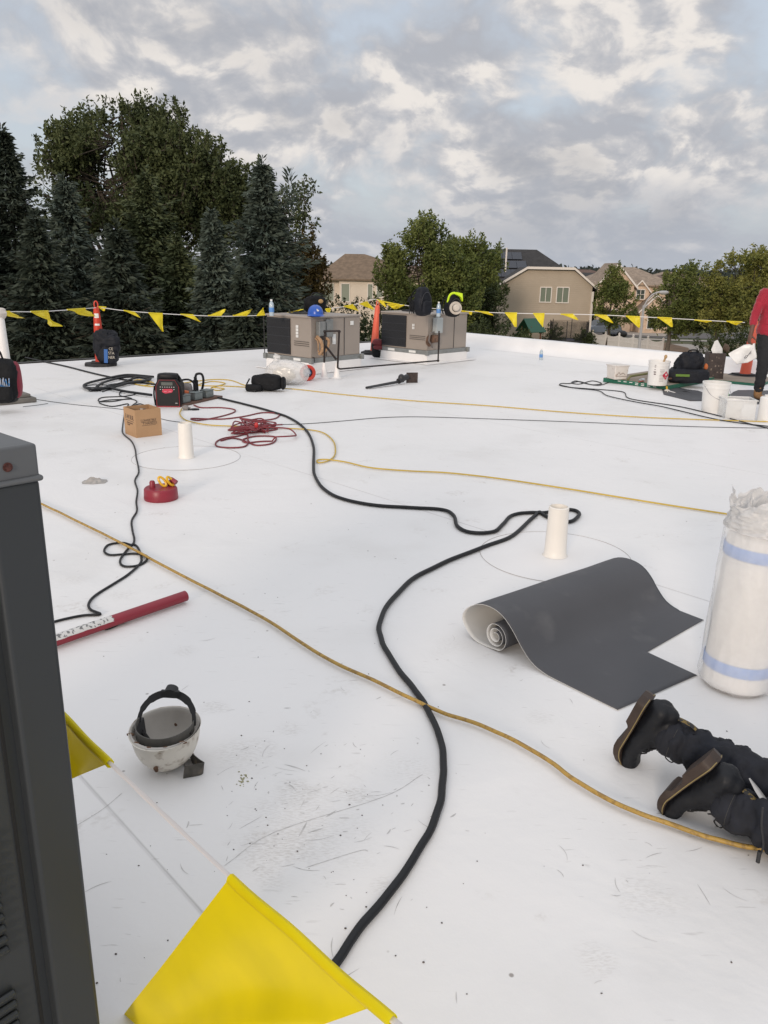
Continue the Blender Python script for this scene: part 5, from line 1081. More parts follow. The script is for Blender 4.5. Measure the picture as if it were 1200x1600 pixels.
# --- plank with junction boxes and tools
q0 = g(281, 636); q1 = g(346, 621); t = thing('tool_plank', 'brown plank carrying three grey electrical boxes', 'plank', (q0.x, q0.y, 0), math.atan2(q1.y-q0.y, q1.x-q0.x)); PL = (q1-q0).length
m_pl = mat('plank_brown', (.13, .075, .055), .9, var=.25, vs=12); m_jb = mat('box_grey', (.19, .215, .21), .55, .2, var=.12, vs=10)
b = MB(); b.box((PL/2, .13, .0125), (PL, .30, .025)); b.build('plank', m_pl, t, bevel=.004)
for i, x in enumerate((.07+.10, .17+.24, .17+.47)):
    if x+.1 > PL: x = PL-.10
    b = MB(); b.box((x, .075, .070), (.15, .11, .085)); jb = b.build('electrical_box', m_jb, t, bevel=.008); b = MB(); b.box((x, .075, .118), (.158, .118, .01)); b.build('cover', m_jb, jb, bevel=.003)
def tool(lb, nm, loc, rz, build, cat='power tool'): t_ = thing(nm, lb, cat, loc, rz); build(t_); return t_
m_to = mat('tool_orange', (.55, .12, .03), .5); m_tg = mat('tool_grey', (.22, .20, .19), .6, var=.15, vs=20)
def b1(t_):
    b = MB(); b.ball((0, 0, .10), (.10, .055, .055), 16, 10, e=.8); b.cyl((.07, 0, .10), (.15, 0, .095), .038, .028, n=14); b.build('motor_housing', m_to, t_); b = MB(); b.tube(spline([(-.08, 0, .12), (-.11, 0, .16), (-.02, 0, .19), (.08, 0, .15)], 6), .016, 8); b.build('handle', m_rad, t_); b = MB(); b.box((-.02, 0, .03), (.10, .075, .05)); b.build('battery', m_rad, t_, bevel=.008)
P_l = q0.lerp(q1, .25); nn = Vector((-(q1-q0).y, (q1-q0).x, 0)).normalized()
tool('orange and black power tool behind the left grey electrical box', 'power_tool', tuple(P_l+nn*.21+Vector((0, 0, .025))), .2, b1)
def b2(t_):
    b = MB(); b.ball((0, 0, .10), (.065, .06, .095), 16, 12, e=.75, amp=.006, fr=6); b.build('pouch', m_tg, t_); b = MB(); b.tube(spline([(-.05, .0, .17), (-.08, 0, .22), (.02, 0, .235), (.09, 0, .18), (.10, -.02, .08)], 6), .012, 8); b.build('strap', m_rad, t_)
tool('grey canvas pouch between the orange tool and the black nozzle', 'tool_pouch', tuple(q0.lerp(q1, .50)+nn*.20+Vector((0, 0, .025))), .1, b2, 'pouch')
def b3(t_):
    b = MB(); b.tube([(0, 0, 0), (0, 0, .21)], [.036, .033], 14); b.cyl((0, 0, .21), (0, 0, .25), .020, n=12); b.build('barrel', m_rad, t_); b = MB(); b.tube(spline([(0, 0, .24), (.02, 0, .285), (.08, 0, .285), (.10, 0, .22), (.085, 0, .12), (.05, 0, .05)], 8), .015, 8); b.build('hose_loop', m_rad, t_)
tool('black hot-air welder standing upright with a looped hose', 'hot_air_welder', tuple(q0.lerp(q1, .70)+nn*.20+Vector((0, 0, .025))), .0, b3)
def b4(t_):
    b = MB(); b.ball((0, 0, .03), (.04, .03, .03), 10, 8); b.cyl((-.02, 0, .035), (.055, .02, .02), .012, n=8); b.build('head', m_tg, t_); b = MB(); b.tube(spline([(.03, 0, .01), (.10, -.02, .01), (.15, .01, .01), (.11, .04, .01), (.06, .02, .01)], 6), .008, 6); b.build('lead', m_rad, t_)
tool('small grey plug adapter on the roof in front of the plank', 'plug_adapter', tuple(g(290, 641)), .1, b4, 'plug')
# --- duffel bag
m_bag = mat('bag_black', (.006, .0065, .008), .7, spec=.25, var=.35, vs=14, bump=.6, bs=34); m_bag2 = mat('bag_navy', (.0085, .010, .015), .65, spec=.3, var=.3, vs=12, bump=.6, bs=30); m_strap = mat('strap_black', (.010, .010, .011), .6, spec=.3)
q0 = g(417, 612); t = thing('duffel_bag', 'black duffel tool bag lying near the clear plastic bag', 'duffel bag', (q0.x, q0.y+.08, 0), R_(-4))
b = MB(); b.ball((0, 0, .115), (.21, .11, .105), 40, 24, e=.55, amp=.014, fr=2.2, seed=3, zmin=.002); b.build('body', m_bag, t, smooth=80); b = MB(); b.ball((.215, 0, .11), (.03, .085, .085), 20, 12, e=.7, amp=.004); b.build('end_pocket', m_bag, t); b = MB(); b.ball((-.16, -.09, .05), (.12, .06, .05), 20, 12, e=.6, amp=.012, seed=4, zmin=.002); b.build('flap', m_bag, t)
b = MB(); b.tube(spline([(-.09, -.11, .10), (-.08, -.06, .21), (.06, -.05, .22), (.09, -.11, .09)], 8), .012, 6, flat=.5); b.tube(spline([(-.24, -.02, .16), (-.27, -.09, .07), (-.22, -.14, .01), (-.12, -.16, .02)], 8), .014, 6, flat=.5); b.build('strap', m_strap, t)
# --- clear plastic bag full of white scrap
m_film = bpy.data.materials.new('clear_film'); m_film.use_nodes = True; n_ = m_film.node_tree.nodes; l_ = m_film.node_tree.links; P_ = n_['Principled BSDF']; P_.inputs['Base Color'].default_value = (.75, .74, .73, 1); P_.inputs['Roughness'].default_value = .2
tr = n_.new('ShaderNodeBsdfTransparent'); ms = n_.new('ShaderNodeMixShader'); ms.inputs[0].default_value = .5; l_.new(P_.outputs[0], ms.inputs[1]); l_.new(tr.outputs[0], ms.inputs[2]); l_.new(ms.outputs[0], n_['Material Output'].inputs[0]); MATS['clear_film'] = m_film
q0 = g(445, 604); t = thing('plastic_bag', 'slumped clear plastic bag of white offcuts behind the duffel bag', 'plastic bag', (q0.x-.02, q0.y+.28, 0), 0)
b = MB(); b.ball((.02, 0, .16), (.31, .22, .175), 70, 44, e=.85, amp=.03, fr=1.2, seed=5, zmin=.003); b.tube(spline([(-.14, 0, .27), (-.13, 0, .36), (-.11, .01, .41)], 5), [.09, .07, .05, .04, .035, .03, .03, .04, .045, .05, .055][:11], 12); b.build('film', m_film, t, smooth=60)
b = MB(); b.ball((-.02, -.02, .13), (.17, .13, .11), 30, 20, amp=.02, fr=3, seed=6, zmin=.01); b.cyl((-.05, -.10, .12), (.03, .06, .15), .07, n=20); b.build('offcuts', mat('scrap_cream', (.72, .66, .56), .6, var=.1, vs=14), t)
# --- orange bucket on its side
q0 = g(481, 595); t = thing('orange_bucket', 'orange-red bucket lying on its side with blue rags inside', 'bucket', (q0.x, q0.y, .0), R_(-8)); T = Matrix.Translation((0, 0, .118)) @ Matrix.Rotation(R_(14), 4, 'Z') @ Matrix.Rotation(math.pi/2, 4, 'X')
m_ob = mat('bucket_red', (.62, .055, .035), .4, var=.05); b = MB(T); b.lathe([(0, -.24), (.070, -.24), (.078, -.20), (.088, -.03), (.112, -.022), (.118, .0), (.112, .010), (.072, .004), (.068, -.02), (.064, -.225), (0, -.228)], 36); b.build('body', m_ob, t, smooth=40)
b = MB(T); b.ball((0, 0, -.05), (.062, .062, .05), 20, 12, amp=.015, fr=9, seed=2); b.build('rags', mat('rags_blue', (.05, .12, .30), .85, col2=(.25, .32, .42), cs=26, lo=.5, hi=.55), t)
# --- dark scraper / seam roller tool
q0 = g(572, 608); q1 = g(651, 597); t = thing('floor_scraper', 'long black two-handled scraper lying on the roof', 'scraper', (q0.x, q0.y, 0)); u = (q1-q0); T = Matrix.Translation((-q0.x, -q0.y, 0)); P = lambda f, z=.02, s=0: q0+u*f+Vector((0, 0, z))+Vector((-u.y, u.x, 0)).normalized()*s
b = MB(T); b.tube([P(0), P(.72, .045)], [.016, .022], 8); b.tube([P(.02, .02, -.03), P(.5, .04, -.03)], .010, 6); b.build('handle', m_blk, t); b = MB(T); b.ball(P(.68, .09), (.05, .05, .06), 12, 8); b.cyl(P(.62, .05), P(.8, .10), .04, n=12); b.build('gearbox', m_blk, t)
b = MB(T); c_ = P(.90, .075); b.box(c_, (.17, .03, .15), rz=.2); b.build('blade', mat('blade_brown', (.05, .035, .03), .5, .3, var=.4, vs=30), t, bevel=.004)
# --- bottle on roof
m_bot = mat('bottle_plastic', (.42, .50, .56), .12, spec=.8); m_bl = mat('bottle_label', (.10, .25, .55), .5)
def bottle(loc, lb, s=1.0):
    t = thing('water_bottle', lb, 'water bottle', loc, .2); t.scale = (s,)*3; b = MB(); b.lathe([(0, 0), (.030, 0), (.033, .01), (.033, .135), (.028, .165), (.013, .19), (.013, .20)], 20); b.build('bottle', m_bot, t); b = MB(); b.lathe([(.0335, .05), (.0345, .052), (.0345, .108), (.0335, .11)], 20); b.build('label', m_bl, t); b = MB(); b.lathe([(.015, .197), (.015, .215), (0, .216)], 12); b.build('cap', m_cap, t)
bottle(tuple(g(845, 562.5)), 'small water bottle standing alone on the open roof')
def on_unit(t_, lx, ly, z): v = t_.matrix_basis @ Vector((lx, ly, z)); return v
bpy.context.view_layer.update()
TOP1 = .69+.16+.027; TOP2 = .68+.16+.027
def find_on(px, py, z):  return g(px, py, z)
p = find_on(424.5, 493.5, TOP1); bottle(tuple(p), 'water bottle at the left corner of the left rooftop unit', 1.15)
p = find_on(685, 494.5, TOP2); bottle(tuple(p), 'water bottle between the bags on the right rooftop unit', 1.1)
# blue hard hat
p = find_on(492, 495.5, TOP1); t = thing('blue_hard_hat', 'blue hard hat resting on the left rooftop unit', 'hard hat', (p.x, p.y+.12, TOP1+.002), R_(20)); t.scale = (1.15,)*3; m_bh = mat('hat_blue', (.02, .09, .42), .3)
b = MB()
def bh(u, v):
    a_ = 2*math.pi*u; k = min(1, v/.85); s = math.sin(k*math.pi/2)**.85; z = .025+.125*math.cos(k*math.pi/2)**.9; x, y = .105*s, .12*s
    if v > .85: e = (v-.85)/.15; br = .010+.04*max(0, -math.sin(a_))**2; x += br*e; y += br*e; z = .025-.012*e
    z += .006*max(0, math.cos(a_)**8)*(1-s) ; return (x*math.cos(a_), y*math.sin(a_), z)
b.grid(bh, 40, 18, thick=-.002); b.build('shell', m_bh, t, smooth=60); b = MB(); b.box((0, -.122, .085), (.028, .004, .018)); b.box((-.01, -.118, .10), (.012, .004, .012)); b.build('logo', m_lab, t)
# black bag behind it with a yellow mark
p = find_on(492, 488.5, TOP1); t = thing('lunch_bag', 'black open bag behind the blue hard hat', 'bag', (p.x, p.y, TOP1), .6)
b = MB(); b.ball((0, 0, .14), (.19, .12, .135), 30, 18, e=.6, amp=.025, fr=3, seed=9, zmin=.002); b.build('body', m_bag, t, smooth=80); b = MB(); b.tube(spline([(-.12, -.05, .24), (-.06, -.06, .32), (.08, -.06, .31), (.13, -.05, .23)], 8), .010, 6); b.build('handle', m_strap, t); b = MB(); b.ball((.04, -.125, .19), (.05, .012, .035), 10, 6, amp=.008); b.build('tan_cloth', mat('cloth_tan', (.45, .28, .12), .8), t)
# backpacks
def pack(loc, rz, lb, w_, d_, h_, m, seed, extra=None, rx=0, ry=0, nm='backpack'):
    t = thing(nm, lb, 'backpack', loc, rz, rx=rx, ry=ry); b = MB()
    def prof_(u, v):
        a_ = 2*math.pi*u; sg = lambda x, p: math.copysign(abs(x)**p, x); k = math.sin(math.pi*min(.999, .001+v))**.20; tp = 1-.16*max(0, v-.5)/.5; x = w_/2*sg(math.cos(a_), .5)*k*tp; y = d_/2*sg(math.sin(a_), .55)*k*(1-.2*v)
        n1 = .012*noise.noise(Vector((x*9+seed, y*9, v*5))) + .006*noise.noise(Vector((x*25, y*25+seed, v*14))); return (x*(1+n1/w_*2), y*(1+n1/d_*2), h_*v)
    b.grid(prof_, 48, 36); b.build('main_compartment', m, t, smooth=80)
    b = MB(); b.ball((0, -d_/2, h_*.30), (w_*.36, d_*.20, h_*.24), 24, 16, e=.5, amp=.008, seed=seed+2); b.build('front_pocket', m, t, smooth=80)
    b = MB(); b.tube(spline([(-.03, 0, h_-.01), (-.02, .0, h_+.05), (.03, .0, h_+.05), (.04, 0, h_-.01)], 6), .008, 6); b.build('top_loop', m_strap, t)
    for s in (-1, 1): b = MB(); b.tube(spline([(s*w_*.22, d_*.42, h_*.92), (s*w_*.36, d_*.75, h_*.7), (s*w_*.42, d_*.7, h_*.35), (s*w_*.40, d_*.4, h_*.08)], 8), .022, 8, flat=.4); b.build('shoulder_strap', m_strap, t)
    b = MB(); b.tube([(w_*.40*math.cos(a_), -d_*.46-.006, h_*.42+h_*.40*math.sin(a_)) for a_ in [math.pi*(i/14) for i in range(15)]], .004, 5); b.build('zip', mat('zip_grey', (.05, .05, .055), .4), t)
    if extra: extra(t)
    return t
p = find_on(660, 494.5, TOP2); pack((p.x, p.y+.12, TOP2), R_(38), 'tall black backpack standing on the right rooftop unit', .27, .22, .47, m_bag2, 1)
p = find_on(644, 490.5, TOP2)
t = thing('folding_stool', 'folded black stool frame left of the tall black backpack', 'stool', (p.x, p.y+.05, TOP2), .5); b = MB()
for k in range(3): b.tube([(-.05+.045*k, .0, 0), (-.04+.045*k, .03, .24)], .009, 6)
b.build('frame', m_blk, t); b = MB(); b.tube(spline([(-.09, 0, .20), (-.06, .01, .26), (.02, .02, .29), (.07, .02, .32)], 6), .022, 8, flat=.5); b.ball((-.0, .0, .14), (.06, .05, .10), 16, 10, amp=.01); b.build('seat_fabric', m_bag, t)
def ex(t_):
    m_vis = mat('hi_vis', (.62, .85, .02), .5); b = MB(); b.tube(spline([(-.12, -.02, .22), (-.12, -.05, .33), (-.05, -.06, .38), (.05, -.06, .36)], 8), .018, 8, flat=.5); b.add([(.0, -.08, .40), (.10, -.09, .395), (.12, -.11, .27), (.075, -.11, .33), (.0, -.09, .36), (.0, -.03, .40), (.10, -.04, .395), (.12, -.06, .27), (.075, -.06, .33), (.0, -.04, .36)], [(0, 4, 3, 2, 1), (5, 6, 7, 8, 9), (0, 1, 6, 5), (1, 2, 7, 6), (2, 3, 8, 7), (3, 4, 9, 8), (4, 0, 5, 9)]); b.build('hi_vis_cloth', m_vis, t_, smooth=30)
p = find_on(705, 495.5, TOP2); pack((p.x, p.y+.10, TOP2), R_(30), 'black backpack with a lime strap, rightmost on the right rooftop unit', .26, .20, .36, m_bag, 2, ex, ry=R_(8))
p2 = find_on(711, 496, TOP2); t = thing('straw_hat', 'pale brimmed sun hat with a dark band hung on the rightmost backpack', 'hat', (p2.x-.0, p.y-.10, TOP2+.15), R_(12), rx=R_(78)); b = MB(); b.lathe([(.0, .075), (.035, .078), (.05, .070), (.058, .03), (.062, .0), (.085, -.004), (.105, .004), (.103, .008), (.085, .0), (.062, .004)], 32, amp=.03, seed=3, wob=1); b.build('crown_and_brim', mat('straw', (.55, .49, .42), .85, var=.08, vs=30), t); b = MB(); b.lathe([(.0625, .003), (.0635, .004), (.0610, .026), (.0595, .027)], 32); b.build('band', m_strap, t)
# cooler bags behind, sitting low
p = find_on(673, 496, TOP2)
# bag hung on the left orange stand
p = g(171, 572); t = thing('hanging_backpack', 'black backpack with printed letters and a blue stripe slumped on the left orange stand', 'backpack', (p.x+.0, p.y-.02, .045), R_(8))
b = MB(); b.ball((.0, 0, .17), (.165, .11, .175), 40, 26, e=.55, amp=.012, fr=2.5, seed=12, zmin=.0); b.build('lower_body', m_bag2, t, smooth=80); b = MB(); b.ball((.0, -.02, .40), (.20, .13, .14), 44, 28, e=.8, amp=.05, fr=1.7, seed=14); b.ball((-.12, -.03, .30), (.09, .09, .20), 30, 20, e=.8, amp=.03, fr=2, seed=15); b.ball((.14, -.04, .28), (.07, .08, .10), 24, 16, e=.8, amp=.02, fr=2, seed=16); b.build('draped_flap', m_bag2, t, smooth=80)
b = MB(); b.box((-.02, -.118, .13), (.06, .012, .22), T=TM((0, 0, 0), ry=.06)); b.build('blue_stripe', mat('stripe_blue', (.03, .12, .36), .6), t, bevel=.004)
b = MB()
for i, s in enumerate(('CE', 'STA', 'NER')): b.text(s, .062, TM((.075, -.122, .245-.068*i), rx=math.pi/2), .002, .9)
b.build('lettering', mat('print_tan', (.48, .44, .38), .7), t, smooth=0)
# red and black backpack at the middle stand
p = g(594, 559); t = thing('backpack', 'black and maroon backpack leaning on the middle orange stand', 'backpack', (p.x, p.y-.05, 0), R_(20)); b = MB(); b.ball((0, 0, .16), (.17, .11, .165), 36, 24, e=.6, amp=.015, fr=2.5, seed=21, zmin=.002); b.ball((.10, .0, .24), (.07, .07, .09), 20, 14, amp=.01); b.build('body', m_bag, t, smooth=80)
b = MB(); b.ball((-.07, -.05, .30), (.10, .08, .06), 24, 16, e=.7, amp=.012, seed=3); b.ball((-.07, -.09, .21), (.095, .05, .045), 20, 14, e=.7, amp=.01); b.build('maroon_pocket', mat('cloth_maroon', (.16, .025, .03), .7, var=.2), t)
# backpack on the left slab
p = g(2, 632, .1); t = thing('backpack', 'black backpack with a dark red side panel at the left picture edge', 'backpack', (p.x-.0, p.y+.10, .103), R_(10)); b = MB(); b.ball((0, 0, .245), (.17, .13, .245), 40, 30, e=.62, amp=.014, fr=2.2, seed=31); b.build('body', m_bag, t, smooth=80); b = MB(); b.ball((.13, .03, .25), (.055, .10, .20), 24, 20, e=.7, amp=.006); b.build('red_panel', mat('panel_red', (.22, .012, .03), .6), t); b = MB(); b.ball((.0, -.11, .13), (.13, .05, .10), 24, 16, e=.5, amp=.01); b.build('side_pocket', m_bag, t)
random.seed(3); b = MB()
for i in range(6): x = .0+.02*i; b.tube([(x, -.15, .20), (x+random.uniform(-.01, .01), -.155, .28+.02*random.random())], .006, 6)
b.build('pens_and_tools', mat('tools_mixed', (.35, .38, .45), .5, col2=(.05, .2, .45), cs=30, lo=.48, hi=.52), t); b = MB(); b.tube(spline([(-.05, -.05, .46), (.0, -.06, .55), (.02, -.05, .56), (.04, -.03, .46)], 6), .011, 6); b.build('top_loop', m_strap, t)
# ================================================================ RIGHT-HAND CLUSTER
m_bed = mat('board_face', (.26, .215, .17), .85, var=.12, vs=7); m_bge = mat('board_green', (.012, .12, .075), .6)
BA = g(942, 597); BB = g(1044, 609.5)
t = thing('insulation_board', 'low stack of insulation board with a printed green edge under the pails', 'insulation board', BB); ux = (BA-BB).normalized(); uy = Vector((ux.y, -ux.x, 0)); 
if uy.x < 0: uy = -uy
w1 = (BA-BB).length; l1 = 1.75; hb = .065
def quadprism(P, z0, z1): b = MB(); b.prism([(q.x, q.y) for q in P], z1-z0, z0=z0); return b
Z0 = Vector((0, 0, 0)); Q = [Z0, Z0+uy*l1, Z0+uy*l1+ux*w1, Z0+ux*w1]
def orient(P): 
    ar = sum(P[i].x*P[(i+1) % 4].y-P[(i+1) % 4].x*P[i].y for i in range(4)); return P if ar > 0 else P[::-1]
quadprism(orient(Q), .004, hb).build('core', m_bge, t, smooth=0, bevel=.004)
Q2 = [q+(Vector(((ux*w1+uy*l1)/2))-q).normalized()*.012 for q in Q]; quadprism(orient(Q2), hb, hb+.003).build('facer', m_bed, t, smooth=0)
b = MB(); nrm = -uy
for i in range(7):
    for j in range(2):
        if j == 1 and i > 3: continue
        c = ux*(w1*(.20+.09*i + (.0 if j == 0 else .0))) - uy*.003 + Vector((0, 0, .045-.022*j)); b.box(c, (.05, .003, .010), rz=math.atan2(ux.y, ux.x))
b.build('edge_print', m_lab, t, smooth=0)
# second board further back to the right
q = g(1150, 592); t = thing('board_offcut', 'thin brown board with a green edge behind the white pails', 'board', (q.x, q.y, 0), math.atan2(ux.y, ux.x)+.12); b = MB(); b.box((0, .2, .02), (1.1, 1.0, .035)); b.build('core', m_bge, t); b = MB(); b.box((0, .2, .0395), (1.08, .98, .003)); b.build('facer', m_bed, t, smooth=0)
zB = hb+.004
# square white tub
m_tub = mat('tub_white', (.66, .62, .58), .45, var=.05, vs=12, col2=(.40, .30, .24), cs=16, lo=.64, hi=.74); q = g(966, 593, zB); t = thing('square_tub', 'square white tub with handwriting at the left end of the green-edged board', 'tub', (q.x, q.y+.09, zB), R_(18))
b = MB(); b.box((0, 0, .10), (.21, .21, .20), taper=1.14); b.build('tub', m_tub, t, bevel=.012, seg=3); b = MB(); b.box((0, 0, .205), (.255, .255, .018)); b.build('rim', m_tub, t, bevel=.006); b = MB(); b.tube(spline([(-.08, -.118, .07), (-.05, -.121, .11), (-.02, -.119, .08), (.02, -.121, .10), (.06, -.119, .075)], 5), .003, 4); b.tube([(-.09, -.116, .055), (.09, -.116, .05)], .003, 4); b.build('handwriting', mat('marker_brown', (.16, .09, .07), .7), t)
# solvent pail with hazard diamond
def pail(loc, lb, r0, r1, h, m, lid=None, bail=True, rz=0, nm='pail', grp=None, open_=False):
    t = thing(nm, lb, 'pail', loc, rz, grp); b = MB(); b.lathe([(0, 0), (r0, 0), (r0+.002, .01), (r1-.004, h*.80), (r1+.004, h*.805), (r1+.004, h*.83), (r1-.002, h*.835), (r1-.001, h*.93), (r1+.005, h*.935), (r1+.006, h), (r1-.004, h), (r1-.006, h*.9), (r0-.004, .012 if open_ else h*.88), (0, .012 if open_ else h*.88)], 40); b.build('body', m, t, smooth=35)
    if bail:
        b = MB(); b.tube(spline([(-r1-.006, 0, h*.88), (-r1*.8, -r1*.72, h*.60), (0, -r1*1.12, h*.45), (r1*.8, -r1*.75, h*.60), (r1+.006, 0, h*.88)], 8), .0028, 6); b.build('bail_handle', mat('wire_steel', (.35, .35, .36), .4, .8), t)
    return t
m_pail = mat('pail_white', (.74, .73, .71), .35, var=.03, vs=8); m_pailt = mat('pail_translucent', (.72, .71, .68), .35, trans=.3)
q = g(1031, 603, zB); t = pail((q.x, q.y+.13, zB), 'white solvent pail with a red flammable diamond, on the green-edged board', .135, .148, .345, m_pail, bail=False, rz=0); R1 = .149
def curved(b, a0, z0, w_, h_, r=R1, tilt=0):
    V = []; n = 6
    for i in range(n+1):
        for j in range(2):
            a = R_(a0)+(i/n-.5)*w_/r; V.append((r*math.cos(a), r*math.sin(a), z0+(j-.5)*h_))
    b.add(V, [(2*i, 2*i+2, 2*i+3, 2*i+1) for i in range(n)])
b = MB(); Rz = .1485
V = []
for k in range(4): 
    a = k*math.pi/2; V.append((a, ))
def diamond(b, a0, z0, s, r): 
    for sgn in (1, -1): 
        P = [(0, sgn*s), (-s, 0), (s, 0)]; V = [(r*math.cos(R_(a0)+x/r), r*math.sin(R_(a0)+x/r), z0+z) for x, z in P]; M = [(r*math.cos(R_(a0)), r*math.sin(R_(a0)), z0)]; b.add(V+M, [(0, 1, 3), (0, 3, 2)])
Rd = .148; b = MB(); diamond(b, -62, .15, .062, Rd); b.build('hazard_diamond', mat('diamond_red', (.50, .03, .06), .5), t, smooth=0)
b = MB(); curved(b, -62, .125, .05, .004, Rd+.001); diamond(b, -62, .163, .018, Rd+.001); b.build('diamond_symbol', m_lab, t, smooth=0)
b = MB(); random.seed(2)
for i in range(5): curved(b, -128, .30-.0-.035*i if i else .285, .022, .020 if i in (0,) else .006, Rd)
curved(b, -128, .195, .035, .014, Rd); curved(b, -127, .165, .03, .014, Rd)
for i in range(9): curved(b, -88, .23-.02*i, .05+.02*random.random(), .0035, Rd)
b.build('label_text', mat('label_ink_dark', (.10, .06, .07), .7), t, smooth=0)
b = MB(); b.cyl((.07, .05, .30), (.09, .03, .40), .014, n=10); b.ball((.09, .03, .40), (.024, .02, .03), 12, 8); b.build('brush_handle', mat('brush_wood', (.42, .27, .13), .6), t)
# black bag
q = g(1074, 599, zB); t = thing('duffel_bag', 'big slumped black gear bag with a top handle, right of the solvent pail', 'duffel bag', (q.x+.03, q.y+.12, zB), R_(-4))
b = MB(); b.ball((0, 0, .10), (.30, .17, .12), 44, 28, e=.6, amp=.03, fr=1.8, seed=41, zmin=.002); b.ball((.03, .02, .27), (.21, .13, .17), 44, 28, e=.75, amp=.045, fr=1.8, seed=42); b.build('body', m_bag2, t, smooth=80); b = MB(); b.tube(spline([(-.05, -.02, .42), (-.02, -.03, .47), (.08, -.03, .475), (.13, -.01, .42)], 8), .013, 6); b.build('handle', m_strap, t); b = MB(); b.box((-.12, -.178, .12), (.20, .01, .035)); b.build('green_band', mat('band_green', (.12, .22, .03), .6), t, bevel=.003); b = MB(); b.ball((.235, -.05, .24), (.03, .03, .05), 10, 8, amp=.01); b.build('orange_tag', mat('tag_orange', (.45, .12, .03), .6), t)
# brooms/poles lying on the board
for a, c, lb, m in (((985, 588), (1022, 582), 'thin olive pole lying behind the square tub', mat('pole_olive', (.14, .14, .05), .6)), ((1043, 592), (1078, 589), 'dark brown tool handle tucked against the gear bag', mat('handle_brown', (.10, .05, .035), .6))):
    A = g(*a, zB+.06); B = g(*c, zB+.08); t = thing('pole', lb, 'pole', (A.x, A.y, zB)); b = MB(Matrix.Translation((-A.x, -A.y, -zB))); b.tube([A-(B-A)*.1-Vector((0, 0, .045)), A, B+(B-A)*.3], .017, 8); b.build('shaft', m, t)
q = g(1003, 597, zB); t = thing('seam_roller', 'small metal seam roller on the board between the tub and the solvent pail', 'hand tool', (q.x, q.y, zB), .4); b = MB(); b.cyl((-.02, 0, .03), (.03, 0, .03), .028, n=14); b.ball((.01, .03, .03), (.04, .03, .02), 10, 6, amp=.008); b.build('roller', mat('steel_bright', (.5, .52, .54), .35, .7), t); b = MB(); b.tube([(0, -.02, .02), (-.10, -.05, .015)], .012, 8); b.build('handle', mat('handle_red', (.25, .06, .04), .6), t)
# dark bin with white sheets
q = g(1118, 592, .04); t = thing('tall_bin', 'dark slatted bin stuffed with white sheet offcuts', 'bin', (q.x, q.y+.13, .038), R_(-3)); m_bin = mat('bin_brown', (.045, .032, .028), .65, var=.3, vs=20)
b = MB(); bw, bd, bh_ = .245, .22, .40
for x, y, sx_, sy_ in ((0, -bd/2, bw, .01), (0, bd/2, bw, .01), (-bw/2, 0, .01, bd), (bw/2, 0, .01, bd)): b.box((x, y, bh_/2), (sx_ if sx_ > .02 else .012, sy_ if sy_ > .02 else .012, bh_))
b.box((0, 0, .01), (bw-.02, bd-.02, .015)); b.build('shell', m_bin, t, bevel=.004)
b = MB()
for i in range(4):
    for j in range(7):
        if random.random() < .55: b.box((-.075+.05*i+random.uniform(-.01, .01), -bd/2-.007, .06+.045*j+random.uniform(-.01, .01)), (random.uniform(.006, .024), .003, random.uniform(.006, .03)))
b.build('worn_marks', mat('worn_pale', (.20, .16, .13), .8), t, smooth=0)
b = MB()
def sheetp(b, P, z=0): 
    V = [Vector(p) for p in P]; V += [v+Vector((0, .012, 0)) for v in V]; n = len(P); b.add(V, [tuple(range(n)), tuple(range(2*n-1, n-1, -1))]+[(i, n+i, n+(i+1) % n, (i+1) % n) for i in range(n)])
sheetp(b, [(-.11, -.10, .45), (-.07, -.09, .58), (-.02, -.06, .60), (.09, -.02, .46), (.11, -.03, .28), (.03, -.09, .27), (-.05, -.11, .33)]); b.build('white_offcut', m_pail, t, smooth=0); b = MB(); b.ball((.15, 0, .47), (.05, .05, .06), 14, 10, amp=.02, fr=5, seed=2); b.build('brown_rag', mat('rag_brown', (.10, .07, .05), .9, var=.3), t)
# grey membrane scraps
def scrap(pix, lb, seed, m=m_gry):
    P = [g(x, y) for x, y in pix]; c = sum(P, Vector())/len(P); t = thing('membrane_offcut', lb, 'membrane offcut', c, 0, 'dark membrane offcuts by the pails'); b = MB(); n = len(P)
    for k in range(1): 
        V = []; 
        for r in range(7):
            for i in range(n*6):
                a = i/6; i0 = int(a); f = a-i0; e = P[i0].lerp(P[(i0+1) % n], f)-c; q = e*(r/6); q.z = .006+.022*max(0, noise.noise(Vector((q.x*5+seed, q.y*5, 0)))); V.append(q)
        F = [(r*n*6+i, r*n*6+(i+1) % (n*6), (r+1)*n*6+(i+1) % (n*6), (r+1)*n*6+i) for r in range(6) for i in range(n*6)]
        b.add(V, F); 
    o = b.build('sheet', m, t, smooth=60); d = o.modifiers.new('s', 'SOLIDIFY'); d.thickness = .002; return t
scrap([(1034, 608), (1050, 606), (1099, 618), (1099, 627), (1078, 627), (1037, 617)], 'dark membrane offcut left of the tall white pail', 1)
scrap([(1138, 618), (1153, 610), (1215, 611), (1230, 626), (1185, 632), (1138, 632)], 'dark membrane offcut under the worker, behind the small pail', 2)
scrap([(1046, 608), (1052, 604), (1098, 614), (1098, 618)], 'narrow folded dark strip on top of the left offcut', 3)
q = g(1042, 612); t = thing('glue_brush', 'yellow-handled brush lying in front of the green-edged board', 'brush', q, R_(30)); b = MB(); b.tube([(.0, 0, .02), (.10, .10, .05)], .014, 8); b.build('handle', m_yp, t); b = MB(); b.ball((-.03, -.03, .02), (.05, .035, .018), 12, 8, amp=.012, fr=8); b.build('bristles', mat('bristle_white', (.6, .57, .52), .9), t); b = MB(); b.tube([(-.02, -.02, .02), (-.04, -.18, .012)], .007, 6); b.tube([(-.01, -.02, .02), (-.09, -.09, .012)], .006, 6); b.build('glue_strings', m_cap, t)
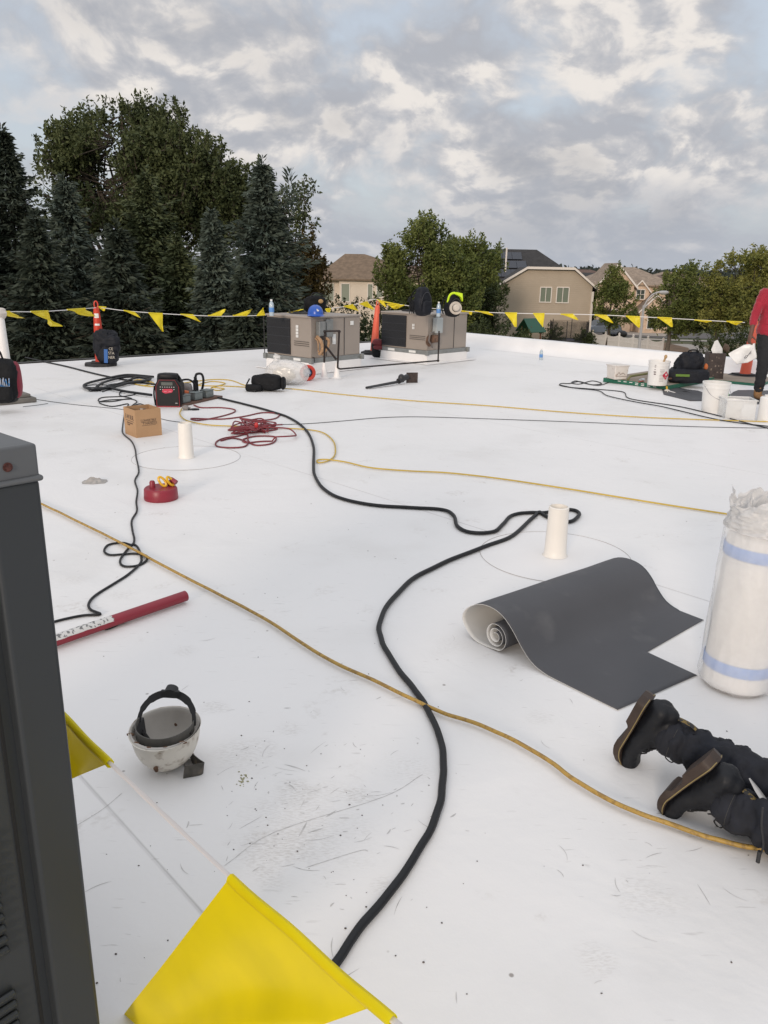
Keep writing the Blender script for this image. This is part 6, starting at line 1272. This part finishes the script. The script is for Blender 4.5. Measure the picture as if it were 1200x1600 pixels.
# pails in front
q = g(1120, 646); t = pail((q.x, q.y+.12, 0), 'tall white five-gallon pail with a lime green sticker', .135, .158, .365, m_pail, rz=R_(12), open_=True); b = MB(); curved(b, -38, .20, .045, .075, .151); b.build('green_sticker', mat('sticker_green', (.10, .75, .08), .5), t, smooth=30)
q = g(1158, 656); t = thing('storage_tub', 'clear plastic storage tub in front of the worker boots', 'tub', (q.x, q.y+.15, 0), R_(-6)); b = MB(); W_, D_, H_ = .33, .28, .225
for x, y, a, c in ((0, -D_/2, W_, .004), (0, D_/2, W_, .004), (-W_/2, 0, .004, D_), (W_/2, 0, .004, D_)): b.box((x, y, H_/2+.004), (a, c, H_), taper=1.0)
b.box((0, 0, .006), (W_-.01, D_-.01, .004)); m_ft = m_film.copy(); m_ft.name = 'tub_clear'; m_ft.node_tree.nodes['Principled BSDF'].inputs['Base Color'].default_value = (.9, .9, .89, 1); [setattr(q_.inputs[0], 'default_value', .66) for q_ in m_ft.node_tree.nodes if q_.type == 'MIX_SHADER']; b.build('walls', m_ft, t); b = MB()
for x, y, a, c in ((0, -D_/2-.006, W_+.03, .014), (0, D_/2+.006, W_+.03, .014), (-W_/2-.006, 0, .014, D_), (W_/2+.006, 0, .014, D_)): b.box((x, y, H_+.0), (a, c, .012))
b.build('rim', mat('rim_clear', (.68, .68, .67), .3), t, bevel=.003)
pail((q.x-.045, q.y+.14, .012), 'small white pail inside the clear storage tub', .088, .098, .20, m_pail, rz=R_(5)); 
q = g(1196, 660); t = thing('white_canister', 'tall white canister at the right picture edge', 'canister', (q.x+.03, q.y+.08, 0)); b = MB(); b.lathe([(0, 0), (.085, 0), (.087, .01), (.087, .27), (.07, .285), (.0, .287)], 32); b.build('body', m_pail, t); b = MB(); b.lathe([(.045, .283), (.045, .305), (0, .307)], 20); b.build('cap', m_pail, t)
# ================================================================ CABLES AND HOSES
m_blkc = mat('cable_black', (.009, .010, .012), .5, var=.15, vs=30, spec=.35); m_thin = mat('cord_dark', (.03, .03, .034), .6); m_hose = mat('hose_ochre', (.40, .25, .055), .55, var=.12, vs=18, col2=(.27, .165, .045), cs=60, lo=.5, hi=.6); m_yc = mat('cord_yellow', (.52, .36, .06), .55, var=.1); m_redc = mat('cord_red', (.18, .02, .028), .5, var=.15, vs=20)
def cable(nm, lb, cat, pix, r, m, z=0.0, per=8, jit=0.0, extra=None, group=None, lift=None):
    P = [g(x, y) for x, y in pix]; c = P[0].copy(); b = MB(Matrix.Translation(-c)); sp = spline(P, per); Q = []
    for i, p in enumerate(sp):
        p = p.copy(); p.z = r+z+.0015
        if lift: p.z += lift(i/(len(sp)-1))
        if jit: p.x += jit*noise.noise(Vector((i*.23, 1, r*99))); p.y += jit*noise.noise(Vector((i*.23, 7, r*99)))
        Q.append(p)
    b.tube(Q, r, 8)
    for e in (extra or []):
        sp = spline([g(x, y) for x, y in e[0]], per, e[1]); b.tube([Vector((p.x, p.y, r+z+.0015+e[2])) for p in sp], r, 8, closed=e[1])
    o = b.build(nm, m, None, smooth=60, loc=c); return tag(o, lb, cat, group)
cable('power_cable', 'thick black cable snaking from the left roof edge to the bottom of the photo', 'cable',
    [(40, 560), (58, 564), (100, 573), (160, 588), (220, 599), (280, 607), (322, 618), (345, 624), (385, 634), (425, 645), (455, 656), (478, 674), (490, 700), (490, 730), (496, 755), (520, 776), (570, 790), (640, 796), (690, 799), (708, 808), (714, 825), (735, 835), (770, 834), (788, 820), (800, 808), (825, 804), (850, 804), (880, 799), (900, 801), (905, 808), (890, 818), (868, 816), (850, 808), (842, 803), (832, 812), (800, 840), (755, 858), (700, 880), (650, 905), (615, 938), (594, 975), (596, 1005), (618, 1045), (650, 1085), (677, 1130), (692, 1185), (690, 1240), (672, 1300), (635, 1365), (585, 1430), (535, 1495), (500, 1550), (470, 1590), (440, 1640)], .0125, m_blkc, 0, 7, .006)
random.seed(12)
cable('black_hose', 'coiled black hose behind the radio', 'hose', [(240, 592), (200, 589), (170, 594), (138, 602), (132, 608), (150, 612), (190, 602), (215, 593), (233, 597), (205, 601), (175, 609), (150, 611), (165, 600), (200, 592), (235, 594), (220, 600), (170, 606), (190, 614), (237, 621)], .017, m_blkc, .012, 7)
cable('black_rope', 'long thin black rope running from the coil past the box to the red tube', 'rope',
    [(235, 641), (220, 632), (205, 636), (214, 628), (200, 624), (178, 628), (155, 628), (160, 622), (195, 620), (212, 616), (190, 613), (188, 619), (206, 624), (170, 626), (155, 630), (175, 636), (200, 632), (196, 640), (194, 652), (192, 665), (192, 678), (205, 690), (211, 702), (213, 716), (217, 738), (211, 752), (215, 768), (213, 785), (214, 800), (206, 815), (207, 830), (210, 845), (206, 853), (192, 850), (170, 853), (163, 863), (172, 869), (192, 868), (212, 867), (228, 870), (230, 876), (222, 883), (208, 887), (192, 886), (188, 877), (198, 862), (208, 853), (216, 858), (221, 874), (218, 884), (200, 900), (180, 913), (150, 932), (139, 945), (142, 955), (157, 962), (130, 964), (100, 970), (70, 978), (30, 988)], .0065, m_blkc, .0, 6, extra=[([(196, 970), (180, 980), (166, 985), (164, 980), (170, 976)], False, 0)])
cable('rope_coil', 'flat coil of thin black cord above the cardboard box', 'rope', [(160, 613), (178, 606), (138, 606), (136, 603), (160, 602), (178, 605), (170, 608), (145, 608), (140, 612), (158, 611)], .006, m_blkc, .0, 6)
m_off = lambda pts: pts
cable('air_hose', 'ochre air hose crossing the foreground from the cabinet to the kneeling worker', 'hose', [(30, 775), (62, 790), (100, 808), (150, 833), (190, 853), (232, 876), (290, 907), (350, 938), (410, 970), (460, 1003), (520, 1040), (580, 1068), (640, 1097), (690, 1120), (750, 1140), (810, 1168), (860, 1198), (900, 1228), (960, 1262), (1030, 1290), (1100, 1315), (1160, 1330), (1230, 1342)], .0075, m_hose, .010, 8, .0035)
cable('extension_cord', 'yellow cord looping at the thick black cable and running right to the wrapped roll', 'cord', [(284, 640), (281, 648), (287, 656), (300, 661), (330, 666), (380, 668), (430, 670), (480, 673), (505, 678), (520, 690), (524, 702), (522, 715), (510, 723), (498, 725), (496, 721), (510, 720), (540, 724), (580, 733), (640, 738), (700, 741), (780, 750), (880, 765), (960, 778), (1040, 791), (1118, 803), (1200, 815)], .0065, m_yc, .004, 8, extra=None)
cable('extension_cord', 'yellow cord running straight from the duffel bag to the pails', 'cord', [(443, 608), (470, 610), (540, 618), (640, 627), (760, 635), (880, 645), (1000, 653), (1100, 657), (1160, 659), (1230, 661)], .0065, m_yc, .002, 6)
cable('extension_cord', 'yellow cord coiled behind the radio and plank', 'cord', [(238, 598), (215, 596), (205, 599), (225, 603), (240, 599), (215, 594), (208, 600), (240, 605), (280, 600), (330, 594), (360, 595), (380, 602), (395, 606), (350, 604), (310, 603), (330, 597), (352, 600), (330, 607), (340, 611), (350, 608), (330, 606)], .007, m_yc, .0, 7)
cable('thin_wire', 'thin grey wire trailing across the roof right of the red coil', 'wire', [(395, 664), (440, 664), (490, 662), (540, 658), (600, 653), (660, 652), (760, 655), (900, 660), (1020, 665), (1110, 668), (1220, 670)], .0035, m_thin, .0, 6)
cable('thin_wire', 'thin grey wire from the left slab to behind the vent pipe', 'wire', [(36, 620), (60, 625), (110, 632), (160, 637), (195, 641), (240, 652), (265, 658), (290, 661)], .0032, m_thin, .0, 6)
cable('thin_wire', 'short loose thin wire beside the left slab', 'wire', [(36, 636), (55, 634), (75, 631)], .003, m_thin, 0, 6)
cable('coiled_lead', 'two dark cords in a long loop left of the green-edged board', 'cord', [(952, 598), (935, 603), (915, 600), (900, 596), (893, 599), (905, 601), (925, 596), (940, 600), (925, 602), (905, 597), (890, 600), (877, 600), (875, 603), (890, 606), (915, 608), (955, 611), (975, 614), (980, 622), (1000, 627), (1060, 636), (1100, 645), (1140, 655), (1190, 668), (1230, 675)], .0065, m_blkc, .001, 7, extra=[([(875, 603), (900, 608), (935, 612), (950, 620), (990, 629), (1030, 636), (1060, 643), (1110, 655), (1150, 662), (1210, 669)], False, .004)])
# red tangled cord
random.seed(21); C0 = g(400, 675); pix = [(303, 634), (315, 638), (345, 638), (366, 641), (364, 646), (340, 653), (310, 658), (300, 655), (345, 656), (380, 652), (410, 646), (435, 648), (430, 655), (405, 658), (375, 655)]
for i in range(34):
    a = i*2.55+random.uniform(-.5, .5); rx_ = random.uniform(14, 46); ry_ = rx_*random.uniform(.20, .34); pix.append((396+math.cos(a)*rx_+random.uniform(-9, 9), 672+math.sin(a)*ry_+random.uniform(-3, 3)))
pix += [(440, 676), (458, 679), (462, 686), (445, 690), (410, 691), (385, 693), (380, 688), (400, 683), (430, 684), (425, 694), (400, 697), (388, 690), (386, 680), (370, 683), (350, 686), (338, 692), (340, 699), (362, 701), (382, 699), (386, 692), (365, 686), (345, 690)]
cable('extension_cord', 'tangled heap of dark red extension cord', 'cord', pix, .0075, m_redc, .0, 7, lift=lambda f: .012+.030*abs(math.sin(f*61)) if .3 < f < .75 else 0)
b = MB(); q = g(401, 676); b.ball((0, 0, .075), (.02, .018, .03), 12, 8, e=.7); b.cyl((0, 0, .03), (0, .01, .07), .012, n=8); tag(b.build('cord_plug', mat('plug_red', (.5, .03, .03), .4), loc=q), 'bright red plug on top of the dark red cord heap', 'plug')
# ================================================================ PEOPLE
m_shirt = mat('shirt_red', (.31, .008, .026), .8, var=.08, vs=6, sheen=.3); m_trs = mat('trousers_black', (.014, .015, .018), .85, var=.2, vs=8); m_skin = mat('skin_dark', (.12, .055, .035), .5, var=.1, vs=12); m_hair = mat('hair_black', (.012, .010, .009), .8); m_tboot = mat('boot_tan', (.27, .145, .06), .75, var=.15, vs=20); m_den = mat('denim_black', (.0085, .010, .016), .85, var=.35, vs=22, bump=.35, bs=260, bdist=.001); m_boot = mat('boot_leather', (.007, .008, .011), .55, spec=.35, var=.2, vs=16, bump=.25, bs=60, bdist=.002); m_sole = mat('sole_brown', (.040, .025, .018), .6, var=.3, vs=14, bump=.3, bs=60, bdist=.003); m_welt = mat('welt_yellow', (.26, .20, .08), .6)
def hand(name, m, parent, wrist, fwd, side, up, curl=.6, s=1.0, thumb=1):
    """palm plus five separate curled fingers; fwd = along the fingers, side = towards the thumb, up = back of the hand"""
    fwd, side, up = fwd.normalized(), side.normalized(), up.normalized(); caps = []; P = lambda f, d, u: wrist + (fwd*f+side*d+up*u)*s
    caps.append((P(0, 0, 0), .026*s, P(.04, .0, 0), .027*s)); 
    for k in range(4):
        d = (.028, .009, -.010, -.028)[k]; L_ = (.070, .080, .074, .058)[k]; base = P(.085-.004*abs(k-1), d, 0); caps.append((P(.02, d*.6, 0), .017*s, base, .0125*s)); q = base; dirv = fwd; ang = 0
        for j, fr in enumerate((.45, .32, .23)):
            ang += curl*(.55+.15*j+.06*k); v = fwd*math.cos(ang)-up*math.sin(ang)+side*(.04*(1.5-k)); q2 = q+v.normalized()*L_*fr*s; caps.append((q, (.0105-.0012*j)*s, q2, (.0095-.0012*j)*s)); q = q2
    q = P(.02, thumb*.022, -.004); 
    for j, (L_, a) in enumerate(((.045, .9), (.032, .55), (.026, .3))):
        v = fwd*math.cos(a)+side*thumb*math.sin(a)-up*(.35+.3*j); q2 = q+v.normalized()*L_*s; caps.append((q, (.014-.002*j)*s, q2, (.012-.0015*j)*s)); q = q2
    return caps
V3 = Vector
# --- standing man in red
F0 = g(1184, 624); t = thing('person', 'standing person in a red long-sleeved top and black trousers, holding a white sheet', 'person', F0, 0)
hipx, hipy = .20, .02; zs = 1.41
hipR = V3((-.02, .02, .90)); hipL = V3((.16, .03, .90)); kR = V3((-.01, -.03, .50)); aR = V3((-.0, .02, .10)); kL = V3((.25, -.05, .50)); aL = V3((.34, .05, .10))
chest = V3((.04, .0, 1.22)); nk = V3((.03, -.02, 1.47)); hd = V3((.01, -.07, 1.62)); shR_ = V3((-.13, .0, 1.39)); shL_ = V3((.21, .0, 1.39)); eR = V3((-.215, -.01, 1.11)); wR = V3((-.27, -.10, .86)); eL = V3((.29, -.02, 1.12)); wL = V3((.27, -.22, .95))
caps = [(hipR, .09, hipL, .09), (hipR, .085, kR, .055), (kR, .052, aR, .038), (hipL, .085, kL, .055), (kL, .052, aL, .038), (V3((0.060, 0.02, 0.95)), .12, chest, .13), (chest, .12, nk, .055), (nk, .052, hd-V3((0, 0, .04)), .055), (shR_, .05, shL_, .05), (shR_, .048, eR, .037), (eR, .036, wR, .026), (shL_, .048, eL, .037), (eL, .036, wL, .026)]
caps += hand('h', m_skin, t, wR, V3((-.30, -.35, -.72)), V3((.1, -1, .3)), V3((-1, .2, .2)), .7) + hand('h', m_skin, t, wL, V3((0, -.6, -.5)), V3((-.8, -.5, .2)), V3((.3, -.3, .9)), .6)
balls = [(hd+V3((0, 0, .01)), (.075, .092, .105)), (hd+V3((0, -.045, -.055)), (.05, .045, .045)), (hd+V3((0, -.10, -.005)), (.013, .018, .02)), (hd+V3((.078, .0, -.01)), (.012, .02, .03)), (hd+V3((-.078, .0, -.01)), (.012, .02, .03)), (hd+V3((0, -.085, -.05)), (.022, .012, .007))]
blob('body', caps, m_skin, t, .0075, 3, balls=balls)
b = MB(); 
for s in (-1, 1): b.ball(hd+V3((s*.03, -.083, .02)), (.012, .008, .008), 10, 6)
b.build('eyes', mat('eye_white', (.6, .58, .55), .3), t); b = MB(); b.ball(hd+V3((0, .012, .035)), (.083, .095, .09), 24, 14, amp=.006, fr=12); b.build('hair', m_hair, t)
sh = [(V3((-0.010, 0.02, 0.93)), .138, V3((0.120, 0.02, 0.93)), .138), (V3((-0.010, 0.01, 1.05)), .12, V3((0.110, 0.01, 1.05)), .12), (V3((-0.030, 0, 1.27)), .118, V3((0.110, 0, 1.27)), .118), (V3((-0.010, 0.01, 1.02)), .125, V3((-0.010, 0, 1.25)), .115), (V3((0.110, 0.01, 1.02)), .125, V3((0.110, 0, 1.25)), .115), (shR_, .068, shL_, .068), (shR_, .068, eR, .056), (eR, .055, eR.lerp(wR, .40), .046), (shL_, .068, eL, .056), (eL, .055, eL.lerp(wL, .40), .046), (V3((0.040, 0, 1.34)), .11, nk, .065)]
blob('shirt', sh, m_shirt, t, .011, 5, wr=.006, wsz=.07)
tr_ = [(hipR, .115, hipL, .115), (hipR+V3((.02, 0, .06)), .11, hipL+V3((-.02, 0, .06)), .11), (hipR, .112, kR, .082), (kR, .08, aR+V3((0, 0, .04)), .062), (hipL, .112, kL, .082), (kL, .08, aL+V3((0, 0, .04)), .062)]
blob('trousers', tr_, m_trs, t, .013, 5, wr=.008, wsz=.08, seed=3)
for a_ in (aR, aL): blob('boot', [(a_+V3((0, .0, .06)), .058, a_+V3((0, .01, -.04)), .052), (a_+V3((0, .02, -.055)), .045, a_+V3((0, -.16, -.062)), .036)], m_tboot, t, .009, 4)
# white sheet he holds
q = F0 + V3((-.14, -.16, .74)); t = thing('plastic_sheet', 'white printed plastic sheet hanging from the red-clad worker\'s hand', 'sheet', (q.x, q.y, .0)); 
pts = [at(x, y, q.y) for x, y in ((1139, 553), (1163, 539), (1179, 536), (1182, 560), (1170, 567), (1150, 569), (1144, 562))]; c_ = sum(pts, V3())/len(pts)
b = MB(Matrix.Translation((-q.x, -q.y, 0))); n = len(pts); V = []; K = 8
for r in range(K+1):
    for i in range(n*6): e = pts[i//6].lerp(pts[(i//6+1) % n], (i % 6)/6); p = c_.lerp(e, r/K); p.y += .07*noise.noise(V3((p.x*7, 3, p.z*7))) ; V.append(p)
b.add(V, [(r*n*6+i, r*n*6+(i+1) % (n*6), (r+1)*n*6+(i+1) % (n*6), (r+1)*n*6+i) for r in range(K) for i in range(n*6)]); o = b.build('sheet', m_pail, t, smooth=60); d = o.modifiers.new('s', 'SOLIDIFY'); d.thickness = .003
b = MB(Matrix.Translation((-q.x, -q.y, 0)));
for off_ in (0, .035, .06):
    L_ = [at(1163+k*2.2, 559-k*1.9+off_*30, q.y-.05)+V3((0, 0, .012*math.sin(k*1.7+off_*40))) for k in range(6)]; b.tube(spline(L_, 4), .0035, 5)
b.build('print', mat('print_grey', (.16, .15, .15), .7), t)
# --- kneeling worker, of whom only the lower legs are in the photo
T2 = g(1031, 1258); T1 = g(966, 1184)
kd = V3((.78, -.62, 0)).normalized(); up = V3((0, 0, 1)); sd = V3((-kd.y, kd.x, 0))
t = thing('person', 'kneeling person in black jeans and black boots with thick brown soles', 'person', (T2.x, T2.y, 0)); OFF = V3((-T2.x, -T2.y, 0))
lean = R_(19)
hips = []
def leg(Tp, nm, seed, kdir, lean):
    kd = kdir; sd = V3((-kd.y, kd.x, 0)); S = kd*math.sin(lean)+up*math.cos(lean); Nn = kd*math.cos(lean)-up*math.sin(lean)*1.0
    O = V3((Tp.x, Tp.y, 0)) + OFF + up*.004
    # frame: s along the sole from toe to heel, n away from the sole, w sideways
    M = Matrix(((S.x, sd.x, Nn.x, O.x), (S.y, sd.y, Nn.y, O.y), (S.z, sd.z, Nn.z, O.z), (0, 0, 0, 1)))
    L_ = .275
    def outl(s):   # half width of the sole at s (0 toe .. 1 heel)
        return (.030+.022*min(1, s/.14)**.6 if s < .14 else .052-.013*math.sin(min(1, max(0, (s-.30)/.55))*math.pi)*.8-.006*max(0, (s-.3))) * (1 if s < .93 else math.sqrt(max(.05, 1-((s-.93)/.075)**2)))
    def toebend(s): return .035*max(0, (.26-s)/.26)**1.7
    b = MB(M); n = 30; V = []; th = lambda s: .027 if s < .55 else .033
    ring = [0, 0]
    for i in range(n+1):
        s = i/n; hw = outl(s)*(.25 if i == 0 else 1); zb = -th(s)+toebend(s)+(.010 if .36 < s < .58 else 0); zt_ = toebend(s)
        for (w_, z_) in ((-hw*.96, zb), (hw*.96, zb), (hw, zb+.008), (hw*1.0, zt_), (-hw*1.0, zt_), (-hw, zb+.008)): V.append((s*L_, w_, z_))
    F = [(i*6+j, (i+1)*6+j, (i+1)*6+(j+1) % 6, i*6+(j+1) % 6) for i in range(n) for j in range(6)]+[tuple(range(5, -1, -1)), tuple(n*6+j for j in range(6))]
    b.add(V, F); b.build('sole', m_sole, t, smooth=45)
    b = MB(M); 
    for sgn in (-1, 1): b.tube([(i/n*L_, sgn*(outl(i/n)*(.25 if i == 0 else 1)+.0008), toebend(i/n)-.004) for i in range(n+1)], .0016, 5)
    b.build('welt_stitching', m_welt, t)
    # upper
    def prof_(s):  # top height of the upper over s
        if s < .30: return .046+.018*math.sin(s/.30*1.57)+toebend(s)*.6
        if s < .56: return .064+.044*((s-.30)/.26)**1.3
        return .108
    P = lambda s, w_, z_: M @ V3((s*L_, w_, z_)); caps = []
    for i in range(11):
        s = .06+i/10*.86; hw = outl(s)-.020; zc = prof_(s)*.42; r_ = min(prof_(s)*.46, .045); caps.append((P(s, -hw*.55, zc+toebend(s)*.5), min(r_, .034), P(s, hw*.55, zc+toebend(s)*.5), min(r_, .034)))
        if s > .36: caps.append((P(s, 0, .03), .033, P(s, 0, prof_(s)-.035), .032))
    caps.append((P(.08, -.018, .024), .022, P(.08, .018, .024), .022))
    ank = P(.70, 0, .17); caps += [(P(.66, 0, .05), .044, P(.68, 0, .13), .042), (P(.80, 0, .04), .038, P(.74, 0, .12), .038)]
    up_ = blob('boot_upper', caps, m_boot, t, .0065, 5, wr=.0012, wsz=.02, seed=seed)
    b = MB(M)
    for k in range(6): s = .30+.045*k; z = prof_(s)+.004+.010*max(0, k-3); b.tube(spline([(s*L_, -.026, z-.012), (s*L_, 0, z+.002), (s*L_, .026, z-.012)], 4), .0026, 5)
    z0_ = .108; b.tube(spline([(.52*L_, 0, .125), (.42*L_, .012, .15), (.34*L_, .02, .148), (.38*L_, .01, .125), (.50*L_, 0, .125)], 6), .0022, 5); b.build('laces', m_blk, t)
    b = MB(M); b.tube(spline([(.93*L_, 0, .075), (.965*L_, 0, .10), (.985*L_, 0, .135), (.975*L_, 0, .160)], 4), .011, 6, flat=.4); b.build('pull_tab', mat('tab_gold', (.16, .11, .03), .7, col2=(.02, .02, .02), cs=90, lo=.48, hi=.52), t)
    # leg
    c1 = P(.68, 0, .100); knee = O + kd*(.555) + up*.068 - up*.004 + V3((0, 0, 0)); ax = (knee-c1).normalized(); 
    return c1, knee, ax, M
c1a, kna, axa, Ma = leg(T1, 'a', 1, V3((.80, -.60, 0)).normalized(), lean)
c1b, knb, axb, Mb = leg(T2, 'b', 2, V3((.76, -.65, 0)).normalized(), R_(34))
hipA = kna + V3((.20, -.02, .33)); hipB = knb + V3((.16, .06, .33)); pel = (hipA+hipB)/2 + V3((.04, 0, .03))
ftorso = pel + V3((.36, -.08, .06)); shA = ftorso + V3((.02, .16, .0)); shB = ftorso + V3((-.04, -.18, .0)); head = ftorso + V3((.20, -.05, -.02)); haA = shA+V3((.16, .02, -.46)); haB = shB+V3((.14, -.04, -.44))
haA.z = .035; haB.z = .035
caps = [(c1a, .036, c1a.lerp(kna, .45), .055), (c1a.lerp(kna, .45), .055, kna, .052), (kna, .055, hipA, .085), (c1b, .036, c1b.lerp(knb, .45), .055), (c1b.lerp(knb, .45), .055, knb, .052), (knb, .055, hipB, .085), (hipA, .09, hipB, .09), (pel, .12, ftorso, .13), (shA, .05, shB, .05), (ftorso, .09, head, .055), (shA, .047, shA.lerp(haA, .5), .036), (shA.lerp(haA, .5), .036, haA+V3((0, 0, .03)), .026), (shB, .047, shB.lerp(haB, .5), .036), (shB.lerp(haB, .5), .036, haB+V3((0, 0, .03)), .026)]
caps += hand('h', m_skin, t, haA, V3((.9, -.2, -.06)), V3((-.2, -.9, 0)), up, .16) + hand('h', m_skin, t, haB, V3((.9, -.2, -.06)), V3((.2, .9, 0)), up, .16)
hh = head+V3((.07, 0, -.01)); balls = [(hh, (.105, .078, .092)), (hh+V3((.03, 0, -.06)), (.045, .05, .045)), (hh+V3((.03, 0, -.10)), (.018, .013, .018)), (hh+V3((0, .078, -.02)), (.03, .012, .02)), (hh+V3((0, -.078, -.02)), (.03, .012, .02))]
blob('body', caps, m_skin, t, .0085, 3, balls=balls)
b = MB(); b.ball(hh+V3((-.01, 0, .02)), (.112, .084, .09), 24, 14, amp=.006, fr=12); b.build('hair', m_hair, t)
ca = c1a+axa*.022; cb = c1b+axb*.022
def jl(c, kn, hp): 
    a = kn-c; m1 = c.lerp(kn, .25); m2 = c.lerp(kn, .6); return [(c, .058, m1, .066), (m1, .066, m2+V3((0, 0, .004)), .080), (m2+V3((0, 0, .004)), .080, kn-V3((0, 0, .002)), .074), (kn, .074, hp, .112)]
jj = jl(ca, kna, hipA)+jl(cb, knb, hipB)+[(hipA, .115, hipB, .115), (pel, .13, pel+(ftorso-pel)*.15, .13)]
o = blob('jeans', jj, m_den, t, .0078, 4)
me = o.data
for v in me.vertices:      # folds that ring the shins, deepest near the cuff
    p = v.co; best = None
    for c, kn, ax, sd_ in ((ca, kna, axa, 0.), (cb, knb, axb, 4.)):
        s = (p-c).dot(ax); d = (p-c-ax*s).length
        if best is None or d < best[0]: best = (d, s, ax, sd_, c)
    d, s, ax, sd_, c = best; q = p-c-ax*s; an = math.atan2(q.dot(V3((0, 0, 1))), q.dot(ax.cross(V3((0, 0, 1)))))
    wv = math.sin(s*95+1.3*math.sin(an*1.0+sd_)+2.2*noise.noise(V3((s*9, an*.9, sd_)))*1.6); k = max(0, min(1, 1.25-s/.30)); 
    f2 = 1-2.4*abs(noise.noise(V3((p.x*14, p.y*14, p.z*10+sd_))))
    f3 = 1-2.6*abs(noise.noise(V3((p.x*31+sd_, p.y*31, p.z*22))))
    v.co = p + v.normal*(.0075*k*wv + .0080*f2 + .0045*f3)
# cuffs
for c, ax in ((ca, axa), (cb, axb)):
    T = Matrix.Translation(c-ax*.028) @ ax.to_track_quat('Z', 'Y').to_matrix().to_4x4(); b = MB(T); b.lathe([(.050, .004), (.061, .0), (.064, .012), (.0625, .034), (.058, .040)], 40, amp=.05, seed=c.x*9, wob=1.4); b.build('trouser_cuff', m_den, t, smooth=60); b = MB(T); b.lathe([(.0622, .0265), (.0634, .0275), (.0622, .0285)], 40, amp=.05, seed=c.x*9, wob=1.4); b.build('hem_stitching', mat('stitch_grey', (.10, .095, .08), .8), t)
sh = [(pel, .145, ftorso, .15), (shA, .075, shB, .075), (shA, .07, shA.lerp(haA, .5), .055), (shA.lerp(haA, .5), .055, haA+V3((0, 0, .06)), .042), (shB, .07, shB.lerp(haB, .5), .055), (shB.lerp(haB, .5), .055, haB+V3((0, 0, .06)), .042)]
blob('shirt', sh, mat('hoodie_black', (.016, .016, .018), .9, var=.2, vs=8), t, .014, 5, wr=.006, wsz=.08)
# pointed margin trowel handle sticking out of the back pocket
A = at(1171, 1216, 2.0)+OFF; B = at(1206, 1268, 1.92)+OFF; b = MB(); b.tube([A, A.lerp(B, .35), B], [.003, .010, .013], 8, flat=.35); o = b.build('trowel_tip', mat('steel_worn', (.42, .41, .40), .4, .5), None, loc=-OFF); tag(o, 'pale pointed tool tip tucked into the kneeling person\'s jeans', 'tool')
b = MB(); b.tube(spline([at(1192, 1262, 1.86)+OFF, at(1190, 1290, 1.85)+OFF, at(1193, 1320, 1.85)+OFF, at(1186, 1340, 1.85)+OFF], 6), .003, 6); b.cyl(at(1187, 1330, 1.85)+OFF, at(1184, 1347, 1.85)+OFF, .006, n=8); b.build('cord_end', m_blk, t)
